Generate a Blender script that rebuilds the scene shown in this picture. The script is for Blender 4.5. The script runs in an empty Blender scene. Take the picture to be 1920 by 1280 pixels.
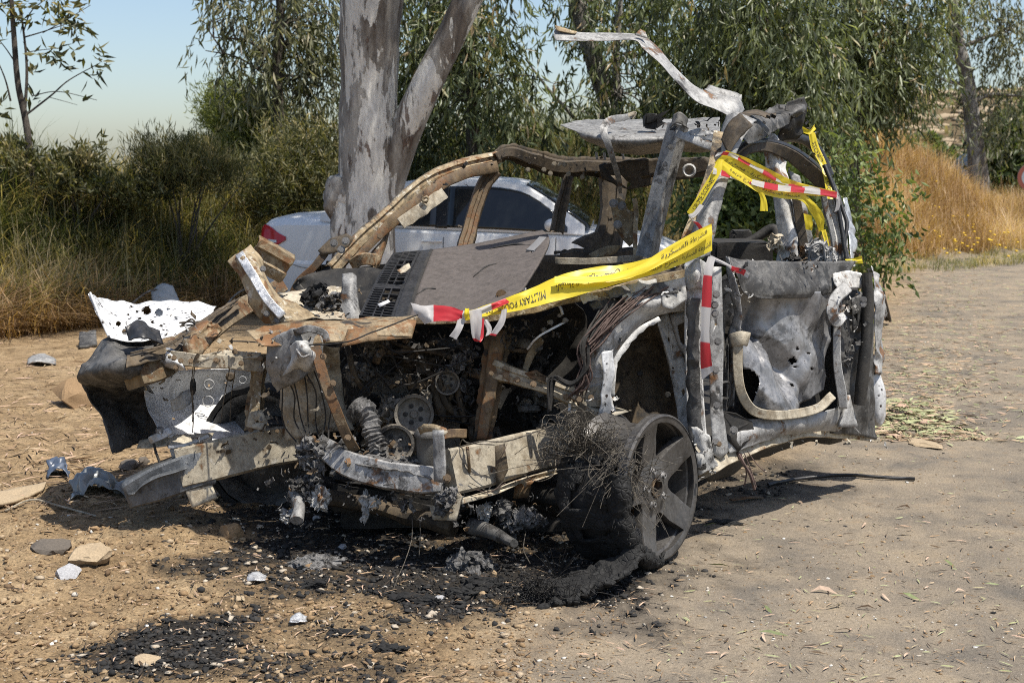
import bpy, bmesh, math, random
import numpy as np
from mathutils import Vector, Matrix, noise as mnoise
from mathutils.geometry import tessellate_polygon
random.seed(7); RNG = np.random.default_rng(7)
SC = bpy.context.scene
COL = SC.collection
R = math.radians

# ---------------------------------------------------------------- camera, sky, sun, exposure
FPX, CX, CY, HOR, CAMH = 2400.0, 960.0, 640.0, 325.0, 1.40      # photograph is 1920 x 1280
PITCH = math.atan((CY - HOR) / FPX)
cam_d = bpy.data.cameras.new('camera'); cam = bpy.data.objects.new('camera', cam_d); COL.objects.link(cam)
cam.location = (0, 0, CAMH); cam.rotation_euler = (math.pi / 2 - PITCH, 0, 0)
cam_d.sensor_width = 36; cam_d.lens = 36 * FPX / 1920; cam_d.clip_start = 0.05; cam_d.clip_end = 2000
cam_d.dof.use_dof = True; cam_d.dof.focus_distance = 4.8; cam_d.dof.aperture_fstop = 6.3
SC.camera = cam
SUN = Vector((0.34, -0.20, 0.92)).normalized()                   # towards the sun
world = bpy.data.worlds.new('World'); SC.world = world; world.use_nodes = True
wn = world.node_tree.nodes; wl = world.node_tree.links
sky = wn.new('ShaderNodeTexSky'); sky.sky_type = 'NISHITA'; sky.sun_disc = False
sky.sun_elevation = math.asin(SUN.z); sky.sun_rotation = math.atan2(SUN.x, SUN.y)
sky.air_density = 1.0; sky.dust_density = 1.7; sky.ozone_density = 1.2; sky.altitude = 200
wl.new(sky.outputs[0], wn['Background'].inputs['Color']); wn['Background'].inputs['Strength'].default_value = 0.115
sun_d = bpy.data.lights.new('sun', 'SUN'); sun = bpy.data.objects.new('sun', sun_d); COL.objects.link(sun)
sun_d.energy = 4.9; sun_d.angle = R(0.53); sun_d.color = (1.0, 0.94, 0.84)
sun.rotation_euler = SUN.to_track_quat('Z', 'Y').to_euler(); sun.location = (8, -4, 20)
SC.view_settings.view_transform = 'Standard'; SC.view_settings.look = 'None'
SC.view_settings.gamma = 1.0; SC.view_settings.exposure = 0.50; SC.view_settings.use_curve_mapping = False
try:
    SC.cycles.max_bounces = 6; SC.cycles.transparent_max_bounces = 6; SC.cycles.use_denoising = False
    SC.cycles.sample_clamp_indirect = 3.0; SC.cycles.filter_width = 1.0; SC.cycles.caustics_reflective = False; SC.cycles.caustics_refractive = False
except Exception: pass

# ---------------------------------------------------------------- geometry helpers
CAMP = np.array([0, 0, CAMH])
def P(x, y, Y):
    """the point of the place seen at photo pixel (x, y), Y metres in front of the camera"""
    dx = (x - CX) / FPX; dy = (CY - y) / FPX
    r = np.array([dx, math.cos(PITCH) + dy * math.sin(PITCH), -math.sin(PITCH) + dy * math.cos(PITCH)])
    return CAMP + r * (Y / r[1])
def G(x, y, z=0.0):
    dx = (x - CX) / FPX; dy = (CY - y) / FPX
    r = np.array([dx, math.cos(PITCH) + dy * math.sin(PITCH), -math.sin(PITCH) + dy * math.cos(PITCH)])
    return CAMP + r * ((z - CAMH) / r[2])
def S(px, Y): return px * Y / FPX

_perm = np.random.default_rng(11).random(4096)
def _h(i, j, k):
    n = (i * 73856093) ^ (j * 19349663) ^ (k * 83492791)
    return _perm[(n ^ (n >> 9)) & 4095]
def vnoise(p):
    p = np.asarray(p, float); f = np.floor(p); i = f.astype(np.int64); t = p - f; t = t * t * (3 - 2 * t)
    r = 0
    for a in (0, 1):
        for b in (0, 1):
            for c in (0, 1):
                w = (t[:, 0] if a else 1 - t[:, 0]) * (t[:, 1] if b else 1 - t[:, 1]) * (t[:, 2] if c else 1 - t[:, 2])
                r = r + w * _h(i[:, 0] + a, i[:, 1] + b, i[:, 2] + c)
    return r * 2 - 1
def fbm(p, o=4):
    p = np.asarray(p, float); s = 0; a = 1.0; n = 0
    for k in range(o):
        s = s + a * vnoise(p * (2 ** k) + 17.3 * k); n += a; a *= .5
    return s / n
def fbm2(x, y, s, o=4, z=0.0):
    x = np.asarray(x, float).ravel(); y = np.asarray(y, float).ravel()
    return fbm(np.stack([x * s, y * s, np.full_like(x, z)], 1), o)

WLOC = {}
def adopt(o, parent):
    if parent is None: return
    o.parent = parent
    if parent.name in WLOC: o.matrix_parent_inverse = Matrix.Translation(-Vector(WLOC[parent.name]))
def tag(o, label=None, cat=None, group=None, kind=None):
    if label: o['label'] = label
    if cat: o['category'] = cat
    if group: o['group'] = group
    if kind: o['kind'] = kind
    return o
def empty(name, loc, label=None, cat=None, group=None):
    o = bpy.data.objects.new(name, None); COL.objects.link(o); o.location = [float(v) for v in loc]; o.empty_display_size = .1
    WLOC[o.name] = tuple(o.location); return tag(o, label, cat, group)
def link_mesh(name, me, mat, parent=None, smooth=True, sharp=35):
    if mat is not None: me.materials.append(mat)
    o = bpy.data.objects.new(name, me); COL.objects.link(o); adopt(o, parent)
    if smooth and len(me.polygons):
        me.polygons.foreach_set('use_smooth', np.ones(len(me.polygons), bool))
        if sharp: me.set_sharp_from_angle(angle=R(sharp))
    return o
def mesh(name, V, F, mat, parent=None, smooth=True, sharp=35, thick=0.0, offset=0.0, kind=None):
    me = bpy.data.meshes.new(name)
    me.from_pydata([tuple(map(float, v)) for v in V], [], [tuple(map(int, f)) for f in F]); me.update()
    o = link_mesh(name, me, mat, parent, smooth, sharp)
    if thick:
        m = o.modifiers.new('sheet', 'SOLIDIFY'); m.thickness = thick; m.offset = offset
    return o
def bigmesh(name, V, F, mat, parent=None, k=3, attrs=None, smooth=False):
    """V (n,3) and F (m,k) arrays; attrs name -> per-face float array"""
    me = bpy.data.meshes.new(name); V = np.ascontiguousarray(V, np.float32); F = np.ascontiguousarray(F, np.int32); m = len(F)
    me.vertices.add(len(V)); me.vertices.foreach_set('co', V.ravel())
    me.loops.add(m * k); me.loops.foreach_set('vertex_index', F.ravel())
    me.polygons.add(m); me.polygons.foreach_set('loop_start', np.arange(m, dtype=np.int32) * k)
    me.update(calc_edges=True)
    if smooth: me.polygons.foreach_set('use_smooth', np.ones(m, bool))
    for a, d in (attrs or {}).items():
        at = me.attributes.new(a, 'FLOAT', 'FACE'); at.data.foreach_set('value', np.ascontiguousarray(d, np.float32))
    if mat is not None: me.materials.append(mat)
    o = bpy.data.objects.new(name, me); COL.objects.link(o); adopt(o, parent); return o

def crw(n, m):
    """Catmull-Rom weights: n control points -> m samples (phantom end points extrapolated)"""
    W = np.zeros((m, n)); ts = np.linspace(0, n - 1, m)
    for r, t in enumerate(ts):
        i = min(int(t), n - 2); u = t - i
        w = [(-u + 2 * u * u - u ** 3) / 2, (2 - 5 * u * u + 3 * u ** 3) / 2, (u + 4 * u * u - 3 * u ** 3) / 2, (-u * u + u ** 3) / 2]
        for k, q in zip((i - 1, i, i + 1, i + 2), w):
            if k < 0: W[r, 0] += 2 * q; W[r, 1] -= q
            elif k > n - 1: W[r, n - 1] += 2 * q; W[r, n - 2] -= q
            else: W[r, k] += q
    return W
def crpath(pts, m): pts = np.asarray(pts, float); return crw(len(pts), m) @ pts
def pts3(l): return np.array([P(*p) for p in l])
def grid_faces(nu, nv):
    i, j = np.meshgrid(np.arange(nu - 1), np.arange(nv - 1), indexing='ij'); a = (i * nv + j).ravel()
    return np.stack([a, a + 1, a + nv + 1, a + nv], 1)
def grid_normals(Q):
    du = np.gradient(Q, axis=0); dv = np.gradient(Q, axis=1); n = np.cross(du, dv)
    return n / np.maximum(np.linalg.norm(n, axis=2, keepdims=True), 1e-9)
def patch(name, rows, mat, parent, step=.018, dent=.008, freq=7, crease=.0, rag=0.0, thick=.003, world=False, sharp=40, drop=None, folds=None, famp=.012):
    """bent sheet through a control grid of (px, py, Y)"""
    C = np.array([[p if world else P(*p) for p in r] for r in rows], float)
    lu = np.linalg.norm(np.diff(C, axis=0), axis=2).sum(0).max(); lv = np.linalg.norm(np.diff(C, axis=1), axis=2).sum(1).max()
    nu = int(min(90, max(4, lu / step))); nv = int(min(90, max(4, lv / step)))
    Q = np.einsum('ai,ijk->ajk', crw(C.shape[0], nu), C); Q = np.einsum('bj,ajk->abk', crw(C.shape[1], nv), Q)
    n = grid_normals(Q); fl = Q.reshape(-1, 3)
    d = fbm(fl * freq + 3.1, 3) * dent
    if crease: d = d + (1 - np.abs(fbm(fl * freq * .8 + 9.7, 2)) * 3.2).clip(0, 1) ** 2 * crease
    rf = np.random.default_rng(int(abs(C.sum()) * 1000) % 99991); ext = math.sqrt(max(1e-4, lu * lv))
    for _ in range(int(min(14, 2 + ext * 12)) if folds is None else folds):     # sharp crumple folds
        cpt = fl[rf.integers(len(fl))]; dv = rf.normal(size=3); dv /= np.linalg.norm(dv); al = np.cross(dv, [0, 0, 1]) + rf.normal(size=3) * .3; al /= np.linalg.norm(al)
        wd = ext * rf.uniform(.06, .18); ln = ext * rf.uniform(.15, .45); q = fl - cpt
        d = d + rf.choice([-1, 1]) * min(famp, ext * .05) * rf.uniform(.4, 1.2) * (1 - np.abs(q @ dv) / wd).clip(0, 1) * np.exp(-((q @ al) / ln) ** 2)
    Q = Q + n * d.reshape(nu, nv, 1)
    if rag:
        e = fbm(Q.reshape(-1, 3) * 42, 3).reshape(nu, nv)
        Q[0] += (Q[1] - Q[0]) / max(1e-6, np.linalg.norm(Q[1] - Q[0], axis=1).mean()) * (e[0] * rag)[:, None]
        Q[-1] += (Q[-2] - Q[-1]) / max(1e-6, np.linalg.norm(Q[-2] - Q[-1], axis=1).mean()) * (e[-1] * rag)[:, None]
        Q[:, 0] += (Q[:, 1] - Q[:, 0]) / max(1e-6, np.linalg.norm(Q[:, 1] - Q[:, 0], axis=1).mean()) * (e[:, 0] * rag)[:, None]
        Q[:, -1] += (Q[:, -2] - Q[:, -1]) / max(1e-6, np.linalg.norm(Q[:, -2] - Q[:, -1], axis=1).mean()) * (e[:, -1] * rag)[:, None]
    F = grid_faces(nu, nv)
    if drop is not None:                                  # burnt-through holes: list of (px, py, radius px)
        V = Q.reshape(-1, 3); c = V[F].mean(1)
        dep = c[:, 1] * math.cos(PITCH) - (c[:, 2] - CAMH) * math.sin(PITCH)
        X = CX + FPX * c[:, 0] / dep; up = c[:, 1] * math.sin(PITCH) + (c[:, 2] - CAMH) * math.cos(PITCH); Yp = CY - FPX * up / dep
        keep = np.ones(len(F), bool)
        for hx, hy, hr in drop: keep &= ((X - hx) ** 2 + (Yp - hy) ** 2) > hr * hr
        F = F[keep]
    return mesh(name, Q.reshape(-1, 3), F, mat, parent, thick=thick, sharp=sharp)
def sheet(name, outline, mat, parent, holes=(), thick=.004, dent=.003, L=.035, rag=0.0, freq=9, sharp=35):
    """flat-cut plate with real holes: outline and holes are lists of (px, py, Y)"""
    loops = [[Vector(P(*p)) for p in outline]] + [[Vector(P(*p)) for p in h] for h in holes]
    tri = tessellate_polygon(loops); V = [v for l in loops for v in l]
    bm = bmesh.new(); bv = [bm.verts.new(v) for v in V]
    for t in tri:
        try: bm.faces.new([bv[i] for i in t])
        except ValueError: pass
    for _ in range(4):
        ed = [e for e in bm.edges if e.calc_length() > L]
        if not ed: break
        bmesh.ops.subdivide_edges(bm, edges=ed, cuts=1); bmesh.ops.triangulate(bm, faces=bm.faces[:])
    bmesh.ops.recalc_face_normals(bm, faces=bm.faces[:]); bm.normal_update()
    for v in bm.verts:
        n = mnoise.noise(v.co * freq) * dent
        v.co += v.normal * n
        if rag and v.is_boundary: v.co += mnoise.noise_vector(v.co * 38) * rag
    me = bpy.data.meshes.new(name); bm.to_mesh(me); bm.free()
    o = link_mesh(name, me, mat, parent, True, sharp)
    m = o.modifiers.new('sheet', 'SOLIDIFY'); m.thickness = thick; m.offset = 0
    return o
def ring(x, y, Y, r, n=10, ry=None):
    """hole outline"""
    ry = ry or r
    return [(x + r * math.cos(2 * math.pi * k / n), y + ry * math.sin(2 * math.pi * k / n), Y) for k in range(n)]
PROF = {
 'box': ([(-.5, -.4), (-.44, -.5), (.44, -.5), (.5, -.4), (.5, .4), (.44, .5), (-.44, .5), (-.5, .4)], True),
 'flat': ([(-.5, 0), (.5, 0)], False),
 'u': ([(-.5, .5), (-.5, -.42), (-.44, -.5), (.44, -.5), (.5, -.42), (.5, .5)], False),
 'hat': ([(-.54, .42), (-.34, .4), (-.31, .3), (-.29, -.42), (-.25, -.5), (.25, -.5), (.29, -.42), (.31, .3), (.34, .4), (.54, .38)], False),
 'ridge': ([(-.5, .3), (-.4, -.2), (-.18, -.32), (-.12, -.1), (.12, -.1), (.18, -.32), (.4, -.2), (.5, .3)], False),
 'l': ([(-.5, .5), (-.5, -.42), (-.42, -.5), (.5, -.5)], False),
 'tube': ([(math.cos(2 * math.pi * k / 10) * .5, math.sin(2 * math.pi * k / 10) * .5) for k in range(10)], True),
 'wire': ([(math.cos(2 * math.pi * k / 5) * .5, math.sin(2 * math.pi * k / 5) * .5) for k in range(5)], True),
}
def sweep(path, prof, w, h, m, twist=0.0, dent=0.0, freq=10, ref=None, closed_caps=True):
    prof, closed = PROF[prof]; pr = np.array(prof); path = np.asarray(path, float)
    Q = crpath(path, m) if len(path) > 1 else path
    T = np.gradient(Q, axis=0); T /= np.maximum(np.linalg.norm(T, axis=1, keepdims=True), 1e-9)
    w = np.interp(np.linspace(0, 1, m), np.linspace(0, 1, len(np.atleast_1d(w))), np.atleast_1d(w)); h = np.interp(np.linspace(0, 1, m), np.linspace(0, 1, len(np.atleast_1d(h))), np.atleast_1d(h))
    tw = np.interp(np.linspace(0, 1, m), np.linspace(0, 1, len(np.atleast_1d(twist))), np.atleast_1d(twist))
    V = []
    for k in range(m):
        view = np.array(ref, float) if ref is not None else (Q[k] - CAMP)
        view = view / np.linalg.norm(view)
        a = np.cross(T[k], view); a /= max(1e-6, np.linalg.norm(a)); b = np.cross(a, T[k])
        b = b if np.dot(b, view) > 0 else -b
        c, s = math.cos(R(tw[k])), math.sin(R(tw[k])); a, b = a * c + b * s, b * c - a * s
        for (x, y) in pr: V.append(Q[k] + a * x * w[k] + b * y * h[k])
    V = np.array(V); n = len(pr); F = []
    if dent: V = V + np.stack([fbm(V * freq + o, 3) for o in (0, 31, 57)], 1) * dent
    for k in range(m - 1):
        for j in range(n if closed else n - 1):
            F.append((k * n + j, k * n + (j + 1) % n, (k + 1) * n + (j + 1) % n, (k + 1) * n + j))
    if closed and closed_caps:
        F.append(tuple(range(n))[::-1]); F.append(tuple(range((m - 1) * n, m * n)))
    return V, F, closed
def beam(name, path, w, h, mat, parent, prof='box', m=None, twist=0.0, dent=.004, freq=10, world=False, ref=None, thick=.004, sharp=40):
    q = np.asarray(path, float) if world else pts3(path)
    L = np.linalg.norm(np.diff(q, axis=0), axis=1).sum()
    m = m or int(max(3, min(60, L / .025)))
    V, F, closed = sweep(q, prof, w, h, m, twist, dent, freq, ref)
    if not closed and dent:                                   # torn, wavy free edges
        n_ = len(PROF[prof][0]); A_ = V.reshape(m, n_, 3)
        for e0, e1 in ((0, 1), (n_ - 1, n_ - 2)):
            dd = A_[:, e0] - A_[:, e1]; ln_ = np.linalg.norm(dd, axis=1, keepdims=True); A_[:, e0] += dd / np.maximum(ln_, 1e-6) * (fbm(A_[:, e0] * 55, 3) * .010)[:, None]
        V = A_.reshape(-1, 3)
    return mesh(name, V, F, mat, parent, thick=0 if closed else thick, sharp=sharp)
def wires(name, paths, r, mat, parent, m=14, world=False, prof='wire', wob=0.0, kind=None):
    VV, FF, o = [], [], 0
    for k, pth in enumerate(paths):
        q = np.asarray(pth, float) if world else pts3(pth)
        if wob: q = q + np.stack([fbm(q * 9 + k * 3.7 + c, 2) for c in (0, 20, 40)], 1) * wob
        rr = r[k % len(r)] if isinstance(r, (list, tuple)) else r
        V, F, _ = sweep(q, prof, 2 * rr, 2 * rr, m); VV.append(V); FF += [tuple(i + o for i in f) for f in F]; o += len(V)
    ob = mesh(name, np.vstack(VV), FF, mat, parent, sharp=60)
    if kind: ob['kind'] = kind
    return ob
_ICO = {}
def ico(sub):
    if sub not in _ICO:
        bm = bmesh.new(); bmesh.ops.create_icosphere(bm, subdivisions=sub, radius=1.0)
        _ICO[sub] = (np.array([v.co[:] for v in bm.verts]), np.array([[v.index for v in f.verts] for f in bm.faces])); bm.free()
    return _ICO[sub]
def lump(c, r, sub=3, rough=.35, freq=1.7, seed=0, flatten=0.0, spike=0.0):
    V, F = ico(sub); d = 1 + fbm(V * freq + seed * 5.3, 4) * rough
    if spike: d = d + (1 - np.abs(fbm(V * freq * 3 + seed, 2)) * 3).clip(0, 1) * spike
    V = V * d[:, None] * np.array(r) + np.array(c); return V, F
def blob(name, c, r, mat, parent, sub=3, rough=.35, freq=1.7, seed=0, spike=0.0, sharp=30, smooth=True):
    V, F = lump(c, np.broadcast_to(r, 3), 4 if spike else sub, rough * (1.7 if spike else 1), freq * .75, seed)
    if spike: V = V + np.stack([fbm(V * 60 + o_, 3) for o_ in (0, 31, 57)], 1) * np.mean(np.broadcast_to(r, 3)) * .9
    return mesh(name, V, F, mat, parent, smooth=smooth, sharp=sharp)
def frame_of(n):
    n = np.array(n, float); n /= np.linalg.norm(n); a = np.cross(n, [0, 0, 1.0])
    if np.linalg.norm(a) < 1e-3: a = np.array([1.0, 0, 0])
    a /= np.linalg.norm(a); return a, np.cross(a, n) * -1, n
def lathe(name, c, n, prof, mat, parent, seg=32, sharp=35, dent=0):
    """prof = [(radius, height along n)...]"""
    a, b, n = frame_of(n); c = np.array(c); V = []; k = len(prof)
    for s in range(seg):
        t = 2 * math.pi * s / seg; e = a * math.cos(t) + b * math.sin(t)
        for (r, z) in prof: V.append(c + e * r + n * z)
    V = np.array(V)
    if dent: V = V + np.stack([fbm(V * 14 + o, 3) for o in (0, 31, 57)], 1) * dent
    F = [(s * k + j, s * k + j + 1, ((s + 1) % seg) * k + j + 1, ((s + 1) % seg) * k + j) for s in range(seg) for j in range(k - 1)]
    return mesh(name, V, F, mat, parent, sharp=sharp)
_bolt = {}
def bolt(parent, p, n=None, r=.009, mat=None):
    key = (mat.name,)
    if key not in _bolt:
        V, F = [], []
        def prism(k, r0, z0, z1, o):
            for z in (z0, z1):
                for i in range(k): V.append((r0 * math.cos(2 * math.pi * i / k), r0 * math.sin(2 * math.pi * i / k), z))
            F.append(tuple(range(o, o + k))[::-1]); F.append(tuple(range(o + k, o + 2 * k)))
            for i in range(k): F.append((o + i, o + (i + 1) % k, o + k + (i + 1) % k, o + k + i))
        prism(12, 1.35, -.2, .28, 0); prism(6, .9, .28, 1.0, 24)
        me = bpy.data.meshes.new('bolt'); me.from_pydata(V, [], F); me.update(); me.materials.append(mat); _bolt[key] = me
    o = bpy.data.objects.new('bolt', _bolt[key]); COL.objects.link(o); adopt(o, parent)
    p = P(*p); n = Vector(n) if n is not None else Vector(CAMP - p)
    o.location = p + np.array(n.normalized()) * .002; o.rotation_euler = n.to_track_quat('Z', 'Y').to_euler(); o.scale = (r, r, r)
    return o

# ---------------------------------------------------------------- materials
def newmat(name):
    m = bpy.data.materials.new(name); m.use_nodes = True; nt = m.node_tree
    b = nt.nodes['Principled BSDF']; return m, nt, b
def nd(nt, t, **kw):
    n = nt.nodes.new(t)
    for k, v in kw.items():
        if k in n.inputs: n.inputs[k].default_value = v
        else: setattr(n, k, v)
    return n
def ramp(nt, fac, stops, interp='LINEAR'):
    r = nt.nodes.new('ShaderNodeValToRGB'); e = r.color_ramp.elements; r.color_ramp.interpolation = interp
    while len(e) < len(stops): e.new(0.5)
    for k, (p, c) in enumerate(stops):
        e[k].position = p; e[k].color = (c[0], c[1], c[2], 1) if not isinstance(c, (int, float)) else (c, c, c, 1)
    nt.links.new(fac, r.inputs[0]); return r.outputs[0]
def tnoise(nt, vec, scale, detail=6, rough=.6, dist=0.0):
    n = nt.nodes.new('ShaderNodeTexNoise'); n.inputs['Scale'].default_value = scale; n.inputs['Detail'].default_value = detail
    n.inputs['Roughness'].default_value = rough; n.inputs['Distortion'].default_value = dist
    if vec is not None: nt.links.new(vec, n.inputs['Vector'])
    return n.outputs['Fac']
def mixc(nt, f, a, b, mode='MIX'):
    m = nt.nodes.new('ShaderNodeMix'); m.data_type = 'RGBA'; m.blend_type = mode
    for s, v in ((m.inputs[0], f), (m.inputs[6], a), (m.inputs[7], b)):
        if hasattr(v, 'links'): nt.links.new(v, s)
        elif isinstance(v, (int, float)): s.default_value = v
        else: s.default_value = (v[0], v[1], v[2], 1)
    return m.outputs[2]
def mth(nt, op, a, b=0.0):
    m = nt.nodes.new('ShaderNodeMath'); m.operation = op
    for s, v in ((m.inputs[0], a), (m.inputs[1], b)):
        if hasattr(v, 'links'): nt.links.new(v, s)
        else: s.default_value = v
    return m.outputs[0]
def bump(nt, b, h, strength=.4, dist=.01):
    n = nt.nodes.new('ShaderNodeBump'); n.inputs['Strength'].default_value = strength; n.inputs['Distance'].default_value = dist
    nt.links.new(h, n.inputs['Height']); nt.links.new(n.outputs[0], b.inputs['Normal'])
def ocoord(nt): return nt.nodes.new('ShaderNodeTexCoord').outputs['Object']
def burnt(name, cols, soot=.45, sootcol=(.012, .011, .01), rough=.78, metal=.0, scale=1.0, bmp=.35, rust=0.0, flake=.25):
    """fire-scarred metal: streaked base, pale chips, rust, soot with sharp edges, specks, fine relief; every piece differs a little"""
    m, nt, b = newmat(name); L = nt.links; v0 = ocoord(nt)
    oi = nt.nodes.new('ShaderNodeObjectInfo'); rnd = oi.outputs['Random']; va = nt.nodes.new('ShaderNodeVectorMath'); va.operation = 'ADD'
    sc = nt.nodes.new('ShaderNodeVectorMath'); sc.operation = 'SCALE'; sc.inputs[0].default_value = (31, 17, 23); L.new(rnd, sc.inputs['Scale']); L.new(v0, va.inputs[0]); L.new(sc.outputs[0], va.inputs[1]); v = va.outputs[0]
    mp = nt.nodes.new('ShaderNodeMapping'); mp.inputs['Scale'].default_value = (1, 1, .30); mp.inputs['Rotation'].default_value = (.12, .2, 0); L.new(v, mp.inputs[0])
    f = tnoise(nt, v, 75 * scale, 6, .75); g = tnoise(nt, v, 330 * scale, 3, .7); s = tnoise(nt, mp.outputs[0], 26 * scale, 6, .7, .3)
    c = mixc(nt, ramp(nt, tnoise(nt, v, 22 * scale, 7, .7), [(.42, 0), (.60, 1)]), cols[1], cols[2])
    c = mixc(nt, ramp(nt, tnoise(nt, v, 4 * scale, 4, .6, .5), [(.46, 0), (.60, .85)]), c, cols[2])
    c = mixc(nt, .7, c, ramp(nt, s, [(.32, .45), (.5, 1.0), (.70, 1.3)]), 'MULTIPLY')
    c = mixc(nt, .42, c, ramp(nt, f, [(.3, .40), (.5, 1), (.72, 1.6)]), 'MULTIPLY')
    c = mixc(nt, ramp(nt, tnoise(nt, v, 9 * scale, 10, .72, .3), [(.55, 0), (.61, .85)]), c, mixc(nt, f, cols[0], tuple(x * 2.2 for x in cols[0])))
    fm = ramp(nt, tnoise(nt, v, 20 * scale, 9, .72, .3), [(.67 - flake * .24, 0), (.71 - flake * .24, .85)])
    c = mixc(nt, fm, c, mixc(nt, f, tuple(x * .75 for x in cols[-1]), cols[-1]))
    if rust:
        rn = mth(nt, 'ADD', tnoise(nt, v, 9 * scale, 9, .72, .4), mth(nt, 'MULTIPLY', rnd, .06))
        rm = ramp(nt, rn, [(.64 - rust * .3, 0), (.69 - rust * .3, .9)])
        c = mixc(nt, rm, c, mixc(nt, f, (.045, .022, .010), (.27, .125, .040)))
    sn = mth(nt, 'ADD', tnoise(nt, v, 4.2 * scale, 10, .72, .8), mth(nt, 'MULTIPLY', rnd, .07))
    sm = ramp(nt, sn, [(.74 - soot * .42, 0), (.80 - soot * .40, .94)])
    c = mixc(nt, sm, c, mixc(nt, g, sootcol, tuple(x * 2.6 for x in sootcol)))
    dots = ramp(nt, tnoise(nt, v, 120 * scale, 2, .5), [(.69, 0), (.72, .8)]); c = mixc(nt, dots, c, (.02, .014, .010))
    c = mixc(nt, 1.0, c, ramp(nt, rnd, [(0, .72), (1, 1.18)]), 'MULTIPLY')
    L.new(c, b.inputs['Base Color']); b.inputs['Metallic'].default_value = metal
    rg = ramp(nt, f, [(.3, max(.15, rough - .22)), (.7, min(1, rough + .15))]); L.new(rg, b.inputs['Roughness'])
    h = mth(nt, 'ADD', mth(nt, 'ADD', mth(nt, 'MULTIPLY', f, .7), mth(nt, 'MULTIPLY', g, .5)), mth(nt, 'MULTIPLY', fm, .6))
    bump(nt, b, h, min(1, bmp * 1.5), .005); return m
M = {}
M['tan'] = burnt('scorched tan steel', [(.03, .02, .011), (.18, .128, .068), (.33, .26, .16), (.56, .51, .41)], .30, rust=.22, flake=.48)
M['cream'] = burnt('burnt cream steel', [(.09, .068, .043), (.26, .215, .15), (.42, .375, .29), (.54, .50, .43)], .18, rust=.12)
M['rust'] = burnt('rusted brown steel', [(.015, .010, .007), (.07, .045, .025), (.17, .115, .06), (.30, .235, .15)], .34, rust=.35)
M['ochre'] = burnt('ochre scorched steel', [(.045, .030, .017), (.155, .108, .058), (.27, .21, .13), (.44, .41, .34)], .30, rust=.34, metal=.15, rough=.65)
M['ash'] = burnt('ash white steel', [(.07, .068, .064), (.30, .295, .28), (.48, .475, .455), (.62, .615, .60)], .32, scale=1.1, rust=.08)
M['grey'] = burnt('scorched grey steel', [(.05, .048, .046), (.21, .208, .204), (.35, .348, .34), (.52, .515, .50)], .34, rust=.10, metal=.25, rough=.6)
M['ashwhite'] = burnt('pale ash coated steel', [(.10, .098, .092), (.38, .375, .36), (.54, .535, .52), (.66, .655, .64)], .20, rust=.05)
M['silver'] = burnt('heat stripped bare steel', [(.16, .16, .165), (.36, .365, .375), (.50, .51, .52), (.60, .61, .62)], .20, metal=.55, rough=.45)
M['dark'] = burnt('sooty dark steel', [(.010, .010, .010), (.042, .041, .039), (.10, .097, .092), (.22, .212, .20)], .38, rough=.6)
M['soot'] = burnt('soot covered metal', [(.004, .004, .004), (.011, .01, .009), (.028, .025, .021), (.07, .06, .048)], .35, sootcol=(.006, .006, .006))
M['brown'] = burnt('smoke browned steel', [(.010, .008, .006), (.040, .029, .018), (.095, .070, .042), (.18, .14, .09)], .34)
M['char'] = burnt('charred rubber', [(.003, .003, .003), (.007, .007, .007), (.012, .012, .012), (.045, .044, .042)], .1, rough=.85, scale=2.2, bmp=.9, flake=.1)
M['alloy'] = burnt('smoked alloy', [(.03, .028, .026), (.052, .049, .046), (.075, .071, .067), (.11, .105, .098)], .12, metal=.3, rough=.48, bmp=.12)
M['melt'] = burnt('melted aluminium and ash', [(.02, .02, .02), (.09, .088, .085), (.22, .215, .21), (.5, .49, .48)], .42, metal=.25, rough=.5, scale=2.5, bmp=.7)
M['bolt'] = burnt('burnt bolt steel', [(.06, .058, .055), (.16, .155, .15), (.27, .265, .26), (.34, .33, .32)], .1, metal=.5, rough=.5, scale=6)
M['boltrust'] = burnt('rusty bolt steel', [(.05, .035, .02), (.15, .10, .06), (.25, .18, .11), (.34, .27, .19)], .1, metal=.3, rough=.6, scale=6)
M['wire'] = burnt('burnt wire', [(.02, .018, .015), (.07, .06, .05), (.16, .14, .11), (.24, .2, .15)], .3, metal=.4, rough=.55, scale=4)
M['copper'] = burnt('burnt copper wire', [(.03, .017, .014), (.075, .045, .036), (.125, .082, .068), (.2, .145, .125)], .3, metal=.3, rough=.6, scale=4)
M['bluegrey'] = burnt('scorched blue grey steel', [(.025, .026, .028), (.085, .092, .10), (.15, .16, .172), (.32, .33, .34)], .22, metal=.35, rough=.5)
M['engine'] = burnt('scorched engine castings', [(.02, .018, .015), (.10, .088, .072), (.18, .162, .135), (.30, .28, .25)], .30, metal=.2, rough=.6)
M['blackplastic'] = burnt('black plastic', [(.006, .006, .007), (.012, .012, .013), (.02, .02, .022), (.035, .035, .037)], .1, rough=.5, bmp=.1)
def crackle(m, scale=28, strength=.9):
    nt = m.node_tree; b = nt.nodes['Principled BSDF']; v = ocoord(nt); vo = nt.nodes.new('ShaderNodeTexVoronoi'); vo.feature = 'DISTANCE_TO_EDGE'; vo.inputs['Scale'].default_value = scale; nt.links.new(v, vo.inputs['Vector'])
    h = mth(nt, 'ADD', ramp(nt, vo.outputs['Distance'], [(0, 0), (.12, 1)]), mth(nt, 'MULTIPLY', tnoise(nt, v, 120, 4), .4)); bump(nt, b, h, strength, .012); return m
M['tyrechar'] = crackle(burnt('cracked charred tyre', [(.002, .002, .002), (.005, .005, .005), (.009, .009, .009), (.03, .029, .028)], .1, rough=.85, scale=2, flake=.1), 44, .55)
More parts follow.
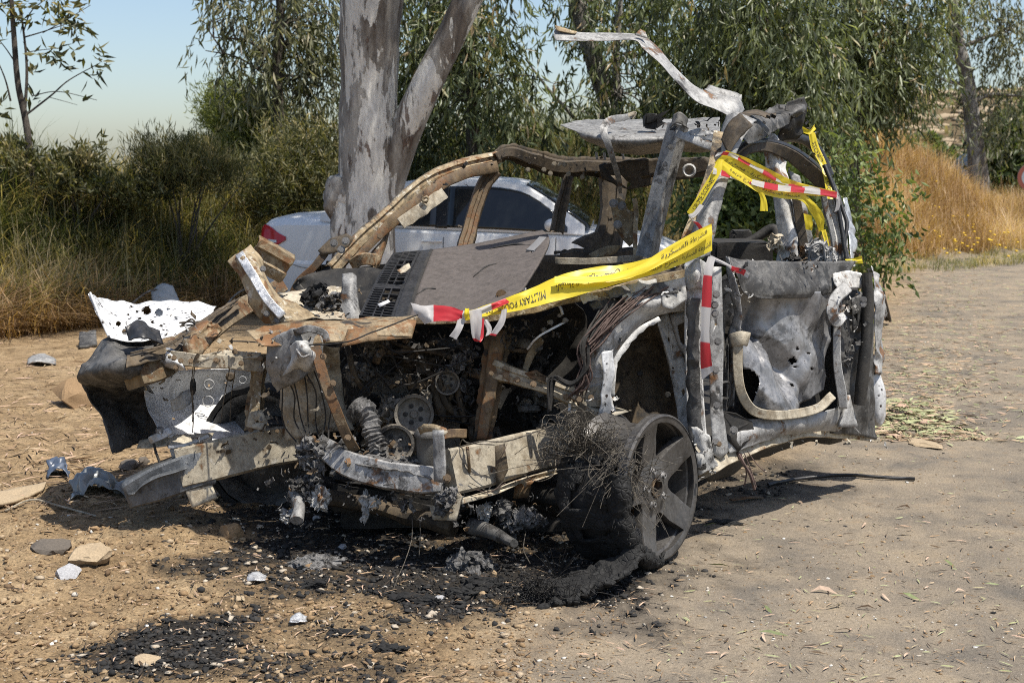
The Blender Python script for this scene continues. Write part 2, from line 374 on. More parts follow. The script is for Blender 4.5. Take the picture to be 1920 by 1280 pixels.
def plain(name, col, rough=.5, metal=0.0, var=.12, scale=9, trans=0.0, spec=None):
    m, nt, b = newmat(name); v = ocoord(nt); f = tnoise(nt, v, scale, 5, .6)
    c = mixc(nt, 1.0, col, ramp(nt, f, [(.25, 1 - var), (.75, 1 + var)]), 'MULTIPLY')
    nt.links.new(c, b.inputs['Base Color']); b.inputs['Roughness'].default_value = rough; b.inputs['Metallic'].default_value = metal
    if trans:
        b.inputs['Subsurface Weight'].default_value = 0
        t = nt.nodes.new('ShaderNodeBsdfTranslucent'); nt.links.new(c, t.inputs[0]); x = nt.nodes.new('ShaderNodeMixShader'); x.inputs[0].default_value = trans
        nt.links.new(b.outputs[0], x.inputs[1]); nt.links.new(t.outputs[0], x.inputs[2]); nt.links.new(x.outputs[0], nt.nodes['Material Output'].inputs[0])
    return m

# ================================================================= THE SETTING
PROF['tube24'] = ([(math.cos(2 * math.pi * k / 24) * .5, math.sin(2 * math.pi * k / 24) * .5) for k in range(24)], True)
PROF['tube6'] = ([(math.cos(2 * math.pi * k / 6) * .5, math.sin(2 * math.pi * k / 6) * .5) for k in range(6)], True)
def ss(a, b, t): t = np.clip((t - a) / (b - a), 0, 1); return t * t * (3 - 2 * t)
BX = [-30, -8, -4.6, -2.8, 0, 4, 6.5, 9, 12, 40]; BY = [6, 9.4, 11.3, 14.6, 16.6, 19.0, 20.6, 23, 27, 50]
HX = [-30, -8, -5, -2.5, 0, 3, 6, 8, 9.5, 11.5, 40]; HZ = [1.6, 1.35, 1.10, 1.2, 1.7, 2.0, 2.0, 1.6, .95, .3, .1]
def terrain(x, y):
    x = np.asarray(x, float); y = np.asarray(y, float); sh = x.shape; x = x.ravel(); y = y.ravel()
    s = y - np.interp(x, BX, BY); H = np.interp(x, HX, HZ)
    z = H * ss(-.3, 4.2, s) * (1 + .12 * fbm2(x, y, .8, 2)) + .16 * fbm2(x, y, .7, 3) * ss(0, 2, s)
    z = z - .13 * np.exp(-((x + .3) / 4.5) ** 2 - ((y - 13.4) / 1.6) ** 2)
    far = ss(34, 95, y); z = z + far * (6.0 + 2.0 * fbm2(x, y, .02, 3)) * ss(4, 26, x) - 2.5 * ss(22, 60, y) * ss(6, -4, x) + .5 * fbm2(x, y, .11, 3) * ss(30, 45, y) * ss(0, 8, x)
    near = 1 - ss(7, 14, y)
    road = roadmask(x, y)
    z = z + (.020 * fbm2(x, y, 2.2, 3) + .016 * fbm2(x, y, 9, 3) * (1 - .8 * road)) * near
    z = z + (.020 * np.abs(fbm2(x, y, 24, 3)) + .012 * np.abs(fbm2(x, y, 11, 2))) * near * (1 - .88 * road)
    return z.reshape(sh)
def roadmask(x, y):
    xb = np.interp(y, [2, 3.5, 5, 6, 8, 12, 21, 40], [-.75, -.05, .62, 1.15, 2.0, 3.5, 6.6, 12])
    return ss(-.35, .35, x - xb + .25 * fbm2(x, y, 1.6, 3))
CHARS = [(330, 1215, 150, 60, 1.0), (640, 1010, 330, 95, .85), (860, 1080, 240, 80, .9), (1080, 1090, 150, 60, .95), (640, 1180, 260, 45, .4), (1000, 950, 350, 120, .8), (1420, 900, 160, 40, .55), (560, 1260, 300, 30, .5)]
def charmask(x, y):
    m = np.zeros(x.shape)
    n = fbm2(x, y, 4.5, 4).reshape(x.shape); n2 = fbm2(x, y, 22, 3).reshape(x.shape)
    for px, py, rx, ry, a in CHARS:
        c = G(px, py); ex = S(rx, c[1]); ey = abs(G(px, py - ry)[1] - c[1])
        d = np.sqrt(((x - c[0]) / ex) ** 2 + ((y - c[1]) / ey) ** 2)
        m = np.maximum(m, a * ss(1.25, .5, d + n * .55 + n2 * .35))
    return m
def axis(lo, hi, fine, far_lo, far_hi, step):
    a = list(np.arange(lo, hi, step)); v, s = a[-1], step
    while v < far_hi: s *= 1.09; v += s; a.append(v)
    v, s = a[0], step; b = []
    while v > far_lo: s *= 1.09; v -= s; b.append(v)
    return np.array(b[::-1] + a)
gx = axis(-2.9, 2.6, 0, -260, 320, .024); gy = axis(2.9, 7.0, 0, -60, 600, .024)
XX, YY = np.meshgrid(gx, gy, indexing='ij'); ZZ = terrain(XX, YY)
GV = np.stack([XX, YY, ZZ], 2).reshape(-1, 3)

m, nt, b = newmat('dry earth, packed road and soot'); L = nt.links; v = ocoord(nt)
at = nt.nodes.new('ShaderNodeAttribute'); at.attribute_name = 'road'; ac = nt.nodes.new('ShaderNodeAttribute'); ac.attribute_name = 'char'
ag = nt.nodes.new('ShaderNodeAttribute'); ag.attribute_name = 'bank'
n1 = tnoise(nt, v, 3.2, 8, .65, .4); n2 = tnoise(nt, v, 22, 6, .7); n3 = tnoise(nt, v, 95, 4, .7); n4 = tnoise(nt, v, 320, 3, .6)
dirt = ramp(nt, n1, [(.3, (.160, .108, .058)), (.5, (.258, .181, .100)), (.68, (.35, .258, .152))])
dirt = mixc(nt, .8, dirt, ramp(nt, n2, [(.3, .62), (.7, 1.35)]), 'MULTIPLY')
dirt = mixc(nt, .85, dirt, ramp(nt, n3, [(.3, .38), (.5, 1), (.72, 1.6)]), 'MULTIPLY'); dirt = mixc(nt, ramp(nt, tnoise(nt, v, 60, 8, .8), [(.60, 0), (.68, .7)]), dirt, (.36, .32, .26)); dirt = mixc(nt, ramp(nt, tnoise(nt, v, 9, 9, .8, .5), [(.56, 0), (.64, .6)]), dirt, (.085, .062, .040))
roadc = ramp(nt, n1, [(.28, (.120, .108, .092)), (.44, (.205, .172, .132)), (.58, (.265, .218, .160)), (.74, (.305, .240, .160))])
roadc = mixc(nt, ramp(nt, tnoise(nt, v, 5.5, 5, .6, .8), [(.60, 0), (.76, .35)]), roadc, (.34, .22, .11))
roadc = mixc(nt, .65, roadc, ramp(nt, n3, [(.3, .62), (.72, 1.35)]), 'MULTIPLY')
roadc = mixc(nt, ramp(nt, tnoise(nt, v, 140, 2, .5), [(.70, 0), (.74, 1)]), roadc, (.42, .39, .34))
roadc = mixc(nt, ramp(nt, tnoise(nt, v, 110, 2, .5, .5), [(.27, 1), (.31, 0)]), roadc, (.05, .047, .043))
roadc = mixc(nt, ramp(nt, tnoise(nt, v, 7, 9, .78), [(.64, 0), (.72, .6)]), roadc, (.40, .38, .345))
roadc = mixc(nt, ramp(nt, tnoise(nt, v, 1.1, 6, .62, .6), [(.50, 0), (.66, .55)]), roadc, mixc(nt, n3, (.055, .052, .048), (.16, .15, .135)))
c = mixc(nt, at.outputs['Fac'], dirt, roadc)
bankc = ramp(nt, n1, [(.3, (.055, .045, .022)), (.55, (.12, .085, .042)), (.75, (.2, .14, .075))])
c = mixc(nt, ag.outputs['Fac'], c, bankc)
sootc = ramp(nt, n3, [(.35, (.006, .006, .006)), (.62, (.018, .017, .016)), (.78, (.07, .066, .06))])
cm = mth(nt, 'MINIMUM', mth(nt, 'MULTIPLY', ac.outputs['Fac'], ramp(nt, n2, [(.25, 1.35), (.8, .8)])), .97)
c = mixc(nt, cm, c, sootc)
L.new(c, b.inputs['Base Color']); b.inputs['Roughness'].default_value = .92; b.inputs['Specular IOR Level'].default_value = .25
h = mth(nt, 'ADD', mth(nt, 'MULTIPLY', n2, 1.2), mth(nt, 'ADD', n3, mth(nt, 'MULTIPLY', n4, .5)))
bump(nt, b, h, .75, .012); M['ground'] = m
# far hillside stones are in the terrain colour by height of the hill
ground = bigmesh('ground', GV, grid_faces(len(gx), len(gy))[:, ::-1], M['ground'], k=4, smooth=True)
xr, yr = XX.ravel(), YY.ravel()
for nm, dat in (('road', roadmask(xr, yr) * (1 - ss(60, 90, yr))), ('char', charmask(xr, yr) * (yr < 9)), ('bank', ss(-.2, .8, yr - np.interp(xr, BX, BY)))):
    a_ = ground.data.attributes.new(nm, 'FLOAT', 'POINT'); a_.data.foreach_set('value', dat.astype(np.float32))
tag(ground, kind='structure')
def tz(x, y): return terrain(np.asarray(x, float), np.asarray(y, float))

# ---------------------------------------------------------------- foliage tools
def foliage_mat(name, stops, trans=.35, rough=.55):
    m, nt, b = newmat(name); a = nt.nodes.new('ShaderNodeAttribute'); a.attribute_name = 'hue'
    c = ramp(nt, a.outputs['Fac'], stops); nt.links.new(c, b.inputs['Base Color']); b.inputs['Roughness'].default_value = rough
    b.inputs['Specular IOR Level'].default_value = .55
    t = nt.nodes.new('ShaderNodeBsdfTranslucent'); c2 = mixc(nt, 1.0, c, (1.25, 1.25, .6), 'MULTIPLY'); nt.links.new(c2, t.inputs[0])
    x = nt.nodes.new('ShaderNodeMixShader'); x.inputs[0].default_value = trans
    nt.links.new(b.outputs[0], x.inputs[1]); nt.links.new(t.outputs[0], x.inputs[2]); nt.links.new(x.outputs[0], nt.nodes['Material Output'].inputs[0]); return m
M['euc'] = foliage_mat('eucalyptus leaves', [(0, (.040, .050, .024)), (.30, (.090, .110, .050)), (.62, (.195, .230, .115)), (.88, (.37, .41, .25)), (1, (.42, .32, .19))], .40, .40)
M['eucsun'] = foliage_mat('pale eucalyptus leaves', [(0, (.05, .056, .03)), (.35, (.12, .13, .068)), (.7, (.25, .26, .16)), (1, (.40, .36, .25))], .36, .42)
M['green'] = foliage_mat('fresh green leaves', [(0, (.04, .06, .018)), (.4, (.095, .135, .038)), (.8, (.18, .23, .07)), (1, (.28, .31, .13))])
M['fresh'] = foliage_mat('sunlit feathery green', [(0, (.07, .09, .025)), (.4, (.17, .20, .06)), (.8, (.28, .31, .11)), (1, (.38, .38, .18))], .42)  # lighter, yellower greens carry the bush's sunlight in their colour
M['weed'] = foliage_mat('dark weeds', [(0, (.035, .046, .018)), (.4, (.115, .12, .045)), (.8, (.24, .215, .095)), (1, (.38, .31, .16))])
M['grass'] = foliage_mat('bank grass', [(0, (.04, .052, .018)), (.3, (.11, .13, .045)), (.55, (.20, .195, .075)), (.78, (.36, .29, .14)), (1, (.58, .47, .28))], .4)
M['straw'] = foliage_mat('dry straw grass', [(0, (.14, .082, .036)), (.35, (.34, .21, .095)), (.7, (.53, .36, .185)), (1, (.68, .52, .32))], .35)
def unit(a): return a / np.maximum(np.linalg.norm(a, axis=1, keepdims=True), 1e-9)
def leaf_mesh(pos, d, n, ln, wd):
    """kite-shaped leaves: two triangles each"""
    d = unit(d); s = unit(np.cross(d, n)); up = unit(np.cross(s, d)); N = len(pos)
    ln = np.broadcast_to(ln, N)[:, None]; wd = np.broadcast_to(wd, N)[:, None]
    V = np.empty((N, 4, 3)); V[:, 0] = pos; V[:, 1] = pos + d * ln * .42 + s * wd * .5 + up * wd * .15
    V[:, 2] = pos + d * ln - up * ln * .10; V[:, 3] = pos + d * ln * .42 - s * wd * .5 + up * wd * .15
    b = np.arange(N)[:, None] * 4
    return V.reshape(-1, 3), np.concatenate([b + [0, 1, 2], b + [0, 2, 3]], 1).reshape(-1, 3)
def crown(blobs, twigs, per, ll, lw, droop=1.0, tw=.6, seed=1, shell=.55, spread=.5, clump=7):
    """blobs: (cx, cy, cz, rx, ry, rz); twigs hang with leaves along them"""
    r = np.random.default_rng(seed); B = np.array(blobs, float); vol = (B[:, 3] * B[:, 5]) ** 1.0; pr = vol / vol.sum()
    k = r.choice(len(B), twigs, p=pr); u = unit(r.normal(size=(twigs, 3))); rad = shell + (1 - shell) * r.random(twigs); rad = np.where(r.random(twigs) < .3, r.random(twigs), rad)
    st = B[k, :3] + u * rad[:, None] * B[k, 3:]
    if clump: ci = r.integers(0, max(2, int(twigs / clump)), twigs); st = st[ci] + r.normal(size=(twigs, 3)) * tw * .42; u = u[ci]
    hd = unit(u * spread + np.array([0, 0, -1.0]) * droop + r.normal(size=(twigs, 3)) * .35)
    L = tw * (.5 + r.random(twigs))
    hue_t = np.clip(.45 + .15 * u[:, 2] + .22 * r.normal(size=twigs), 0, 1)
    t = r.random((twigs, per)); pos = st[:, None] + hd[:, None] * (t * L[:, None])[:, :, None] + r.normal(size=(twigs, per, 3)) * .035
    pos[:, :, 2] -= (t ** 2) * L[:, None] * .25 * droop
    d = hd[:, None] * .5 + r.normal(size=(twigs, per, 3)) * .55 + np.array([0, 0, -.75]) * droop
    N = twigs * per; n = r.normal(size=(N, 3))
    V, F = leaf_mesh(pos.reshape(-1, 3), d.reshape(-1, 3), n, ll * (.6 + .7 * r.random(N)), lw * (.7 + .6 * r.random(N)))
    hue = np.clip(np.repeat(hue_t, per) + .13 * r.normal(size=N), 0, 1); return V, F, np.repeat(hue, 2), st
def pb(px, py, Y, rx, ry, rd=None):
    c = P(px, py, Y); a, q = S(rx, Y), S(ry, Y); return (c[0], c[1], c[2], a, rd or max(a, q), q)
def blades(base, h, w, az, bend, hue, wob=.0, seg=(0, .4, .75, 1)):
    """curved grass blades, five triangles each"""
    N = len(base); d = np.stack([np.cos(az), np.sin(az), np.zeros(N)], 1); sd = np.stack([-np.sin(az + wob), np.cos(az + wob), np.zeros(N)], 1)
    V = np.empty((N, 7, 3)); q = 0
    for t in seg[:3]:
        c = base + d * (bend * h * t * t)[:, None] + np.array([0, 0, 1.0]) * (h * t * (1 - .45 * np.clip(bend, 0, 1.6) * t))[:, None]
        V[:, q] = c - sd * (w * (1 - t * .7) * .5)[:, None]; V[:, q + 1] = c + sd * (w * (1 - t * .7) * .5)[:, None]; q += 2
    V[:, 6] = base + d * (bend * h)[:, None] + np.array([0, 0, 1.0]) * (h * (1 - .45 * np.clip(bend, 0, 1.6)))[:, None]
    b = np.arange(N)[:, None] * 7
    F = np.concatenate([b + [0, 1, 3], b + [0, 3, 2], b + [2, 3, 5], b + [2, 5, 4], b + [4, 5, 6]], 1).reshape(-1, 3)
    return V.reshape(-1, 3), F, np.repeat(hue, 5)
def bark_mat(name, pale, mid, dark, sc=1.0, thr=.5):
    m, nt, b = newmat(name); v = ocoord(nt); mp = nt.nodes.new('ShaderNodeMapping'); mp.inputs['Scale'].default_value = (1, 1, .26); nt.links.new(v, mp.inputs[0]); w = mp.outputs[0]
    mp2 = nt.nodes.new('ShaderNodeMapping'); mp2.inputs['Scale'].default_value = (1, 1, .05); nt.links.new(v, mp2.inputs[0])
    n1 = tnoise(nt, w, 3.4 * sc, 9, .64, .35); g = tnoise(nt, w, 34 * sc, 7, .75); st = tnoise(nt, mp2.outputs[0], 22 * sc, 6, .7)
    p1 = ramp(nt, n1, [(thr - .008, 0), (thr + .004, .85), (thr + .06, 1)])
    p2 = ramp(nt, tnoise(nt, w, 8 * sc, 9, .72, .5), [(.60, 0), (.63, .9)])
    grey = tuple((x + y) / 2.3 for x, y in zip(pale, mid))
    under = mixc(nt, ramp(nt, tnoise(nt, w, 3 * sc, 6, .65), [(.42, 0), (.58, 1)]), mid, grey)
    c = mixc(nt, p1, under, pale); c = mixc(nt, p2, c, dark)
    c = mixc(nt, .75, c, ramp(nt, g, [(.3, .55), (.5, 1), (.7, 1.35)]), 'MULTIPLY'); c = mixc(nt, .25, c, ramp(nt, st, [(.3, .6), (.55, 1.05), (.7, 1.2)]), 'MULTIPLY')
    nt.links.new(c, b.inputs['Base Color']); b.inputs['Roughness'].default_value = .85
    bump(nt, b, mth(nt, 'ADD', mth(nt, 'MULTIPLY', p1, -.8), mth(nt, 'ADD', mth(nt, 'MULTIPLY', p2, .6), mth(nt, 'ADD', g, st))), .8, .02); return m
M['bark'] = bark_mat('peeling eucalyptus bark', (.64, .62, .57), (.115, .094, .076), (.12, .075, .055), 1.0, .485)
M['bark2'] = bark_mat('grey bark', (.30, .28, .25), (.12, .10, .08), (.06, .045, .035), 2.2)
M['barkdark'] = bark_mat('dark bark', (.10, .085, .07), (.05, .04, .032), (.03, .022, .017), 3)

def tree(name, label, cat, trunk, tr, limbs, blobs, twigs, per, ll, lw, leafmat, barkmat, droop=1.0, tw=.6, seed=1, group=None, prof='tube', spread=.5, branchlets=40, clump=7):
    """trunk: world points; tr: radii; limbs: list of (points, r0, r1)"""
    t0 = trunk[0]; e = empty(name, t0, label, cat, group)
    m = 34; V, F, _ = sweep(trunk, prof, [2 * x for x in tr], [2 * x for x in tr], m, dent=tr[0] * .10, freq=2.2, ref=(0, 1, .02))
    mesh('trunk', V, F, barkmat, e, sharp=70)
    for q, r0, r1 in limbs:
        V, F, _ = sweep(q, prof if r0 > .1 else 'tube6', [2 * r0, 2 * r1], [2 * r0, 2 * r1], 22, dent=r0 * .12, freq=3, ref=(0, 1, .02)); mesh('limb', V, F, barkmat, e, sharp=70)
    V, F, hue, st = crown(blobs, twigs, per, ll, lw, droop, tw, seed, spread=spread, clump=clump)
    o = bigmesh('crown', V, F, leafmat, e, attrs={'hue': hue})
    if branchlets:                                             # thin branches reaching into the leaves
        r = np.random.default_rng(seed + 5); VV, FF, off = [], [], 0; src = np.vstack([crpath(trunk, 12)[4:]] + [crpath(q, 8)[2:] for q, _, _ in limbs])
        for s in st[r.choice(len(st), branchlets)]:
            p0 = src[np.argmin(((src - s) ** 2).sum(1) + r.random(len(src)) * .6)]; mid = (p0 + s) / 2 + np.array([r.normal() * .1, r.normal() * .1, .18 * np.linalg.norm(s - p0)])
            V, F, _ = sweep([p0, mid, s], 'wire', [.028, .008], [.028, .008], 9, ref=(0, 1, .02)); VV.append(V); FF += [tuple(i + off for i in f) for f in F]; off += len(V)
        mesh('branches', np.vstack(VV), FF, barkmat, e, sharp=70)['kind'] = 'stuff'
    return e

# ---------------------------------------------------------------- main eucalyptus
def W(px, py, Y): return P(px, py, Y)
trunk = [np.array([*P(676, 560, 12.0)[:2], -.12]), P(682, 500, 12), P(686, 400, 12), P(688, 300, 12), P(690, 180, 12), P(694, 60, 12), P(700, -40, 12), P(712, -250, 12.1), P(690, -520, 12.2), P(640, -800, 12.3)]
e = tree('eucalyptus_tree', 'big eucalyptus with peeling white bark and forked trunk in front of the white sedan', 'tree', trunk,
  [.36, .30, .27, .262, .262, .28, .30, .24, .20, .12],
  [([P(712, 400, 12), P(738, 300, 11.98), P(788, 185, 11.9), P(838, 80, 11.9), P(885, -20, 11.9), P(960, -200, 12), P(1060, -480, 12.2)], .165, .11),
   ([P(700, -100, 12), P(600, -350, 11.4), P(480, -560, 10.9)], .16, .06)],
  [(-1.2, 12.4, 6.4, 2.0, 2.2, 1.2), (1.4, 12.5, 6.8, 2.2, 2.2, 1.3), (3.6, 12.6, 6.6, 1.9, 2.0, 1.2), (.2, 11.2, 8.2, 2.6, 2.0, 1.3), (2.8, 13.6, 8.3, 2.6, 2.0, 1.3)],
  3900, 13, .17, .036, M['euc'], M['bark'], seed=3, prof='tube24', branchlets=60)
V, F = lump(P(636, 372, 11.95), (.14, .16, .22), 4, .35, 1.8, 3); mesh('burl', V, F, M['bark'], e, sharp=70)
V, F = lump(P(650, 420, 11.95), (.15, .18, .40), 4, .25, 1.8, 4); mesh('burl', V, F, M['bark'], e, sharp=70)
# ---------------------------------------------------------------- eucalypts behind
def ground_at(px, Y):
    x = P(px, 300, Y)[0]; return np.array([x, Y, float(tz([x], [Y])[0]) - .1])
def bg_tree(name, label, px0, Y, tpts, tr, blobs, twigs, seed, mat=None, bark=None, limbs=(), per=14, ll=.18, lw=.034, group='eucalypts behind the wreck', droop=1.0, tw=.6, bl=60, clump=7):
    trunk = [ground_at(px0, Y)] + [P(*t) for t in tpts]
    return tree(name, label, 'tree', trunk, tr, [([P(*q) for q in l], a, b_) for l, a, b_ in limbs], [pb(*q) for q in blobs], twigs, per, ll, lw, mat or M['euc'], bark or M['barkdark'], seed=seed, group=group, droop=droop, tw=tw, branchlets=bl, clump=clump)
bg_tree('eucalyptus_tree', 'slender eucalyptus with thin dark trunk left of the big forked trunk', 528, 18, [(524, 230, 18), (520, 120, 18), (526, 20, 18), (520, -120, 18), (540, -260, 18)], [.10, .08, .07, .06, .05, .03],
  [(470, 40, 18, 50, 55), (560, 50, 18.4, 70, 80), (600, 150, 18.3, 45, 85), (575, 235, 18.6, 55, 70), (420, 70, 17.8, 28, 18), (450, 130, 17.8, 36, 28), (510, -50, 18, 90, 60), (500, 180, 18.6, 40, 50), (600, 20, 18.6, 60, 70)], 400, 21, M['eucsun'],
  limbs=[([(520, 130, 18), (470, 80, 17.9), (400, 70, 17.8)], .03, .008), ([(524, 160, 18), (450, 110, 17.8), (385, 95, 17.7)], .02, .006)])
bg_tree('eucalyptus_tree', 'eucalyptus with straight thin trunk just right of the big forked trunk', 885, 17, [(886, 240, 17), (884, 140, 17), (880, 0, 17), (890, -160, 17)], [.11, .085, .075, .065, .05],
  [(800, 40, 17.5, 90, 60), (830, 150, 18, 60, 80), (910, 80, 17, 80, 90), (960, 190, 17, 60, 80), (850, 240, 18, 70, 60), (780, 210, 18.3, 50, 80), (930, 250, 17.3, 50, 45), (870, -40, 17, 120, 60), (780, 110, 18, 50, 60)], 720, 22)
bg_tree('eucalyptus_tree', 'eucalyptus with pale leaning trunk behind the curled roof strip', 1150, 19, [(1142, 215, 19), (1120, 130, 19), (1090, 40, 19), (1060, -80, 19)], [.17, .15, .14, .13, .10],
  [(1120, 10, 19, 90, 50), (1190, 110, 18.5, 70, 80), (1085, 225, 18.4, 22, 34), (1130, 190, 18, 36, 60), (1210, 210, 18.5, 60, 60), (1240, 40, 18.8, 70, 60), (1115, 265, 18.2, 40, 30), (1150, -50, 19, 160, 50), (1190, 250, 19, 50, 40)], 430, 23, bark=M['bark2'],
  limbs=[([(1165, 240, 18.6), (1155, 120, 18.6), (1162, 0, 18.6)], .06, .05), ([(1085, 230, 18.5), (1030, 170, 18.5), (985, 110, 18.5)], .03, .012)])
bg_tree('eucalyptus_tree', 'dense dark eucalyptus standing behind the torn roof of the wreck', 1420, 16.5, [(1420, 200, 16.5), (1430, 80, 16.5), (1415, -60, 16.5)], [.16, .13, .12, .09],
  [(1320, 90, 16.5, 80, 90), (1420, 60, 16.2, 90, 80), (1500, 130, 16.3, 80, 100), (1400, 200, 16.6, 90, 70), (1480, 260, 16.5, 80, 60), (1300, 210, 17, 70, 60), (1540, 200, 16.6, 50, 60), (1400, -40, 16.5, 190, 60), (1330, 300, 17, 60, 70), (1420, 340, 17, 70, 80), (1270, 130, 17.2, 50, 80), (1510, 330, 17, 30, 50), (1370, 420, 17, 80, 60)], 1350, 24)
bg_tree('eucalyptus_tree', 'eucalyptus whose drooping crown hangs over the reddish dry grass bank', 1600, 20, [(1600, 180, 20), (1612, 60, 20), (1590, -80, 20)], [.15, .12, .11, .08],
  [(1580, 60, 20, 90, 80), (1660, 110, 20, 80, 80), (1650, 165, 20, 60, 40), (1712, 60, 20.3, 36, 60), (1560, 160, 20, 60, 70), (1620, -30, 20, 170, 50), (1690, 180, 20.4, 22, 30)], 850, 25)
bg_tree('eucalyptus_tree', 'eucalyptus with bare leaning trunk farthest right beyond the dry grass', 1842, 33, [(1836, 345, 33), (1826, 250, 33), (1812, 150, 33), (1790, 50, 33), (1780, -60, 33)], [.34, .26, .22, .19, .15, .10],
  [(1790, 30, 33, 60, 60), (1860, 40, 33, 50, 60), (1890, 130, 33, 36, 50), (1745, 140, 33, 34, 60), (1880, 220, 33, 40, 40), (1760, 60, 33, 40, 50), (1900, 20, 33, 40, 40), (1815, -40, 33, 110, 40), (1905, 190, 33.5, 30, 40), (1770, 230, 33, 26, 34), (1850, 110, 33, 26, 34)], 300, 26, mat=M['eucsun'], bark=M['bark2'], ll=.2, lw=.042, tw=1.0, per=18,
  limbs=[([(1826, 190, 33), (1860, 178, 33), (1915, 180, 33)], .07, .03), ([(1815, 160, 33), (1770, 150, 33), (1740, 130, 33)], .06, .02), ([(1800, 90, 33), (1850, 70, 33), (1890, 60, 33)], .06, .02)])
# sapling at the left edge
e = bg_tree('sapling', 'thin bare sapling with a few leaf tufts at the left edge of the bank', 60, 14, [(52, 250, 14), (34, 160, 14), (26, 60, 14), (18, -60, 14)], [.045, .038, .032, .028, .02],
  [(8, 15, 14, 10, 8), (100, 8, 14, 22, 16), (165, 6, 14, 12, 12), (140, 40, 14, 20, 12), (118, 30, 14, 16, 14), (5, 75, 14, 8, 14), (118, 88, 14, 14, 8), (100, 105, 14, 9, 8), (62, 110, 14, 18, 6), (80, 118, 14, 8, 6), (188, 115, 14, 10, 12), (155, 126, 14, 10, 8), (145, 195, 14, 5, 6), (58, 182, 14, 8, 6), (48, 30, 14, 10, 10), (5, 205, 14, 10, 8), (180, 20, 14, 6, 5), (42, 45, 14, 8, 8)], 78, 27, mat=M['weed'], per=4, ll=.15, lw=.042, tw=.12, droop=.05, group='trees on the left bank', bl=0, clump=0,
  limbs=[([(46, 220, 14), (50, 120, 14), (38, 10, 14)], .02, .010), ([(50, 215, 14), (95, 180, 14), (130, 150, 14), (188, 118, 14)], .012, .004), ([(46, 70, 14), (80, 60, 14), (140, 40, 14)], .009, .003), ([(20, 190, 14), (10, 150, 14), (-10, 100, 14)], .012, .005), ([(60, 180, 14), (110, 172, 14), (182, 188, 14)], .006, .003), ([(48, 100, 14), (70, 95, 14), (118, 90, 14)], .006, .003), ([(44, 60, 14), (60, 20, 14), (100, -10, 14)], .008, .004), ([(30, 120, 14), (10, 90, 14), (-15, 60, 14)], .008, .004), ([(80, 62, 14), (120, 40, 14), (170, 10, 14)], .006, .003), ([(90, 182, 14), (120, 190, 14), (145, 197, 14)], .004, .002)])

# ---------------------------------------------------------------- shrubs
def shrub(name, label, base, blobs, twigs, per, ll, lw, mat, seed, droop=-.3, tw=.3, stems=9, group=None, spread=.7):
    e = empty(name, base, label, 'shrub', group)
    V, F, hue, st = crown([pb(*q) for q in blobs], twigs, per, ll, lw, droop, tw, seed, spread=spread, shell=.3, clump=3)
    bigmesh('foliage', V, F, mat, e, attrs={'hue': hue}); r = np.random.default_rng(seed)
    VV, FF, off = [], [], 0
    for s in st[r.choice(len(st), stems)]:
        V, F, _ = sweep([base + r.normal(size=3) * [.06, .06, 0], (base + s) / 2 + r.normal(size=3) * .06, s], 'wire', [.03, .008], [.03, .008], 9, ref=(0, 1, .02)); VV.append(V); FF += [tuple(i + off for i in f) for f in F]; off += len(V)
    mesh('stems', np.vstack(VV), FF, M['barkdark'], e)['kind'] = 'stuff'; return e
shrub('shrub', 'small leafy green shrub at the road edge beside the rear of the wreck', G(1650, 600), [(1610, 345, 9.5, 46, 42), (1640, 400, 9.5, 32, 60), (1600, 420, 9.6, 40, 50), (1655, 470, 9.4, 18, 40), (1600, 490, 9.7, 36, 40), (1570, 330, 9.6, 30, 30), (1630, 520, 9.6, 24, 36)], 130, 13, .065, .028, M['green'], 41, droop=.5, tw=.25)
shrub('shrub', 'light green feathery bush against the sky on the left bank', ground_at(450, 19), [(450, 265, 19, 60, 50), (425, 225, 19.2, 34, 34), (480, 225, 19.3, 36, 34), (432, 190, 19.3, 18, 16), (500, 270, 19, 54, 44)], 900, 24, .12, .016, M['fresh'], 42, tw=.3)
shrub('shrub', 'dark spiky bush with tall bare stems on top of the left bank', ground_at(335, 14.3), [(330, 330, 14.3, 75, 40), (370, 325, 14.4, 60, 36), (290, 320, 14.3, 36, 34), (400, 335, 14.4, 60, 36), (345, 300, 14.3, 36, 18)], 560, 20, .10, .009, M['weed'], 43, droop=-.9, tw=.18)
shrub('shrub', 'dark leafy weeds on the left bank below the bare sapling', ground_at(140, 14), [(110, 340, 14, 50, 20), (190, 350, 14, 60, 16), (150, 325, 14, 26, 14), (60, 320, 14, 36, 26), (250, 362, 14.2, 60, 12), (165, 310, 14, 8, 14), (20, 300, 14, 26, 26)], 330, 14, .10, .026, M['weed'], 44, droop=-.5, tw=.14)
shrub('shrub', 'brownish thicket on the bank between the white sedan and the thin trunk', ground_at(560, 17), [(560, 330, 16.5, 60, 40), (610, 310, 16.5, 46, 50), (500, 350, 16, 50, 30), (590, 370, 16, 50, 34)], 520, 18, .12, .018, M['weed'], 45, droop=-.5, tw=.4)
shrub('shrub', 'round dark green bush under the farthest right eucalyptus', ground_at(1885, 36), [(1885, 300, 36, 40, 40), (1910, 270, 36, 36, 50), (1860, 320, 36, 30, 26)], 700, 16, .22, .08, M['green'], 46, droop=0, tw=.4)
shrub('shrub', 'leafy undergrowth seen through the wreck between the front pillar and the rear pillar', ground_at(1400, 13.5), [(1400, 420, 13.5, 60, 60), (1360, 380, 13.6, 46, 60), (1440, 360, 13.6, 50, 70), (1390, 470, 13.4, 70, 40)], 560, 16, .10, .045, M['green'], 47, droop=.2, tw=.3)
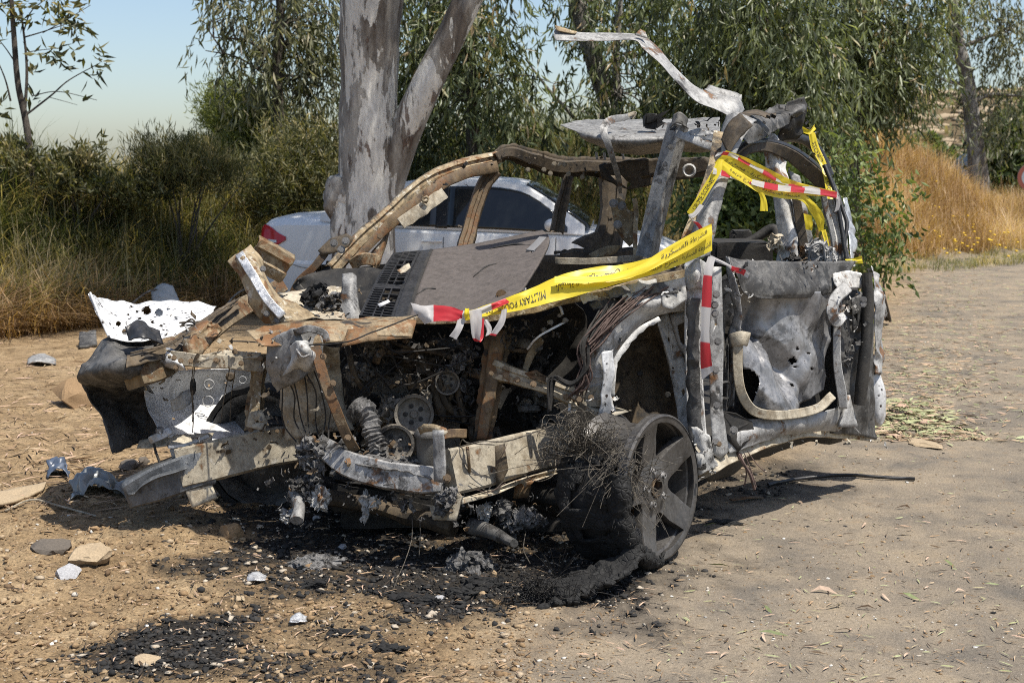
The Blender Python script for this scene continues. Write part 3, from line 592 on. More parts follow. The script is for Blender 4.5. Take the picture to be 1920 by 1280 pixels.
for k, (px, py, Y, rx, ry, s) in enumerate(((1700, 335, 45, 24, 10, 0), (1760, 300, 55, 30, 9, 1), (1720, 275, 62, 40, 8, 2), (1790, 345, 48, 26, 12, 3), (1745, 262, 75, 34, 7, 4))):
    shrub('shrub', ('leftmost low scrub on the distant stony hillside', 'second scrub from the right on the distant hillside', 'second scrub from the left on the distant hillside', 'rightmost low scrub on the distant stony hillside', 'middle scrub highest on the distant hillside')[s], ground_at(px, Y), [(px, py, Y, rx, ry)], 240, 10, .3, .14, M['green'], 48 + k, droop=0, tw=.3, stems=4, group='scrub on the far hillside')

# ---------------------------------------------------------------- grasses (nobody could count the blades)
def bank_grass(name, label, n, xr, sr, hr, hue, mat, seed, bend=(.2, .9), w=.007, clump=.6, azc=None):
    r = np.random.default_rng(seed); nc = n // 14
    cx = r.uniform(*xr, nc); cs = sr[0] + (sr[1] - sr[0]) * r.random(nc); k = r.integers(0, nc, n)
    x = cx[k] + r.normal(size=n) * .11; y = np.interp(x, BX, BY) + cs[k] + r.normal(size=n) * .11
    big = fbm2(cx, cs, .9, 3); ch = (hr[0] + (hr[1] - hr[0]) * r.random(nc) ** 1.5) * (1 + clump * big); cb = r.uniform(*bend, nc); ca = r.uniform(0, 2 * math.pi, nc) if azc is None else azc + r.normal(size=nc) * .8
    chue = hue[0] + (hue[1] - hue[0]) * np.clip(.5 + .9 * fbm2(cx + 31, cs, .8, 3) + .25 * r.normal(size=nc), 0, 1)
    base = np.stack([x, y, tz(x, y) - .02], 1)
    V, F, h = blades(base, ch[k] * (.6 + .6 * r.random(n)), w * (.6 + .8 * r.random(n)), ca[k] + r.normal(size=n) * 1.0, np.clip(cb[k] + .3 * r.normal(size=n), .02, 1.6), np.clip(chue[k] + .1 * r.normal(size=n), 0, 1))
    o = bigmesh(name, V, F, mat, attrs={'hue': h}); return tag(o, label, 'grass', kind='stuff')
bank_grass('bank_grass', 'tangled green and olive grass covering the shaded left bank', 52000, (-8, -1.2), (.0, 4.4), (.25, .75), (.05, .85), M['grass'], 51, bend=(.3, 1.5), w=.012)
bank_grass('seed_stalks', 'long arching pale stalks among the left bank grass', 2600, (-7, -1.6), (-.2, 3.4), (.5, 1.0), (.7, 1.0), M['grass'], 56, bend=(.5, 1.5), w=.009)
bank_grass('straw_grass', 'flattened golden straw at the foot of the left bank', 15000, (-7.5, -2.0), (-.9, .9), (.3, .85), (.1, .95), M['straw'], 52, bend=(.8, 1.6), w=.010)
bank_grass('bank_grass', 'yellowing grass on the bank behind the white sedan and trees', 26000, (-1.2, 5.5), (0, 5), (.3, .9), (.45, 1.0), M['grass'], 53)
bank_grass('dry_grass', 'tall reddish dry grass on the right bank', 52000, (4.6, 12.5), (-.1, 5.5), (.35, .95), (.3, 1.0), M['straw'], 54, bend=(.25, .8), w=.011)
bank_grass('verge_grass', 'short mixed grass along the edge of the road', 9000, (3.2, 12), (-2.0, .2), (.08, .3), (.2, .95), M['grass'], 55, bend=(.4, 1.2), w=.009)
# tall thin stems against the sky
r = np.random.default_rng(61); n = 260; x = np.array([P(p, 280, 14.2)[0] for p in r.uniform(230, 430, n)]); y = 14.2 + r.normal(size=n) * .3
V, F, h = blades(np.stack([x, y, tz(x, y)], 1), r.uniform(.4, 1.25, n) * (.6 + .4 * r.random(n)), np.full(n, .007), r.uniform(0, 6.3, n), r.uniform(.1, .6, n), r.uniform(.1, .5, n)); tag(bigmesh('dry_stems', V, F, M['weed'], attrs={'hue': h}), 'thin bare weed stems rising against the sky on the left bank', 'weeds', kind='stuff')

# ================================================================= PARKED WHITE SEDAN
M['carpaint'] = plain('pale silver white paint', (.72, .72, .71), .35, .0, .04, 3)
M['glass'] = plain('dark tinted glass', (.012, .014, .016), .05, 0, .1)
M['red'] = plain('red lamp lens', (.45, .012, .02), .18, 0, .05); M['chrome'] = plain('clear lamp lens', (.62, .62, .62), .2, .3, .05)
M['tyre'] = plain('tyre rubber', (.02, .02, .02), .85); M['blackgloss'] = plain('black trim', (.01, .01, .011), .3)
th = R(-7); cf = np.array([math.cos(th), math.sin(th), 0]); cn = np.array([math.sin(th), -math.cos(th), 0]); c0 = np.array([-2.60, 12.95, float(tz([0.], [13.4])[0])])
def C(x, y, z): return c0 + cf * x + cn * (y - .88) + np.array([0, 0, z])       # y: +0.88 near side, -0.88 far side
sedan = empty('parked_sedan', C(2.2, 0, 0), 'pale silver white four door sedan parked behind the big eucalyptus trunk', 'car')
ST = [0, .05, .2, .45, .7, 1.2, 1.9, 2.6, 3.2, 3.5, 3.9, 4.2, 4.38, 4.45]
topz = lambda x: np.interp(x, [0, .04, .2, .5, .85, 1.2, 2.6, 3.3, 3.6, 4.1, 4.35, 4.45], [1.0, 1.065, 1.10, 1.12, 1.13, 1.0, .98, .99, .97, .87, .76, .62])
belt = lambda x: np.interp(x, [0, .1, .3, .8, 1.2, 2.0, 2.8, 3.3, 3.9, 4.3, 4.45], [.98, 1.02, 1.04, 1.04, .99, .96, .93, .92, .84, .70, .58])
wid = lambda x: np.interp(x, [0, .05, .2, .6, 1.5, 3, 3.9, 4.25, 4.4, 4.45], [.66, .72, .80, .86, .88, .88, .84, .76, .68, .58])
rows = []
for x in np.concatenate([np.linspace(0, .3, 7), np.linspace(.4, 4.0, 34), np.linspace(4.08, 4.45, 8)]):
    w, bz, t = wid(x), belt(x), topz(x)
    half = [(w - .10, .22), (w - .03, .32), (w - .005, .50), (w - .004, .62), (w - .022, .655), (w - .018, .80), (w - .05, bz - .03), (w - .11, bz + .015), (w - .25, (bz + t) / 2 + .02), (w * .4, t), (0, t + .012)]
    pr = half + [(-a, z) for a, z in half[-2::-1]]
    rows.append([C(x, a, z) for a, z in pr])
Q = np.array(rows)
F = grid_faces(Q.shape[0], Q.shape[1]); cxs = np.concatenate([np.linspace(0, .3, 7), np.linspace(.4, 4.0, 34), np.linspace(4.08, 4.45, 8)])
keep = []
for f in F:                                               # wheel arches
    u = f[0] // Q.shape[1]; j = f[0] % Q.shape[1]; c = Q.reshape(-1, 3)[f].mean(0); x = (c - c0) @ cf; z = c[2] - c0[2]
    keep.append(not (min(math.hypot(x - .85, z - .31), math.hypot(x - 3.55, z - .31)) < .37 and (j < 6 or j > 13)))
n0 = Q.shape[1]; caps = [tuple(range(n0))[::-1], tuple(range((Q.shape[0] - 1) * n0, Q.shape[0] * n0))]
body = mesh('body', Q.reshape(-1, 3), [tuple(f) for f, k in zip(F, keep) if k] + caps, M['carpaint'], sedan, sharp=24)
def quadpatch(name, g, mat, par, thick=.004): 
    Qg = np.array(g, float); nu, nv = 14, 14
    Z = np.einsum('ai,ijk->ajk', crw(Qg.shape[0], nu), Qg); Z = np.einsum('bj,ajk->abk', crw(Qg.shape[1], nv), Z); return mesh(name, Z.reshape(-1, 3), grid_faces(nu, nv), mat, par, thick=thick)
RX = [1.38, 1.7, 2.1, 2.5, 2.72]; RZ = [1.43, 1.475, 1.49, 1.475, 1.44]
quadpatch('roof', [[C(x, y, z - .02 * (y / .55) ** 2 - (.02 if abs(y) > .5 else 0)) for y in (-.60, -.3, 0, .3, .60)] for x, z in zip(RX, RZ)], M['carpaint'], sedan, .02)
for s in (1, -1):
    yb, yt = .80 * s, .605 * s
    def sidep(x, t): 
        zb = float(belt(x)) + .01; zt = float(np.interp(x, [.62, 1.0, 1.38, 1.7, 2.1, 2.5, 2.72, 3.0, 3.35], [1.10, 1.28, 1.41, 1.45, 1.465, 1.45, 1.415, 1.25, 1.0])); zt = max(zt, zb + .005)
        q = t; z = zb + (zt - zb) * q; y = yb + (yt - yb) * (z - zb) / .52; return C(x, y, z)
    quadpatch('greenhouse_side', [[sidep(x, t) for t in (0, .5, 1)] for x in (.66, 1.0, 1.38, 1.7, 2.1, 2.5, 2.72, 3.0, 3.33)], M['carpaint'], sedan, .01)
    off = cn * .012 * s
    def pane(name, xs, lo, hi, mat, d=off): return quadpatch(name, [[sidep(x, t) + d for t in (l, (l + h_) / 2, h_)] for x, l, h_ in zip(xs, lo, hi)], mat, sedan)
    pane('rear_window_side', (1.12, 1.25, 1.42, 1.62, 1.84), (.06, .05, .05, .05, .05), (.35, .72, .85, .88, .88), M['glass'])
    pane('front_window_side', (1.96, 2.2, 2.5, 2.75, 3.0, 3.16), (.05, .05, .05, .05, .06, .1), (.88, .88, .87, .84, .72, .35), M['glass'])
    pane('pillar_trim', (1.84, 1.9, 1.96), (.03, .03, .03), (.9, .9, .9), M['blackgloss'], off * .8)
    mir = empty('mirror_anchor', (0, 0, 0)) if False else None
    V, F = lump(C(3.02, .98 * s, 1.03), (.075, .10, .065), 2, .08); mesh('mirror', V, F, M['carpaint'], sedan)
    V, F = lump(C(0.10, .735 * s, .88), (.001,) * 3, 1); 
quadpatch('windscreen', [[C(x, y, z + .025 - .03 * (y / .5) ** 2) for y in (-.60 - k * .045, -.3, 0, .3, .60 + k * .045)] for k, (x, z) in enumerate([(2.74, 1.435), (2.95, 1.315), (3.15, 1.195), (3.38, 1.03)])], M['glass'], sedan)
quadpatch('rear_screen', [[C(x, y, z + .02 - .03 * (y / .5) ** 2) for y in (-.60 - k * .045, -.3, 0, .3, .60 + k * .045)] for k, (x, z) in enumerate([(1.36, 1.43), (1.12, 1.335), (.9, 1.235), (.68, 1.125)])], M['glass'], sedan)
# tail lamp wrapping the rear corner
def skin(x, z, d=.012):
    w = float(wid(x)); bz = float(belt(x)); y = float(np.interp(z, [.22, .32, .5, .62, .655, .80, bz - .03, bz + .015], [w - .10, w - .03, w - .005, w - .004, w - .022, w - .018, w - .05, w - .11])); return C(x, y, z) + cn * d - cf * (.012 if x < .1 else 0)
lamp = quadpatch('tail_lamp', [[skin(x, z) for z in zz] for x, zz in ((.0, (.81, .89, .97)), (.05, (.80, .91, 1.01)), (.12, (.80, .90, .99)), (.2, (.81, .88, .94)), (.30, (.86, .875, .89)))], M['red'], sedan)
quadpatch('lamp_reflector', [[skin(x, z, .019) for z in zz] for x, zz in ((.02, (.825, .845, .862)), (.1, (.822, .845, .864)), (.2, (.835, .848, .858)))], M['chrome'], lamp)
for x, z in ((1.72, .86), (2.72, .85)): beam('door_handle', [C(x, .875, z), C(x + .09, .90, z), C(x + .2, .875, z)], .025, .025, M['carpaint'], sedan, 'tube', 9, world=True)
for xx in (1.05, 1.93, 3.05): beam('door_seam', [skin(xx, z, .004) for z in (.35, .5, .65, .8, .9)], .006, .004, M['blackgloss'], sedan, 'box', 8, world=True, dent=0)
beam('fuel_flap_seam', [skin(x, z, .004) for x, z in ((.27, .76), (.3, .66), (.42, .60), (.55, .58))], .006, .004, M['blackgloss'], sedan, 'box', 8, world=True, dent=0)
for x in (.85, 3.55):
    for s in (1, -1):
        w = lathe('wheel', C(x, .74 * s, .31), cn * s, [(.0, .02), (.19, .05), (.20, .09), (.22, .10), (.29, .10), (.31, .07), (.315, 0), (.30, -.1), (.0, -.1)], M['tyre'], sedan, 28)
        lathe('wheel_rim', C(x, .74 * s, .31), cn * s, [(.03, .075), (.08, .07), (.17, .085), (.19, .105)], M['chrome'], w, 20)

# ================================================================= FAR THINGS ON THE RIGHT
p = ground_at(1886, 38); fv = empty('parked_vehicle', p, 'distant dark blue vehicle half hidden beyond the dry grass on the right', 'car'); M['bluepaint'] = plain('dark blue paint', (.03, .04, .06), .3)
def Fv(x, y, z): return p + np.array([x, y, z + .1])
sec = [(-.9, .35), (-.95, .7), (-.92, .95), (-.80, 1.02), (-.68, 1.52), (-.55, 1.6), (.55, 1.6), (.68, 1.52), (.80, 1.02), (.92, .95), (.95, .7), (.9, .35)]
Qv = np.array([[Fv(a * s_, yy, z * t_) for a, z in sec] for yy, s_, t_ in ((0, .92, .97), (.15, 1, 1), (2, 1, 1), (3.2, .98, .75), (4.2, .9, .65))]); n0 = len(sec)
mesh('body', Qv.reshape(-1, 3), [tuple(f) for f in grid_faces(5, n0)] + [tuple(range(n0)), tuple(range(4 * n0, 5 * n0))[::-1]], M['bluepaint'], fv, sharp=25)
quadpatch('rear_window', [[Fv(x * q, -.012 + .05 * (1.5 - z) * 0, z) for x in (-.6, 0, .6)] for z, q in ((1.04, 1.1), (1.25, 1.0), (1.42, .95))], M['glass'], fv)
for s in (-1, 1):
    quadpatch('tail_lamp', [[Fv(s * x, -.015, z) for x in (.74, .79, .84)] for z in (.72, .8, .9)], M['red'], fv)
    lathe('wheel', Fv(s * .8, .6, .2), (s, 0, 0), [(0, .1), (.2, .1), (.3, .08), (.32, 0), (.3, -.1)], M['tyre'], fv, 18)
sg = P(1936, 332, 27); sign = empty('round_road_sign', (sg[0], sg[1], float(tz([sg[0]], [sg[1]])[0])), 'round red bordered road sign on a post cut off by the right picture edge', 'sign')
M['signwhite'] = plain('sign white', (.42, .46, .5), .4); M['signred'] = plain('sign red', (.30, .09, .06), .5); M['steel'] = plain('galvanised steel', (.3, .3, .3), .5, .5)
nn = np.array([-.25, -1, 0]); nn /= np.linalg.norm(nn)
lathe('sign_face', sg + nn * .004, nn, [(0, 0), (.225, 0), (.225, -.01)], M['signwhite'], sign, 32); lathe('red_border', sg + nn * .009, nn, [(.215, 0), (.295, 0), (.295, -.02)], M['signred'], sign, 32); lathe('back_plate', sg - nn * .02, nn, [(0, 0), (.30, 0), (.30, .012), (.0, .012)], M['steel'], sign, 32)
beam('post', [(sg[0] - nn[0] * .05, sg[1] - nn[1] * .05, float(tz([sg[0]], [sg[1]])[0]) - .2), (sg[0] - nn[0] * .05, sg[1] - nn[1] * .05, sg[2] + .28)], .05, .05, M['steel'], sign, 'tube', 4, world=True, dent=0, ref=(0, 1, 0))

# ================================================================= THE BURNT OUT WRECK
wreck = empty('burnt_car_wreck', G(900, 900), 'burnt and blown apart silver car shell without roof standing at the roadside', 'car wreck')
# ---- unseen dark firewall and floor sheets added to block light; far side
patch('light_block_bulkhead', [[(560, 560, 5.55), (760, 560, 5.5), (1000, 560, 5.4), (1290, 520, 5.2)], [(560, 700, 5.6), (760, 700, 5.55), (1000, 700, 5.45), (1290, 690, 5.25)], [(600, 850, 5.5), (760, 850, 5.45), (1000, 850, 5.35), (1290, 850, 5.15)]], M['soot'], wreck, .05, .03, 5)
patch('light_block_floor', [[(480, 800, 5.2), (760, 830, 5.2), (1290, 850, 5.1)], [(640, 690, 6.4), (1000, 690, 6.4), (1460, 730, 6.2)], [(760, 640, 7.2), (1100, 640, 7.3), (1560, 690, 7.0)]], M['soot'], wreck, .06, .03, 4)
patch('far_body_side', [[(640, 505, 5.95), (780, 490, 6.1), (1000, 478, 6.4), (1240, 478, 6.8)], [(640, 560, 5.95), (780, 560, 6.1), (1000, 560, 6.4), (1240, 560, 6.8)], [(660, 690, 5.9), (780, 680, 6.1), (1000, 660, 6.4), (1240, 650, 6.8)]], M['brown'], wreck, .04, .02, 6, crease=.01)
# ---- far front corner
corner = patch('front_wing_corner', [[(206, 628, 5.06), (240, 622, 5.14), (300, 640, 5.12)], [(176, 660, 4.98), (214, 664, 4.90), (300, 668, 4.98)], [(150, 697, 4.94), (200, 700, 4.80), (262, 696, 4.84)], [(152, 722, 5.0), (205, 735, 5.16), (290, 735, 5.32)], [(186, 788, 5.04), (236, 786, 5.26), (310, 785, 5.36)], [(207, 853, 5.02), (262, 836, 5.2), (345, 826, 5.32)]], M['dark'], wreck, .014, .012, 9, crease=.010, rag=.008, thick=.004)
patch('lamp_housing_remnant', [[(236, 612, 4.92), (262, 600, 4.98), (300, 618, 5.0)], [(240, 640, 4.9), (270, 634, 4.86), (306, 645, 4.95)]], M['blackplastic'], corner, .01, .012, 16, rag=.006)
patch('torn_liner', [[(318, 752, 5.1), (340, 736, 5.12), (356, 726, 5.15)], [(322, 772, 5.1), (346, 764, 5.1), (360, 748, 5.14)]], M['ash'], corner, .008, .014, 16, rag=.010)
patch('lower_lip', [[(262, 826, 5.1), (320, 818, 5.1), (400, 812, 5.2)], [(258, 842, 5.05), (318, 836, 5.0), (396, 838, 5.1)]], M['cream'], corner, .012, .008, 10, rag=.006)
M['whitepaint'] = burnt('scorched white paint', [(.26, .26, .26), (.44, .445, .45), (.52, .525, .53), (.62, .62, .62)], .08, rough=.4, bmp=.06, flake=.05)
M['whiteclean'] = burnt('smoked white paint', [(.28, .28, .28), (.55, .555, .56), (.64, .645, .65), (.72, .72, .72)], .10, rough=.4, bmp=.05, flake=.05, scale=.7)
nt = M['whitepaint'].node_tree; b = nt.nodes['Principled BSDF']; src = b.inputs['Base Color'].links[0].from_socket; vv = ocoord(nt)   # burn specks
vo = nt.nodes.new('ShaderNodeTexVoronoi'); vo.inputs['Scale'].default_value = 38; nt.links.new(vv, vo.inputs['Vector'])
sp = mth(nt, 'MULTIPLY', ramp(nt, vo.outputs['Distance'], [(.22, 1), (.28, 0)]), ramp(nt, tnoise(nt, vv, 7, 4), [(.46, 0), (.50, 1)]))
nt.links.new(mixc(nt, sp, src, (.03, .022, .018)), b.inputs['Base Color'])
hood = patch('bonnet', [[(168, 549, 5.14), (196, 566, 5.45), (300, 566, 5.75), (405, 574, 5.95)], [(180, 572, 5.10), (214, 588, 5.28), (305, 588, 5.5), (395, 590, 5.7)], [(192, 602, 5.04), (226, 614, 5.14), (300, 614, 5.28), (370, 606, 5.5)], [(208, 634, 4.98), (244, 646, 5.0), (300, 640, 5.08), (350, 626, 5.3)]], M['whitepaint'], wreck, .009, .022, 5.5, crease=.012, rag=.004, thick=.003, drop=[(275, 582, 8.5), (298, 586, 7.5), (222, 607, 5), (234, 622, 5.5), (286, 604, 3.2), (302, 611, 3), (262, 597, 2.6), (240, 590, 2.4), (315, 580, 2.6), (246, 575, 2.8), (258, 584, 2.4), (330, 596, 2.6)])
beam('bonnet_edge', [(168, 549, 5.13), (186, 590, 5.07), (204, 630, 4.99)], .012, .012, M['whitepaint'], hood, 'tube', 9)
inner = patch('inner_wing', [[(266, 700, 5.15), (340, 694, 5.4), (430, 690, 5.5), (530, 690, 5.6)], [(272, 750, 5.2), (340, 752, 5.46), (430, 748, 5.56), (535, 740, 5.62)], [(300, 812, 4.98), (350, 830, 5.16), (430, 832, 5.3), (535, 832, 5.4)]], M['whiteclean'], wreck, .010, .012, 6, rag=.003, folds=5, famp=.010, drop=[(432, 706, 6), (392, 722, 2.5), (424, 718, 2.5), (326, 784, 3)])
for x, y, r in ((392, 720, 8), (390, 752, 9), (455, 712, 6), (472, 728, 5)):
    c = P(x, y, 5.42); lathe('stamped_ring', c, CAMP - c, [(S(r, 5.4), .0), (S(r * 1.12, 5.4), .005), (S(r * 1.25, 5.4), 0)], M['whitepaint'], inner, 18)
# far front wheel
fw = P(492, 842, 5.35); fn = np.array([-.35, -.93, .04]); wl_ = empty('front_wheel', fw) ; adopt(wl_, wreck); wl_.matrix_parent_inverse = Matrix.Translation(-Vector(WLOC[wreck.name]))
lathe('rim', fw, fn, [(.03, -.02), (.10, -.01), (.20, -.05), (.215, 0), (.235, .03), (.248, .035), (.25, .0), (.235, -.16)], M['dark'], wl_, 40, dent=.006)
lathe('tyre_remnant', fw, fn, [(.252, .04), (.275, .045), (.29, .01), (.285, -.12), (.25, -.17)], M['char'], wl_, 44, dent=.012)
# ---- far upper rail, lock carrier, posts
rail = beam('upper_wing_rail', [(246, 700, 4.86), (300, 682, 5.0), (360, 640, 5.3), (420, 598, 5.6), (480, 562, 5.85), (520, 540, 6.0)], [.12, .12, .105, .09, .08, .07], .10, M['ochre'], wreck, 'box', 44, dent=.006, freq=7)
patch('rail_skin', [[(236, 668, 4.80), (310, 646, 5.0), (372, 604, 5.34), (440, 562, 5.7)], [(236, 690, 4.74), (314, 668, 4.94), (380, 625, 5.26), (450, 580, 5.62)]], M['brown'], rail, .012, .010, 10, crease=.008, rag=.004)
sheet('rail_gusset', [(350, 640, 4.98), (382, 604, 5.10), (404, 606, 5.14), (412, 624, 5.14), (372, 672, 4.98), (352, 668, 4.95)], M['ochre'], rail, holes=[ring(394, 614, 5.13, 2.2, 8), ring(403, 622, 5.13, 2, 8), ring(384, 624, 5.1, 1.8, 8)], thick=.05, dent=.006, rag=.002)
wires('scorched_loom', [[(340, 606 + k, 5.2), (362, 600 + k * 2, 5.15), (372 + k, 640, 5.05), (352 + k * 3, 676, 4.95)] for k in range(4)] + [[(250 + 10 * k, 668 - 4 * k, 4.8), (320, 640 + 2 * k, 4.95), (390, 600 + k, 5.3), (450, 560 + 2 * k, 5.7)] for k in range(3)], .004, M['brown'], rail, 20, wob=.02, kind='stuff')
bar = beam('lock_carrier_bar', [(300, 664, 5.020), (335, 672, 4.960), (380, 676, 4.920), (440, 680, 4.920), (490, 684, 4.940)], [.05, .055, .05, .052, .06], .05, M['cream'], wreck, 'box', 30, dent=.005)
for x, y in ((326, 674), (339, 679), (358, 680), (405, 678), (452, 684), (440, 662), (330, 692)): bolt(bar, (x, y - 3, 4.89), None, .008, M['boltrust'])
patch('carrier_bracket', [[(292, 655, 4.980), (318, 650, 5.000), (336, 660, 4.980)], [(300, 675, 4.940), (322, 672, 4.920), (345, 685, 4.920)], [(312, 690, 4.940), (330, 694, 4.920), (350, 694, 4.920)]], M['silver'], bar, .008, .014, 16, rag=.006)
sheet('carrier_flange', [(365, 668, 4.900), (420, 656, 4.920), (490, 662, 4.920), (486, 672, 4.900), (424, 670, 4.900), (366, 678, 4.890)], M['cream'], bar, holes=[ring(470, 667, 4.910, 2.2, 8), ring(395, 668, 4.910, 2, 8)], dent=.006, rag=.003)
post = beam('lamp_post_bracket', [(486, 664, 4.960), (484, 720, 4.940), (476, 770, 4.920), (482, 800, 4.900)], [.06, .055, .06, .085], .045, M['tan'], wreck, 'hat', 26, dent=.006)
sheet('bracket_foot', [(462, 800, 4.860), (468, 772, 4.880), (490, 768, 4.880), (502, 790, 4.870), (496, 808, 4.850)], M['cream'], post, holes=[ring(483, 790, 4.870, 3, 8)], rag=.002)
for x, y in ((488, 672), (500, 680), (487, 700), (470, 805)): bolt(post, (x, y, 4.89), None, .008, M['boltrust'])
wires('hanging_wire', [[(361, 690, 4.960), (360, 730, 4.960), (362, 770, 4.980), (359, 810, 5.000)], [(432, 690, 4.960), (424, 730, 4.980), (412, 790, 5.000)], [(440, 690, 4.960), (434, 740, 5.000), (430, 790, 5.020)], [(363, 690, 4.960), (364, 740, 4.960), (358, 790, 4.980)]], .0022, M['wire'], bar, 14, wob=.015, kind='stuff')
blob('burnt_clip', P(362, 724, 4.960), (.012, .012, .03), M['soot'], bar, 2, .6); lathe('grommet', P(432, 706, 5.200), CAMP - P(432, 706, 5.200), [(0, .01), (.012, .01), (.02, 0)], M['brown'], bar, 14)
# ---- far strut tower: upright torn bracket with ochre box behind
tower = patch('strut_tower_bracket', [[(427, 492, 4.98), (448, 474, 5.0), (471, 458, 5.03)], [(452, 520, 4.95), (472, 504, 4.93), (492, 492, 5.03)], [(466, 548, 4.92), (494, 536, 4.88), (514, 540, 5.0)], [(478, 580, 4.90), (514, 575, 4.86), (556, 572, 4.95)], [(500, 606, 4.88), (545, 604, 4.84), (596, 594, 4.9)]], M['tan'], wreck, .01, .010, 8, crease=.008, rag=.004, thick=.005)
beam('bracket_rib', [(450, 478, 4.97), (476, 520, 4.90), (500, 560, 4.86), (530, 594, 4.83)], .03, .02, M['silver'], tower, 'u', 18)
ob = beam('rusty_channel', [(474, 470, 5.12), (506, 486, 5.16), (540, 506, 5.2)], .13, .06, M['ochre'], wreck, 'ridge', 14, dent=.006, thick=.005)
for x, y in ((500, 588), (520, 600), (493, 504)): bolt(tower, (x, y, 4.84), None, .009, M['bolt'])
tow2 = patch('tower_top', [[(520, 545, 5.2), (570, 540, 5.3), (640, 540, 5.3)], [(540, 570, 5.05), (580, 575, 5.05), (640, 575, 5.1)], [(560, 596, 4.9), (600, 600, 4.88), (650, 600, 4.9)]], M['cream'], wreck, .012, .02, 9, crease=.01, rag=.006)
for k, (x, y, q) in enumerate(((585, 553, .035), (606, 566, .045), (624, 575, .04), (610, 590, .035), (596, 546, .03), (640, 560, .03))): blob('ash_clump', P(x, y, 5.0 + .02 * k), (q * 1.2, q, q * .8), M['melt'] if k % 2 else M['char'], tow2, 3, .6, 3, k, .25)
patch('cowl_panel', [[(556, 522, 5.5), (610, 508, 5.55), (680, 504, 5.5), (732, 506, 5.4)], [(556, 545, 5.5), (620, 536, 5.46), (690, 530, 5.4), (712, 530, 5.3)], [(640, 590, 5.35), (660, 590, 5.3), (690, 588, 5.2), (700, 586, 5.15)]], M['soot'], wreck, .014, .014, 8, rag=.005)
patch('cowl_upright', [[(642, 514, 5.1), (660, 512, 5.1), (668, 518, 5.1)], [(640, 550, 5.05), (656, 550, 5.03), (670, 560, 5.05)], [(630, 598, 5.0), (655, 600, 4.98), (682, 600, 5.0)]], M['grey'], wreck, .01, .008, 12, rag=.003)
beam('wiper_linkage', [(545, 560, 5.6), (560, 528, 5.6), (590, 500, 5.6), (612, 470, 5.62)], .03, .02, M['rust'], wreck, 'u', 16)
hp = sheet('hinge_plate', [(596, 470, 5.6), (618, 448, 5.62), (650, 438, 5.64), (664, 446, 5.64), (655, 462, 5.62), (630, 474, 5.6), (604, 480, 5.6)], M['brown'], wreck, dent=.004)
for x, y in ((626, 456), (648, 452), (640, 468)): bolt(hp, (x, y, 5.58), None, .013, M['bolt'])
wires('cowl_wire', [[(560, 535, 5.4), (575, 550, 5.3), (590, 540, 5.3), (600, 560, 5.25)], [(545, 545, 5.4), (556, 560, 5.3), (556, 590, 5.2)]], .003, M['wire'], wreck, 14, wob=.02, kind='stuff')
# ---- bumper-side rail, far: tan box rail with grey crash tip
lr = beam('front_rail', [(690, 812, 5.127), (600, 826, 5.086), (500, 840, 5.042), (400, 862, 5.002), (338, 878, 4.980)], [.115, .14, .155, .16, .155], .12, M['cream'], wreck, 'box', 46, dent=.006, freq=6)
beam('rail_flange', [(640, 796, 5.086), (540, 806, 5.046), (440, 822, 5.006), (345, 846, 4.976)], .022, .03, M['cream'], lr, 'l', 30, dent=.004)
tip = beam('crash_tip', [(400, 872, 4.989), (350, 884, 4.969), (290, 906, 4.945), (238, 926, 4.923)], [.145, .14, .13, .095], .09, M['bluegrey'], lr, 'u', 26, dent=.004, twist=[0, 8, 10, 14])
patch('tip_top_plate', [[(230, 918, 4.95), (286, 884, 4.99), (345, 858, 5.02)], [(240, 926, 4.86), (296, 896, 4.87), (350, 878, 4.89)]], M['bluegrey'], tip, .01, .006, 10, rag=.003)
cc = P(263, 931, 4.907); lathe('threaded_eye', cc, CAMP - cc, [(.008, .004), (.012, .006), (.018, .004), (.018, -.02)], M['bolt'], tip, 16)
sheet('end_flange', [(318, 842, 4.976), (332, 835, 4.980), (348, 900, 4.971), (338, 905, 4.969), (326, 868, 4.973)], M['grey'], lr, holes=[ring(336, 890, 4.972, 2.4, 8)], thick=.006, rag=.001)
beam('flange_lip', [(316, 838, 4.976), (350, 832, 4.989), (392, 816, 5.006)], .012, .03, M['silver'], lr, 'box', 10)
sheet('torn_fin', [(346, 903, 4.958), (392, 880, 4.971), (436, 861, 4.989), (440, 872, 4.989), (400, 896, 4.971), (352, 924, 4.956)], M['cream'], lr, thick=.008, dent=.006, rag=.003)
beam('stub_box', [(356, 934, 4.949), (378, 925, 4.958), (402, 915, 4.967)], .075, .06, M['cream'], lr, 'u', 8, dent=.004)
beam('tie_bolt', [(286, 816, 5.006), (292, 845, 4.998), (300, 868, 4.989)], .010, .010, M['soot'], lr, 'tube', 8)
beam('mount_strap', [(282, 826, 5.006), (305, 816, 5.006), (322, 806, 5.011)], .03, .02, M['silver'], lr, 'u', 8); lathe('mount_nut', P(300, 808, 5.006), (0, -.3, 1), [(0, .015), (.014, .015), (.02, 0)], M['bolt'], lr, 6)
for x, y in ((470, 806), (560, 800), (520, 808)): bolt(lr, (x, y, 4.95), None, .006, M['boltrust'])
blob('melted_lump', P(563, 828, 5.042), (.03, .03, .035), M['melt'], lr, 3, .5, 3, 5, .3); blob('soot_crust', P(612, 822, 5.072), (.12, .06, .05), M['char'], lr, 3, .5, 3, 6, .2)
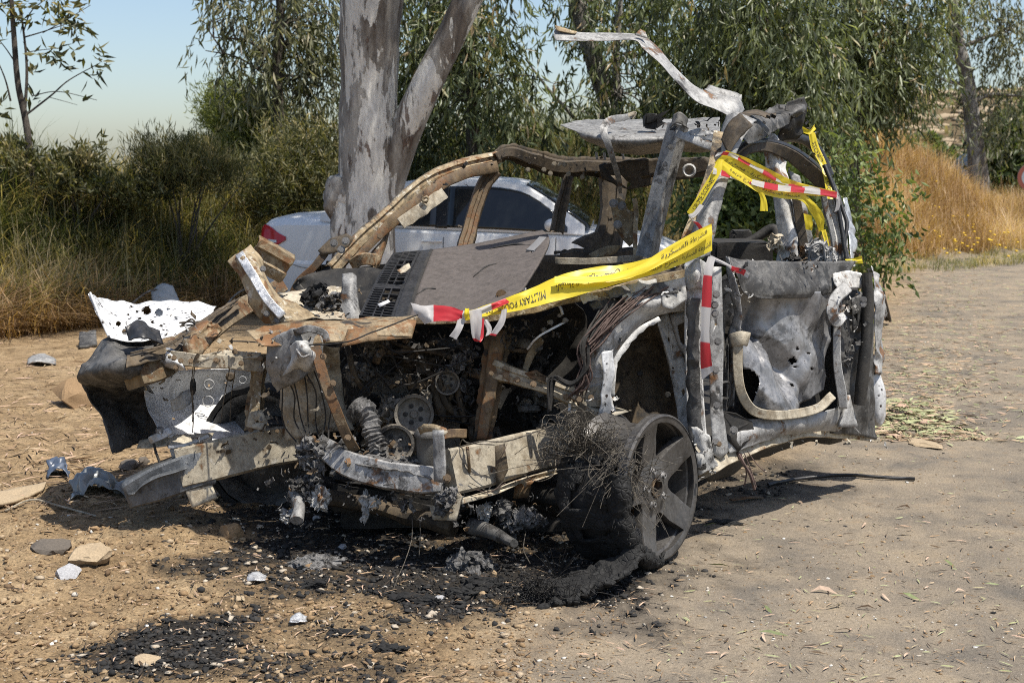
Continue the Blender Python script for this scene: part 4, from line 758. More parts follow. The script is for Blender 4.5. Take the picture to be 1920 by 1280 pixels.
# ---- headlamp area sheets
hs = patch('headlamp_panel', [[(520, 650, 4.72), (570, 640, 4.68), (636, 650, 4.72)], [(528, 710, 4.84), (576, 700, 4.74), (640, 705, 4.84)], [(540, 770, 4.86), (585, 765, 4.76), (650, 768, 4.88)], [(540, 826, 4.84), (590, 812, 4.78), (662, 806, 4.88)]], M['cream'], wreck, .010, .012, 8, crease=.012, rag=.005)
patch('headlamp_shield', [[(500, 640, 4.7), (545, 618, 4.66), (600, 622, 4.66)], [(505, 690, 4.72), (550, 668, 4.64), (606, 650, 4.66)], [(520, 735, 4.74), (556, 716, 4.66), (600, 690, 4.66)]], M['grey'], hs, .010, .012, 10, crease=.012, rag=.006)
patch('cup_bracket', [[(544, 650, 4.62), (566, 638, 4.55), (592, 650, 4.6)], [(546, 672, 4.6), (568, 660, 4.52), (594, 672, 4.6)], [(528, 706, 4.62), (560, 690, 4.6), (580, 694, 4.62)]], M['ash'], hs, .007, .008, 16, rag=.004)
beam('striker', [(556, 654, 4.52), (566, 668, 4.5), (580, 664, 4.52)], .008, .008, M['bolt'], hs, 'tube', 8)
beam('diagonal_strut', [(590, 650, 4.60), (606, 706, 4.56), (628, 762, 4.54), (648, 812, 4.56), (664, 842, 4.6)], .038, .03, M['rust'], wreck, 'box', 26, dent=.003)
for x, y in ((624, 718), (606, 668), (652, 820)): bolt(hs, (x, y, 4.53), None, .009, M['boltrust'])
wires('lamp_cable', [[(520 + 14 * k, 700, 4.7), (530 + 15 * k, 740, 4.72), (536 + 14 * k, 790, 4.74), (560 + 10 * k, 830, 4.7)] for k in range(7)], .003, M['soot'], hs, 12, wob=.03, kind='stuff')
# ---- upper radiator carrier and cowl edge
up = patch('upper_carrier', [[(462, 622, 4.76), (520, 608, 4.8), (590, 600, 4.84), (660, 598, 4.86), (782, 590, 4.88)], [(478, 640, 4.68), (535, 628, 4.70), (600, 618, 4.70), (670, 612, 4.72), (780, 603, 4.74)], [(490, 650, 4.66), (560, 646, 4.66), (620, 642, 4.66), (690, 632, 4.68), (772, 632, 4.70)]], M['ochre'], wreck, .012, .006, 8, crease=.008, rag=.003)
sheet('carrier_rust_lip', [(652, 618, 4.68), (700, 612, 4.70), (780, 605, 4.73), (772, 634, 4.70), (690, 640, 4.66), (640, 650, 4.64)], M['rust'], up, dent=.004, rag=.003)
beam('bonnet_catch', [(556, 622, 4.63), (580, 616, 4.6), (606, 624, 4.62), (612, 640, 4.62)], .022, .03, M['grey'], up, 'u', 14)
edge = beam('wing_top_edge', [(780, 600, 4.78), (880, 600, 4.72), (960, 588, 4.70), (1080, 560, 4.72), (1200, 532, 4.78), (1300, 508, 4.84)], [.025, .03, .03, .03, .03, .03], .05, M['tan'], wreck, 'box', 50, dent=.008)
patch('wing_top_skin', [[(860, 585, 5.0), (960, 572, 5.0), (1090, 545, 5.0), (1200, 520, 5.02), (1290, 498, 5.05)], [(870, 598, 4.75), (960, 585, 4.72), (1080, 558, 4.74), (1200, 530, 4.8), (1295, 508, 4.85)]], M['brown'], edge, .018, .012, 9, crease=.012, rag=.006)
beam('edge_prop', [(430, 640, 4.9), (620, 645, 4.5), (700, 622, 4.52), (782, 590, 4.6)], .006, .006, M['soot'], up, 'wire', 24)
for k, (x, y) in enumerate(((1110, 560), (1160, 552), (1200, 540), (1235, 545), (1190, 560), (1130, 572))): patch('flaked_skin', [[(x - 26, y - 4, 4.7), (x, y - 14, 4.72), (x + 30, y - 16, 4.76)], [(x - 16, y + 10, 4.68), (x + 4, y + 4, 4.7), (x + 36, y + 4, 4.72)]], M['dark'] if k % 2 else M['ash'], edge, .008, .02, 20, rag=.012)
# ---- engine bay
eng = empty('engine', P(790, 760, 5.1)); adopt(eng, wreck); eng.matrix_parent_inverse = Matrix.Translation(-Vector(WLOC[wreck.name]))
def ebox(name, x0, y0, x1, y1, Y, d, mat, par, seed=0):
    V = []
    for z in np.linspace(0, 1, 5):
        for q in np.linspace(0, 1, 5):
            for k in range(5): V.append(P(x0 + (x1 - x0) * q, y0 + (y1 - y0) * z, Y) + np.array([0, d * k / 4, 0]))
    bm = bmesh.new(); bv = [bm.verts.new(v) for v in V]; bmesh.ops.convex_hull(bm, input=bm.verts[:]); bmesh.ops.bevel(bm, geom=bm.edges[:], offset=.008, segments=2, affect='EDGES')
    bmesh.ops.triangulate(bm, faces=bm.faces[:])
    for _ in range(2): bmesh.ops.subdivide_edges(bm, edges=[e for e in bm.edges if e.calc_length() > .04], cuts=1); bmesh.ops.triangulate(bm, faces=bm.faces[:])
    for v_ in bm.verts: v_.co += mnoise.noise_vector(v_.co * 12 + Vector((seed, 0, 0))) * .009
    me = bpy.data.meshes.new(name); bm.to_mesh(me); bm.free(); return link_mesh(name, me, mat, par, True, 40)
ebox('engine_block', 690, 700, 860, 850, 5.0, .45, M['engine'], eng, 1); ebox('cylinder_head', 680, 650, 880, 705, 5.02, .3, M['brown'], eng, 2); ebox('gearbox', 880, 720, 1040, 860, 5.1, .3, M['soot'], eng, 3)
ebox('alternator', 640, 690, 700, 760, 5.0, .15, M['soot'], eng, 4); ebox('sump', 620, 900, 880, 960, 4.8, .3, M['soot'], eng, 5)
def pulley(x, y, Y, r, n, mat, par, nm='pulley'):
    c = P(x, y, Y); q = S(r, Y)
    w = lathe(nm, c, n, [(0, .012), (q * .18, .014), (q * .2, .002), (q * .62, .004), (q * .8, .012), (q * .84, .03), (q * .98, .034), (q, .028), (q * .95, .018), (q, .008), (q * .95, 0), (q * 1.0, -.012), (q * .9, -.02)], mat, par, 36)
    for k in range(5):
        a, b_, n_ = frame_of(n); t = k * 1.257; h_ = c + (a * math.cos(t) + b_ * math.sin(t)) * q * .42 + n_ * .006
        lathe('dark_hole_disc', h_, n, [(0, .0008), (q * .1, .0008), (q * .12, 0)], M['soot'], w, 10)  # shade of holes put on the pulley face as dark discs
    return w
pulley(776, 776, 4.84, 38, (.1, -1, .15), M['engine'], eng); pulley(738, 832, 4.74, 38, (.25, -1, .12), M['engine'], eng, 'crank_pulley'); pulley(838, 716, 4.9, 24, (.1, -1, .1), M['engine'], eng, 'idler_pulley')
for k, (x, y, r, mt) in enumerate(((720, 680, .05, 'soot'), (800, 670, .06, 'brown'), (850, 690, .05, 'soot'), (760, 640, .05, 'soot'), (900, 770, .05, 'brown'), (845, 740, .04, 'soot'), (700, 770, .05, 'soot'), (980, 700, .06, 'soot'), (1010, 780, .06, 'soot'))): blob('burnt_component', P(x, y, 4.98), (r, r * .8, r), M[mt], eng, 3, .45, 2.2, k + 3, .15)
for k, (x, y, q) in enumerate(((866, 676, .025), (850, 690, .02), (880, 662, .02), (826, 700, .018), (905, 700, .02), (870, 720, .02))): blob('alloy_drip', P(x, y, 4.9), q, M['melt'], eng, 3, .6, 4, 20 + k, .4)
wires('engine_pipe', [[(690, 640, 4.95), (730, 660, 4.9), (790, 655, 4.92), (850, 672, 4.95), (890, 700, 5.0)], [(700, 620, 5.0), (760, 650, 4.9), (820, 640, 4.9)], [(880, 690, 4.95), (860, 730, 4.9), (872, 790, 4.9)], [(650, 640, 4.9), (664, 700, 4.86), (690, 740, 4.9)], [(820, 700, 4.9), (840, 760, 4.9), (890, 800, 4.95)]], [.012, .008, .014, .012, .016], M['brown'], eng, 22, prof='tube6', kind='stuff')
rs = random.Random(5)
wires('engine_loom', [[(rs.uniform(660, 900), rs.uniform(620, 700), 4.9), (rs.uniform(660, 900), rs.uniform(640, 740), 4.86), (rs.uniform(700, 960), rs.uniform(660, 780), 4.88), (rs.uniform(700, 1000), rs.uniform(700, 800), 4.95)] for _ in range(9)], .004, M['soot'], eng, 24, wob=.09, kind='stuff')
sheet('heat_shield', [(800, 700, 4.92), (846, 690, 4.94), (840, 760, 4.9), (832, 795, 4.9), (818, 770, 4.9)], M['brown'], eng, rag=.004)
# corrugated hose melted white
pth = crpath(pts3([(668, 764, 4.7), (690, 780, 4.66), (700, 812, 4.62), (708, 842, 4.6), (716, 866, 4.6)]), 70); V, F, _ = sweep(pth, 'tube', [.085, .075, .06, .065, .05], [.085, .075, .06, .065, .05], 70)
V = V + np.stack([fbm(V * 40 + o, 3) for o in (0, 31, 57)], 1) * .012; c_ = np.repeat(pth, 10, 0); V = c_ + (V - c_) * (1 + .16 * np.sin(np.repeat(np.arange(70), 10) * 1.7) + .45 * fbm(V * 30, 3))[:, None]
mesh('corrugated_hose', V, F, M['melt'], wreck, sharp=30)
# ---- centre cross beam and canister
cb = beam('front_crossbeam', [(606, 838, 4.72), (650, 868, 4.58), (720, 890, 4.48), (780, 898, 4.42), (832, 900, 4.4)], [.075, .09, .10, .10, .085], .08, M['grey'], wreck, 'box', 34, dent=.006)
patch('beam_ash_cover', [[(616, 838, 4.66), (690, 850, 4.58), (750, 868, 4.46), (806, 884, 4.40)], [(624, 856, 4.60), (690, 872, 4.46), (752, 884, 4.40), (808, 898, 4.36)]], M['melt'], cb, .008, .014, 14, rag=.01)
sheet('end_plate', [(812, 806, 4.36), (832, 806, 4.34), (836, 885, 4.32), (834, 905, 4.32), (814, 902, 4.33)], M['grey'], cb, thick=.008, dent=.003, rag=.001)
beam('strap', [(786, 808, 4.42), (806, 802, 4.38), (826, 806, 4.35), (836, 814, 4.34)], .025, .03, M['tan'], cb, 'flat', 12)
can = lathe('canister', P(800, 842, 4.5), (0, -.12, 1), [(0, .075), (.034, .075), (.040, .07), (.044, .06), (.044, .054), (.036, .05), (.036, -.05), (.03, -.055)], M['dark'], wreck, 28)
beam('canister_arm', [(820, 818, 4.5), (846, 812, 4.54), (872, 812, 4.58)], .03, .02, M['rust'], can, 'u', 10)
for k, (x, y, q) in enumerate(((760, 872, .025), (770, 866, .02), (786, 870, .02), (718, 872, .018), (640, 846, .03), (838, 856, .02), (828, 868, .018), (600, 850, .04), (590, 870, .035), (584, 900, .03), (574, 845, .035))): blob('ash_clump', P(x, y, 4.5 if x > 650 else 4.66), q, M['melt'], cb, 3, .6, 4, 40 + k, .45)
# ---- near front rail
rr = beam('front_rail', [(836, 886, 4.40), (900, 872, 4.5), (980, 850, 4.66), (1060, 832, 4.82)], [.16, .16, .155, .15], .10, M['cream'], wreck, 'box', 40, dent=.005, freq=6)
sheet('rail_lower_flange', [(860, 936, 4.36), (930, 916, 4.46), (1000, 890, 4.58), (1076, 868, 4.72), (1076, 876, 4.72), (1002, 902, 4.57), (985, 916, 4.56), (978, 905, 4.56), (932, 926, 4.45), (862, 946, 4.36)], M['cream'], rr, holes=[ring(962, 904, 4.53, 2.2, 8), ring(922, 918, 4.46, 2, 8)], rag=.001)
foot = sheet('rail_foot', [(838, 926, 4.36), (858, 920, 4.35), (866, 930, 4.35), (856, 976, 4.33), (812, 974, 4.36), (806, 950, 4.38), (826, 944, 4.37)], M['cream'], rr, thick=.01, dent=.006, rag=.002)
bolt(foot, (838, 896, 4.32), None, .011, M['boltrust']); bolt(foot, (846, 958, 4.32), None, .006, M['boltrust'])
for k, (x, y, q) in enumerate(((835, 935, .025), (828, 955, .02), (845, 925, .02))): blob('ash_clump', P(x, y, 4.34), q, M['melt'], rr, 3, .6, 4, 60 + k, .4)
sheet('band', [(928, 836, 4.44), (946, 832, 4.46), (952, 880, 4.46), (940, 912, 4.44), (930, 908, 4.44)], M['brown'], rr, dent=.006, rag=.002)
beam('claw', [(876, 838, 4.4), (878, 858, 4.38), (880, 885, 4.4)], .012, .012, M['rust'], rr, 'tube', 8)
wires('rail_cable', [[(860, 838, 4.42), (900, 830, 4.38), (950, 830, 4.42), (1000, 812, 4.5), (1040, 796, 4.56)], [(862, 836, 4.42), (868, 826, 4.4), (880, 832, 4.38), (930, 834, 4.4)], [(858, 850, 4.4), (890, 890, 4.4), (960, 880, 4.44), (1040, 858, 4.6)], [(880, 905, 4.38), (920, 920, 4.4), (946, 900, 4.42)], [(985, 890, 4.5), (1010, 905, 4.5), (1040, 890, 4.56), (1046, 860, 4.6)], [(836, 900, 4.35), (850, 860, 4.35), (862, 842, 4.4)]], [.0028, .0022, .0016, .0016, .0018, .0016], M['wire'], rr, 22, wob=.012, kind='stuff')
wires('copper_wire', [[(930, 870, 4.42), (945, 850, 4.4), (950, 836, 4.42)], [(890, 916, 4.38), (920, 922, 4.38), (948, 904, 4.42)], [(1040, 880, 4.58), (1046, 862, 4.58), (1040, 840, 4.6)]], .0014, M['copper'], rr, 14, wob=.01, kind='stuff')
# ---- right side uprights of the engine bay
pr = beam('front_upright', [(935, 620, 4.85), (928, 680, 4.80), (916, 750, 4.76), (904, 826, 4.72)], [.10, .085, .075, .06], .05, M['rust'], wreck, 'hat', 30, dent=.006)
for x, y in ((914, 770), (921, 700), (930, 655)): bolt(pr, (x, y, 4.72), None, .007, M['boltrust'])
ar = beam('support_arm', [(925, 690, 4.78), (965, 704, 4.74), (1030, 724, 4.7), (1090, 748, 4.68)], [.085, .06, .065, .075], .05, M['cream'], wreck, 'ridge', 30, dent=.008)
for x, y in ((948, 704), (1000, 720), (1062, 744), (1083, 748), (970, 712)): bolt(ar, (x, y, 4.66), None, .009, M['boltrust'])
sheet('arm_clip', [(984, 700, 4.68), (1004, 693, 4.7), (1024, 706, 4.7), (1022, 718, 4.68), (1000, 712, 4.67)], M['rust'], ar, holes=[ring(1005, 702, 4.69, 2.5, 8)], rag=.002)
lamp_b = patch('headlamp_bowl', [[(960, 640, 4.95), (1010, 600, 5.0), (1070, 560, 5.0)], [(975, 690, 5.05), (1030, 650, 5.15), (1100, 600, 5.1)], [(960, 770, 5.0), (1010, 740, 5.1), (1090, 700, 5.05)]], M['soot'], wreck, .014, .016, 8, crease=.012, rag=.006)
patch('scorched_strip', [[(1012, 628, 4.84), (1022, 640, 4.82)], [(990, 660, 4.8), (1002, 668, 4.8)], [(972, 720, 4.78), (980, 720, 4.78)]], M['tan'], lamp_b, .008, .006, 14, rag=.003)
beam('lamp_lever', [(990, 652, 4.74), (1004, 636, 4.72), (1024, 622, 4.72), (1060, 604, 4.74)], .008, .03, M['silver'], lamp_b, 'box', 14)
for k, (x, y) in enumerate(((1042, 570), (1050, 590), (1032, 604), (1060, 600), (1020, 618))): blob('burnt_relay', P(x, y, 4.72), (.012, .01, .01), M['melt'], lamp_b, 2, .5, 3, k)
beam('lamp_pin', [(1044, 566, 4.72), (1052, 578, 4.71), (1056, 590, 4.71)], .012, .012, M['silver'], lamp_b, 'tube', 8)
# ---- near wing arch: ash white band
arch = patch('wheel_arch_band', [[(1306, 512, 4.84), (1310, 545, 4.80), (1312, 576, 4.84)], [(1258, 524, 4.80), (1250, 560, 4.72), (1262, 584, 4.80)], [(1200, 545, 4.76), (1196, 575, 4.66), (1222, 596, 4.76)], [(1146, 590, 4.72), (1156, 608, 4.62), (1190, 622, 4.72)], [(1104, 640, 4.70), (1128, 652, 4.60), (1160, 668, 4.70)], [(1094, 690, 4.70), (1120, 698, 4.6), (1148, 700, 4.68)], [(1098, 740, 4.70), (1122, 742, 4.61), (1146, 745, 4.66)], [(1100, 768, 4.70), (1124, 778, 4.62), (1152, 768, 4.66)]], M['ashwhite'], wreck, .009, .004, 9, crease=.005, rag=.005, thick=.003, folds=5, famp=.008, sharp=25)
beam('arch_return_flange', [(1236, 598, 4.70), (1196, 622, 4.66), (1160, 668, 4.62), (1150, 710, 4.6), (1148, 742, 4.6)], .018, .014, M['ash'], arch, 'l', 24)
patch('white_torn_edge', [[(1128, 660, 4.58), (1150, 655, 4.6)], [(1132, 700, 4.56), (1152, 700, 4.58)], [(1128, 745, 4.56), (1145, 742, 4.58)], [(1120, 790, 4.58), (1152, 770, 4.6)]], M['whitepaint'], arch, .008, .006, 16, rag=.005)
sheet('corner_plate', [(1070, 745, 4.64), (1100, 730, 4.62), (1124, 720, 4.6), (1140, 760, 4.6), (1180, 770, 4.66), (1150, 780, 4.6), (1122, 776, 4.58), (1096, 760, 4.6)], M['cream'], arch, holes=[ring(1110, 744, 4.61, 4, 10)], dent=.008, rag=.004)
bolt(arch, (1086, 748, 4.58), None, .012, M['boltrust']); bolt(arch, (1108, 745, 4.58), None, .008, M['boltrust'])
wires('melted_loom', [[(1160 + rs.uniform(-20, 30), 560 + rs.uniform(-6, 12), 4.66), (1110 + rs.uniform(-12, 30), 620 + rs.uniform(-12, 12), 4.6), (1088 + rs.uniform(-8, 22), 665 + rs.uniform(-8, 8), 4.58), (1090 + rs.uniform(-8, 20), 710 + rs.uniform(-8, 8), 4.57), (1074 + rs.uniform(-10, 20), 740, 4.58)] for _ in range(16)] + [[(1230 + rs.uniform(-20, 20), 540 + rs.uniform(-8, 8), 4.72), (1160 + rs.uniform(-12, 20), 585 + rs.uniform(-12, 12), 4.62), (1106, 650 + rs.uniform(-9, 9), 4.58)] for _ in range(14)], [.0030, .0022, .004], M['copper'], arch, 20, wob=.02, kind='stuff')
wires('sooty_loom', [[(1130 + rs.uniform(-20, 30), 575 + rs.uniform(-6, 12), 4.64), (1096 + rs.uniform(-8, 14), 640, 4.58), (1096 + rs.uniform(-4, 14), 690, 4.56), (1070 + rs.uniform(-10, 10), 720, 4.57), (1036 + rs.uniform(-6, 6), 705 + rs.uniform(0, 8), 4.6), (1030, 770, 4.58)] for _ in range(6)], .0045, M['soot'], arch, 24, wob=.014, kind='stuff')
wh = patch('inner_wheelhouse', [[(1130, 600, 5.0), (1210, 560, 5.1), (1300, 545, 5.1)], [(1120, 690, 5.1), (1210, 680, 5.25), (1300, 680, 5.15)], [(1130, 790, 5.05), (1210, 800, 5.2), (1300, 800, 5.1)]], M['brown'], wreck, .016, .016, 7, crease=.012)
sheet('wing_support', [(1232, 598, 4.86), (1252, 585, 4.86), (1290, 700, 4.84), (1296, 840, 4.80), (1278, 850, 4.80), (1268, 760, 4.84), (1256, 690, 4.88)], M['ash'], wh, holes=[ring(1254, 636, 4.87, 3, 8, 4), ring(1281, 735, 4.83, 3, 8, 6), ring(1262, 690, 4.86, 2.5, 8)], dent=.004, rag=.002)
sheet('wing_gusset', [(1256, 590, 4.84), (1300, 580, 4.82), (1300, 690, 4.80), (1272, 650, 4.84)], M['grey'], wh, holes=[[(1270, 610, 4.83), (1285, 602, 4.825), (1290, 655, 4.82), (1276, 640, 4.83)]], rag=.002)
for x, y in ((1252, 740), (1200, 700), (1160, 640)): lathe('wheelhouse_plug', P(x, y, 5.06), CAMP - P(x, y, 5.06), [(0, .02), (.01, .02), (.013, 0)], M['soot'], wh, 12)
# ---- A pillar foot, hinge strip, sill
ap = beam('hinge_pillar', [(1302, 500, 4.84), (1300, 600, 4.80), (1302, 720, 4.78), (1306, 800, 4.76), (1312, 880, 4.74)], [.075, .07, .066, .07, .085], .08, M['ashwhite'], wreck, 'box', 44, dent=.002)
patch('sooty_pillar_strip', [[(1288, 560, 4.74), (1312, 560, 4.73)], [(1288, 700, 4.72), (1312, 700, 4.71)], [(1292, 860, 4.69), (1318, 865, 4.68)]], M['dark'], ap, .012, .002, 14, rag=.010)
patch('pillar_shoulder', [[(1286, 500, 4.78), (1306, 486, 4.76), (1326, 494, 4.80)], [(1284, 520, 4.76), (1306, 512, 4.72), (1326, 520, 4.77)], [(1288, 545, 4.76), (1308, 540, 4.73), (1324, 545, 4.77)]], M['grey'], ap, .008, .006, 14)
sheet('wing_mount_plate', [(1238, 530, 4.72), (1284, 520, 4.74), (1288, 560, 4.73), (1260, 580, 4.70), (1242, 575, 4.70)], M['ash'], ap, holes=[ring(1262, 550, 4.72, 3.5, 10), ring(1250, 556, 4.71, 2.5, 8), ring(1274, 545, 4.73, 2.5, 8)], dent=.004, rag=.002)
hg = sheet('hinge_strip', [(1334, 500, 4.80), (1352, 500, 4.82), (1356, 640, 4.80), (1354, 760, 4.78), (1360, 800, 4.77), (1366, 845, 4.76), (1352, 862, 4.75), (1338, 852, 4.74), (1332, 780, 4.76), (1330, 640, 4.78)], M['grey'], wreck, holes=[ring(1346, 735, 4.78, 3.2, 10), ring(1342, 608, 4.79, 2.5, 8)], thick=.005, dent=.002)
for x, y in ((1343, 552), (1341, 588), (1346, 640), (1342, 694), (1344, 760), (1342, 828), (1340, 572)): bolt(hg, (x, y, 4.74), None, .011, M['bolt'])
sill = beam('sill', [(1318, 884, 4.72), (1370, 858, 4.84), (1430, 832, 5.0), (1500, 812, 5.22), (1560, 812, 5.42), (1636, 822, 5.62)], [.05, .045, .04, .04, .035, .02], .07, M['cream'], wreck, 'box', 40, dent=.008)
patch('sill_underside', [[(1312, 880, 4.72), (1400, 845, 4.92), (1500, 812, 5.22), (1580, 812, 5.45)], [(1330, 905, 4.9), (1410, 870, 5.1), (1505, 835, 5.4), (1580, 830, 5.6)]], M['soot'], sill, .02, .012, 8, rag=.01)
patch('melted_sill_front', [[(1296, 800, 4.70), (1312, 806, 4.68), (1330, 816, 4.68)], [(1300, 850, 4.69), (1316, 850, 4.67), (1340, 856, 4.68)], [(1302, 892, 4.70), (1318, 888, 4.68), (1346, 872, 4.70)]], M['ash'], sill, .008, .008, 16, rag=.010)
# ---- door shell
door = empty('door_shell', P(1480, 815, 5.15)); adopt(door, wreck); door.matrix_parent_inverse = Matrix.Translation(-Vector(WLOC[wreck.name]))
M['doorgrey'] = burnt('smoke stained door steel', [(.045, .045, .046), (.17, .17, .174), (.25, .25, .255), (.38, .38, .38)], .26, metal=.4, rough=.45, scale=.7, bmp=.12, flake=.1)
patch('inner_skin', [[(1380, 520, 4.98), (1450, 545, 5.06), (1510, 545, 5.2), (1570, 545, 5.36)], [(1384, 580, 4.98), (1440, 590, 5.06), (1500, 600, 5.2), (1565, 600, 5.38)], [(1388, 640, 4.98), (1440, 640, 5.02), (1500, 648, 5.14), (1556, 660, 5.34)], [(1390, 700, 4.98), (1440, 700, 5.0), (1500, 700, 5.12), (1545, 690, 5.32)], [(1400, 760, 4.98), (1445, 765, 5.03), (1500, 765, 5.16), (1540, 730, 5.30)]], M['doorgrey'], door, .008, .010, 6, crease=.008, folds=26, famp=.024, drop=[(1398, 718, 26), (1399, 740, 18), (1486, 676, 6.5), (1494, 654, 3), (1492, 688, 2.5), (1516, 662, 2.5), (1522, 692, 3), (1484, 720, 3)], sharp=30)
patch('door_shade_sheet', [[(1350, 520, 5.12), (1450, 540, 5.2), (1610, 540, 5.6)], [(1350, 680, 5.12), (1450, 680, 5.2), (1610, 680, 5.6)], [(1360, 830, 5.05), (1450, 810, 5.15), (1610, 800, 5.55)]], M['soot'], door, .03, .01)  # dark sheet behind the skin stands in for shade inside the door
patch('waist_flange', [[(1366, 479, 4.90), (1420, 486, 5.02), (1500, 490, 5.22), (1606, 489, 5.50)], [(1380, 505, 4.88), (1424, 515, 4.98), (1500, 520, 5.18), (1590, 516, 5.44)], [(1396, 545, 4.90), (1430, 548, 4.96), (1500, 548, 5.14), (1576, 532, 5.38)], [(1412, 560, 4.93), (1440, 560, 4.98), (1500, 560, 5.16), (1576, 545, 5.38)]], M['dark'], door, .010, .006, 8, crease=.006, rag=.003)
patch('leading_edge', [[(1364, 480, 4.92), (1372, 482, 4.88)], [(1372, 540, 4.90), (1385, 545, 4.86)], [(1378, 590, 4.92), (1391, 585, 4.87)], [(1366, 625, 4.92), (1384, 628, 4.87)], [(1368, 690, 4.90), (1380, 690, 4.86)], [(1364, 762, 4.88), (1376, 765, 4.85)]], M['grey'], door, .009, .006, 12, rag=.003)
sheet('hinge_face', [(1352, 520, 4.90), (1374, 520, 4.94), (1386, 600, 4.94), (1366, 640, 4.92), (1366, 760, 4.90), (1352, 800, 4.86)], M['dark'], door, holes=[ring(1366, 626, 4.93, 10, 14, 15)], dent=.004)
beam('check_strap', [(1346, 718, 4.80), (1366, 716, 4.84), (1366, 744, 4.84), (1346, 745, 4.80)], .008, .012, M['dark'], door, 'box', 16)
beam('seal_channel', [(1384, 640, 4.86), (1383, 690, 4.84), (1390, 735, 4.83), (1412, 768, 4.86), (1450, 778, 4.94), (1500, 774, 5.06), (1535, 764, 5.14), (1558, 744, 5.2)], .034, .028, M['cream'], door, 'u', 60, dent=.002)
beam('channel_bracket', [(1372, 638, 4.86), (1388, 634, 4.84), (1400, 636, 4.86)], .05, .02, M['cream'], door, 'u', 8)
patch('lower_shell', [[(1352, 780, 4.84), (1420, 786, 4.92), (1500, 780, 5.12), (1575, 760, 5.32)], [(1356, 815, 4.80), (1420, 812, 4.88), (1500, 795, 5.10), (1590, 785, 5.36)], [(1368, 850, 4.78), (1430, 828, 4.92), (1500, 808, 5.16), (1610, 810, 5.46)]], M['grey'], door, .010, .006, 8, crease=.006, rag=.003, sharp=25)
sheet('sooty_gusset', [(1352, 770, 4.80), (1380, 775, 4.82), (1410, 790, 4.86), (1415, 815, 4.86), (1384, 846, 4.80), (1362, 820, 4.78)], M['soot'], door, holes=[ring(1376, 806, 4.81, 4, 10)], rag=.002)
bolt(door, (1376, 806, 4.78), None, .012, M['bolt']); bolt(door, (1348, 832, 4.73), None, .008, M['boltrust'])
patch('rear_panel', [[(1572, 545, 5.36), (1605, 545, 5.44), (1636, 560, 5.55)], [(1568, 640, 5.34), (1605, 640, 5.40), (1640, 640, 5.55)], [(1570, 740, 5.32), (1605, 740, 5.40), (1638, 740, 5.55)], [(1556, 812, 5.34), (1600, 815, 5.42), (1642, 822, 5.58)]], M['dark'], door, .012, .010, 9, crease=.010, rag=.006)
beam('window_guide', [(1626, 512, 5.42), (1628, 580, 5.40), (1622, 660, 5.36), (1616, 720, 5.34), (1612, 758, 5.34)], [.04, .05, .05, .055, .05], .05, M['soot'], door, 'tube', 30, dent=.003)
beam('regulator_rail', [(1571, 560, 5.30), (1569, 620, 5.28), (1570, 680, 5.27), (1578, 735, 5.27), (1580, 765, 5.27)], [.028, .026, .03, .036, .03], .03, M['grey'], door, 'u', 26)
beam('pull_hook', [(1586, 540, 5.3), (1566, 560, 5.26), (1560, 585, 5.24), (1568, 602, 5.24), (1580, 594, 5.26)], [.05, .045, .045, .04, .03], .04, M['grey'], door, 'u', 24)
patch('pale_pad', [[(1562, 512, 5.34), (1590, 508, 5.38), (1612, 512, 5.44)], [(1564, 530, 5.32), (1590, 528, 5.36), (1616, 530, 5.44)], [(1572, 546, 5.32), (1596, 540, 5.36), (1614, 540, 5.44)]], M['ash'], door, .008, .008, 16, rag=.004)
sheet('latch_plate', [(1596, 560, 5.36), (1612, 552, 5.40), (1622, 556, 5.42), (1620, 622, 5.42), (1600, 620, 5.38)], M['dark'], door, holes=[[(1594 + 6, 590, 5.37), (1608, 586, 5.39), (1608, 606, 5.39), (1600, 608, 5.37)]], rag=.002)
for x, y in ((1619, 562), (1618, 570), (1574, 770)): bolt(door, (x, y, 5.32), None, .011, M['bolt'])
sheet('triangular_brace', [(1590, 740, 5.33), (1606, 800, 5.34), (1572, 800, 5.28)], M['grey'], door, thick=.02)
blob('ash_flakes', P(1584, 672, 5.36), (.03, .01, .03), M['melt'], door, 3, .6, 5, 3, .5)
rq = patch('rear_quarter_shred', [[(1632, 500, 5.7), (1645, 520, 5.75), (1650, 545, 5.8)], [(1636, 560, 5.66), (1650, 565, 5.7), (1656, 575, 5.8)], [(1638, 640, 5.66), (1648, 640, 5.7), (1654, 640, 5.8)], [(1636, 700, 5.66), (1646, 700, 5.7), (1652, 705, 5.8)]], M['grey'], wreck, .010, .016, 10, crease=.014, rag=.010)
patch('rear_quarter_skin', [[(1634, 660, 5.7), (1646, 680, 5.74), (1650, 700, 5.8)], [(1636, 730, 5.68), (1652, 735, 5.7), (1660, 745, 5.8)], [(1632, 780, 5.68), (1648, 788, 5.68), (1658, 785, 5.76)], [(1634, 794, 5.72), (1648, 798, 5.72), (1656, 790, 5.8)]], M['whitepaint'], wreck, .009, .010, 9, rag=.004)
wires('sill_loom', [[(1384, 850, 4.82), (1392, 872, 4.8), (1402, 895, 4.8), (1410, 920, 4.8)], [(1396, 850, 4.84), (1412, 880, 4.82), (1420, 910, 4.8)], [(1400, 846, 4.86), (1420, 872, 4.84), (1436, 890, 4.8)], [(1390, 848, 4.82), (1398, 880, 4.8), (1396, 906, 4.8)]], [.007, .0022, .002, .003], M['copper'], sill, 18, wob=.02, kind='stuff')
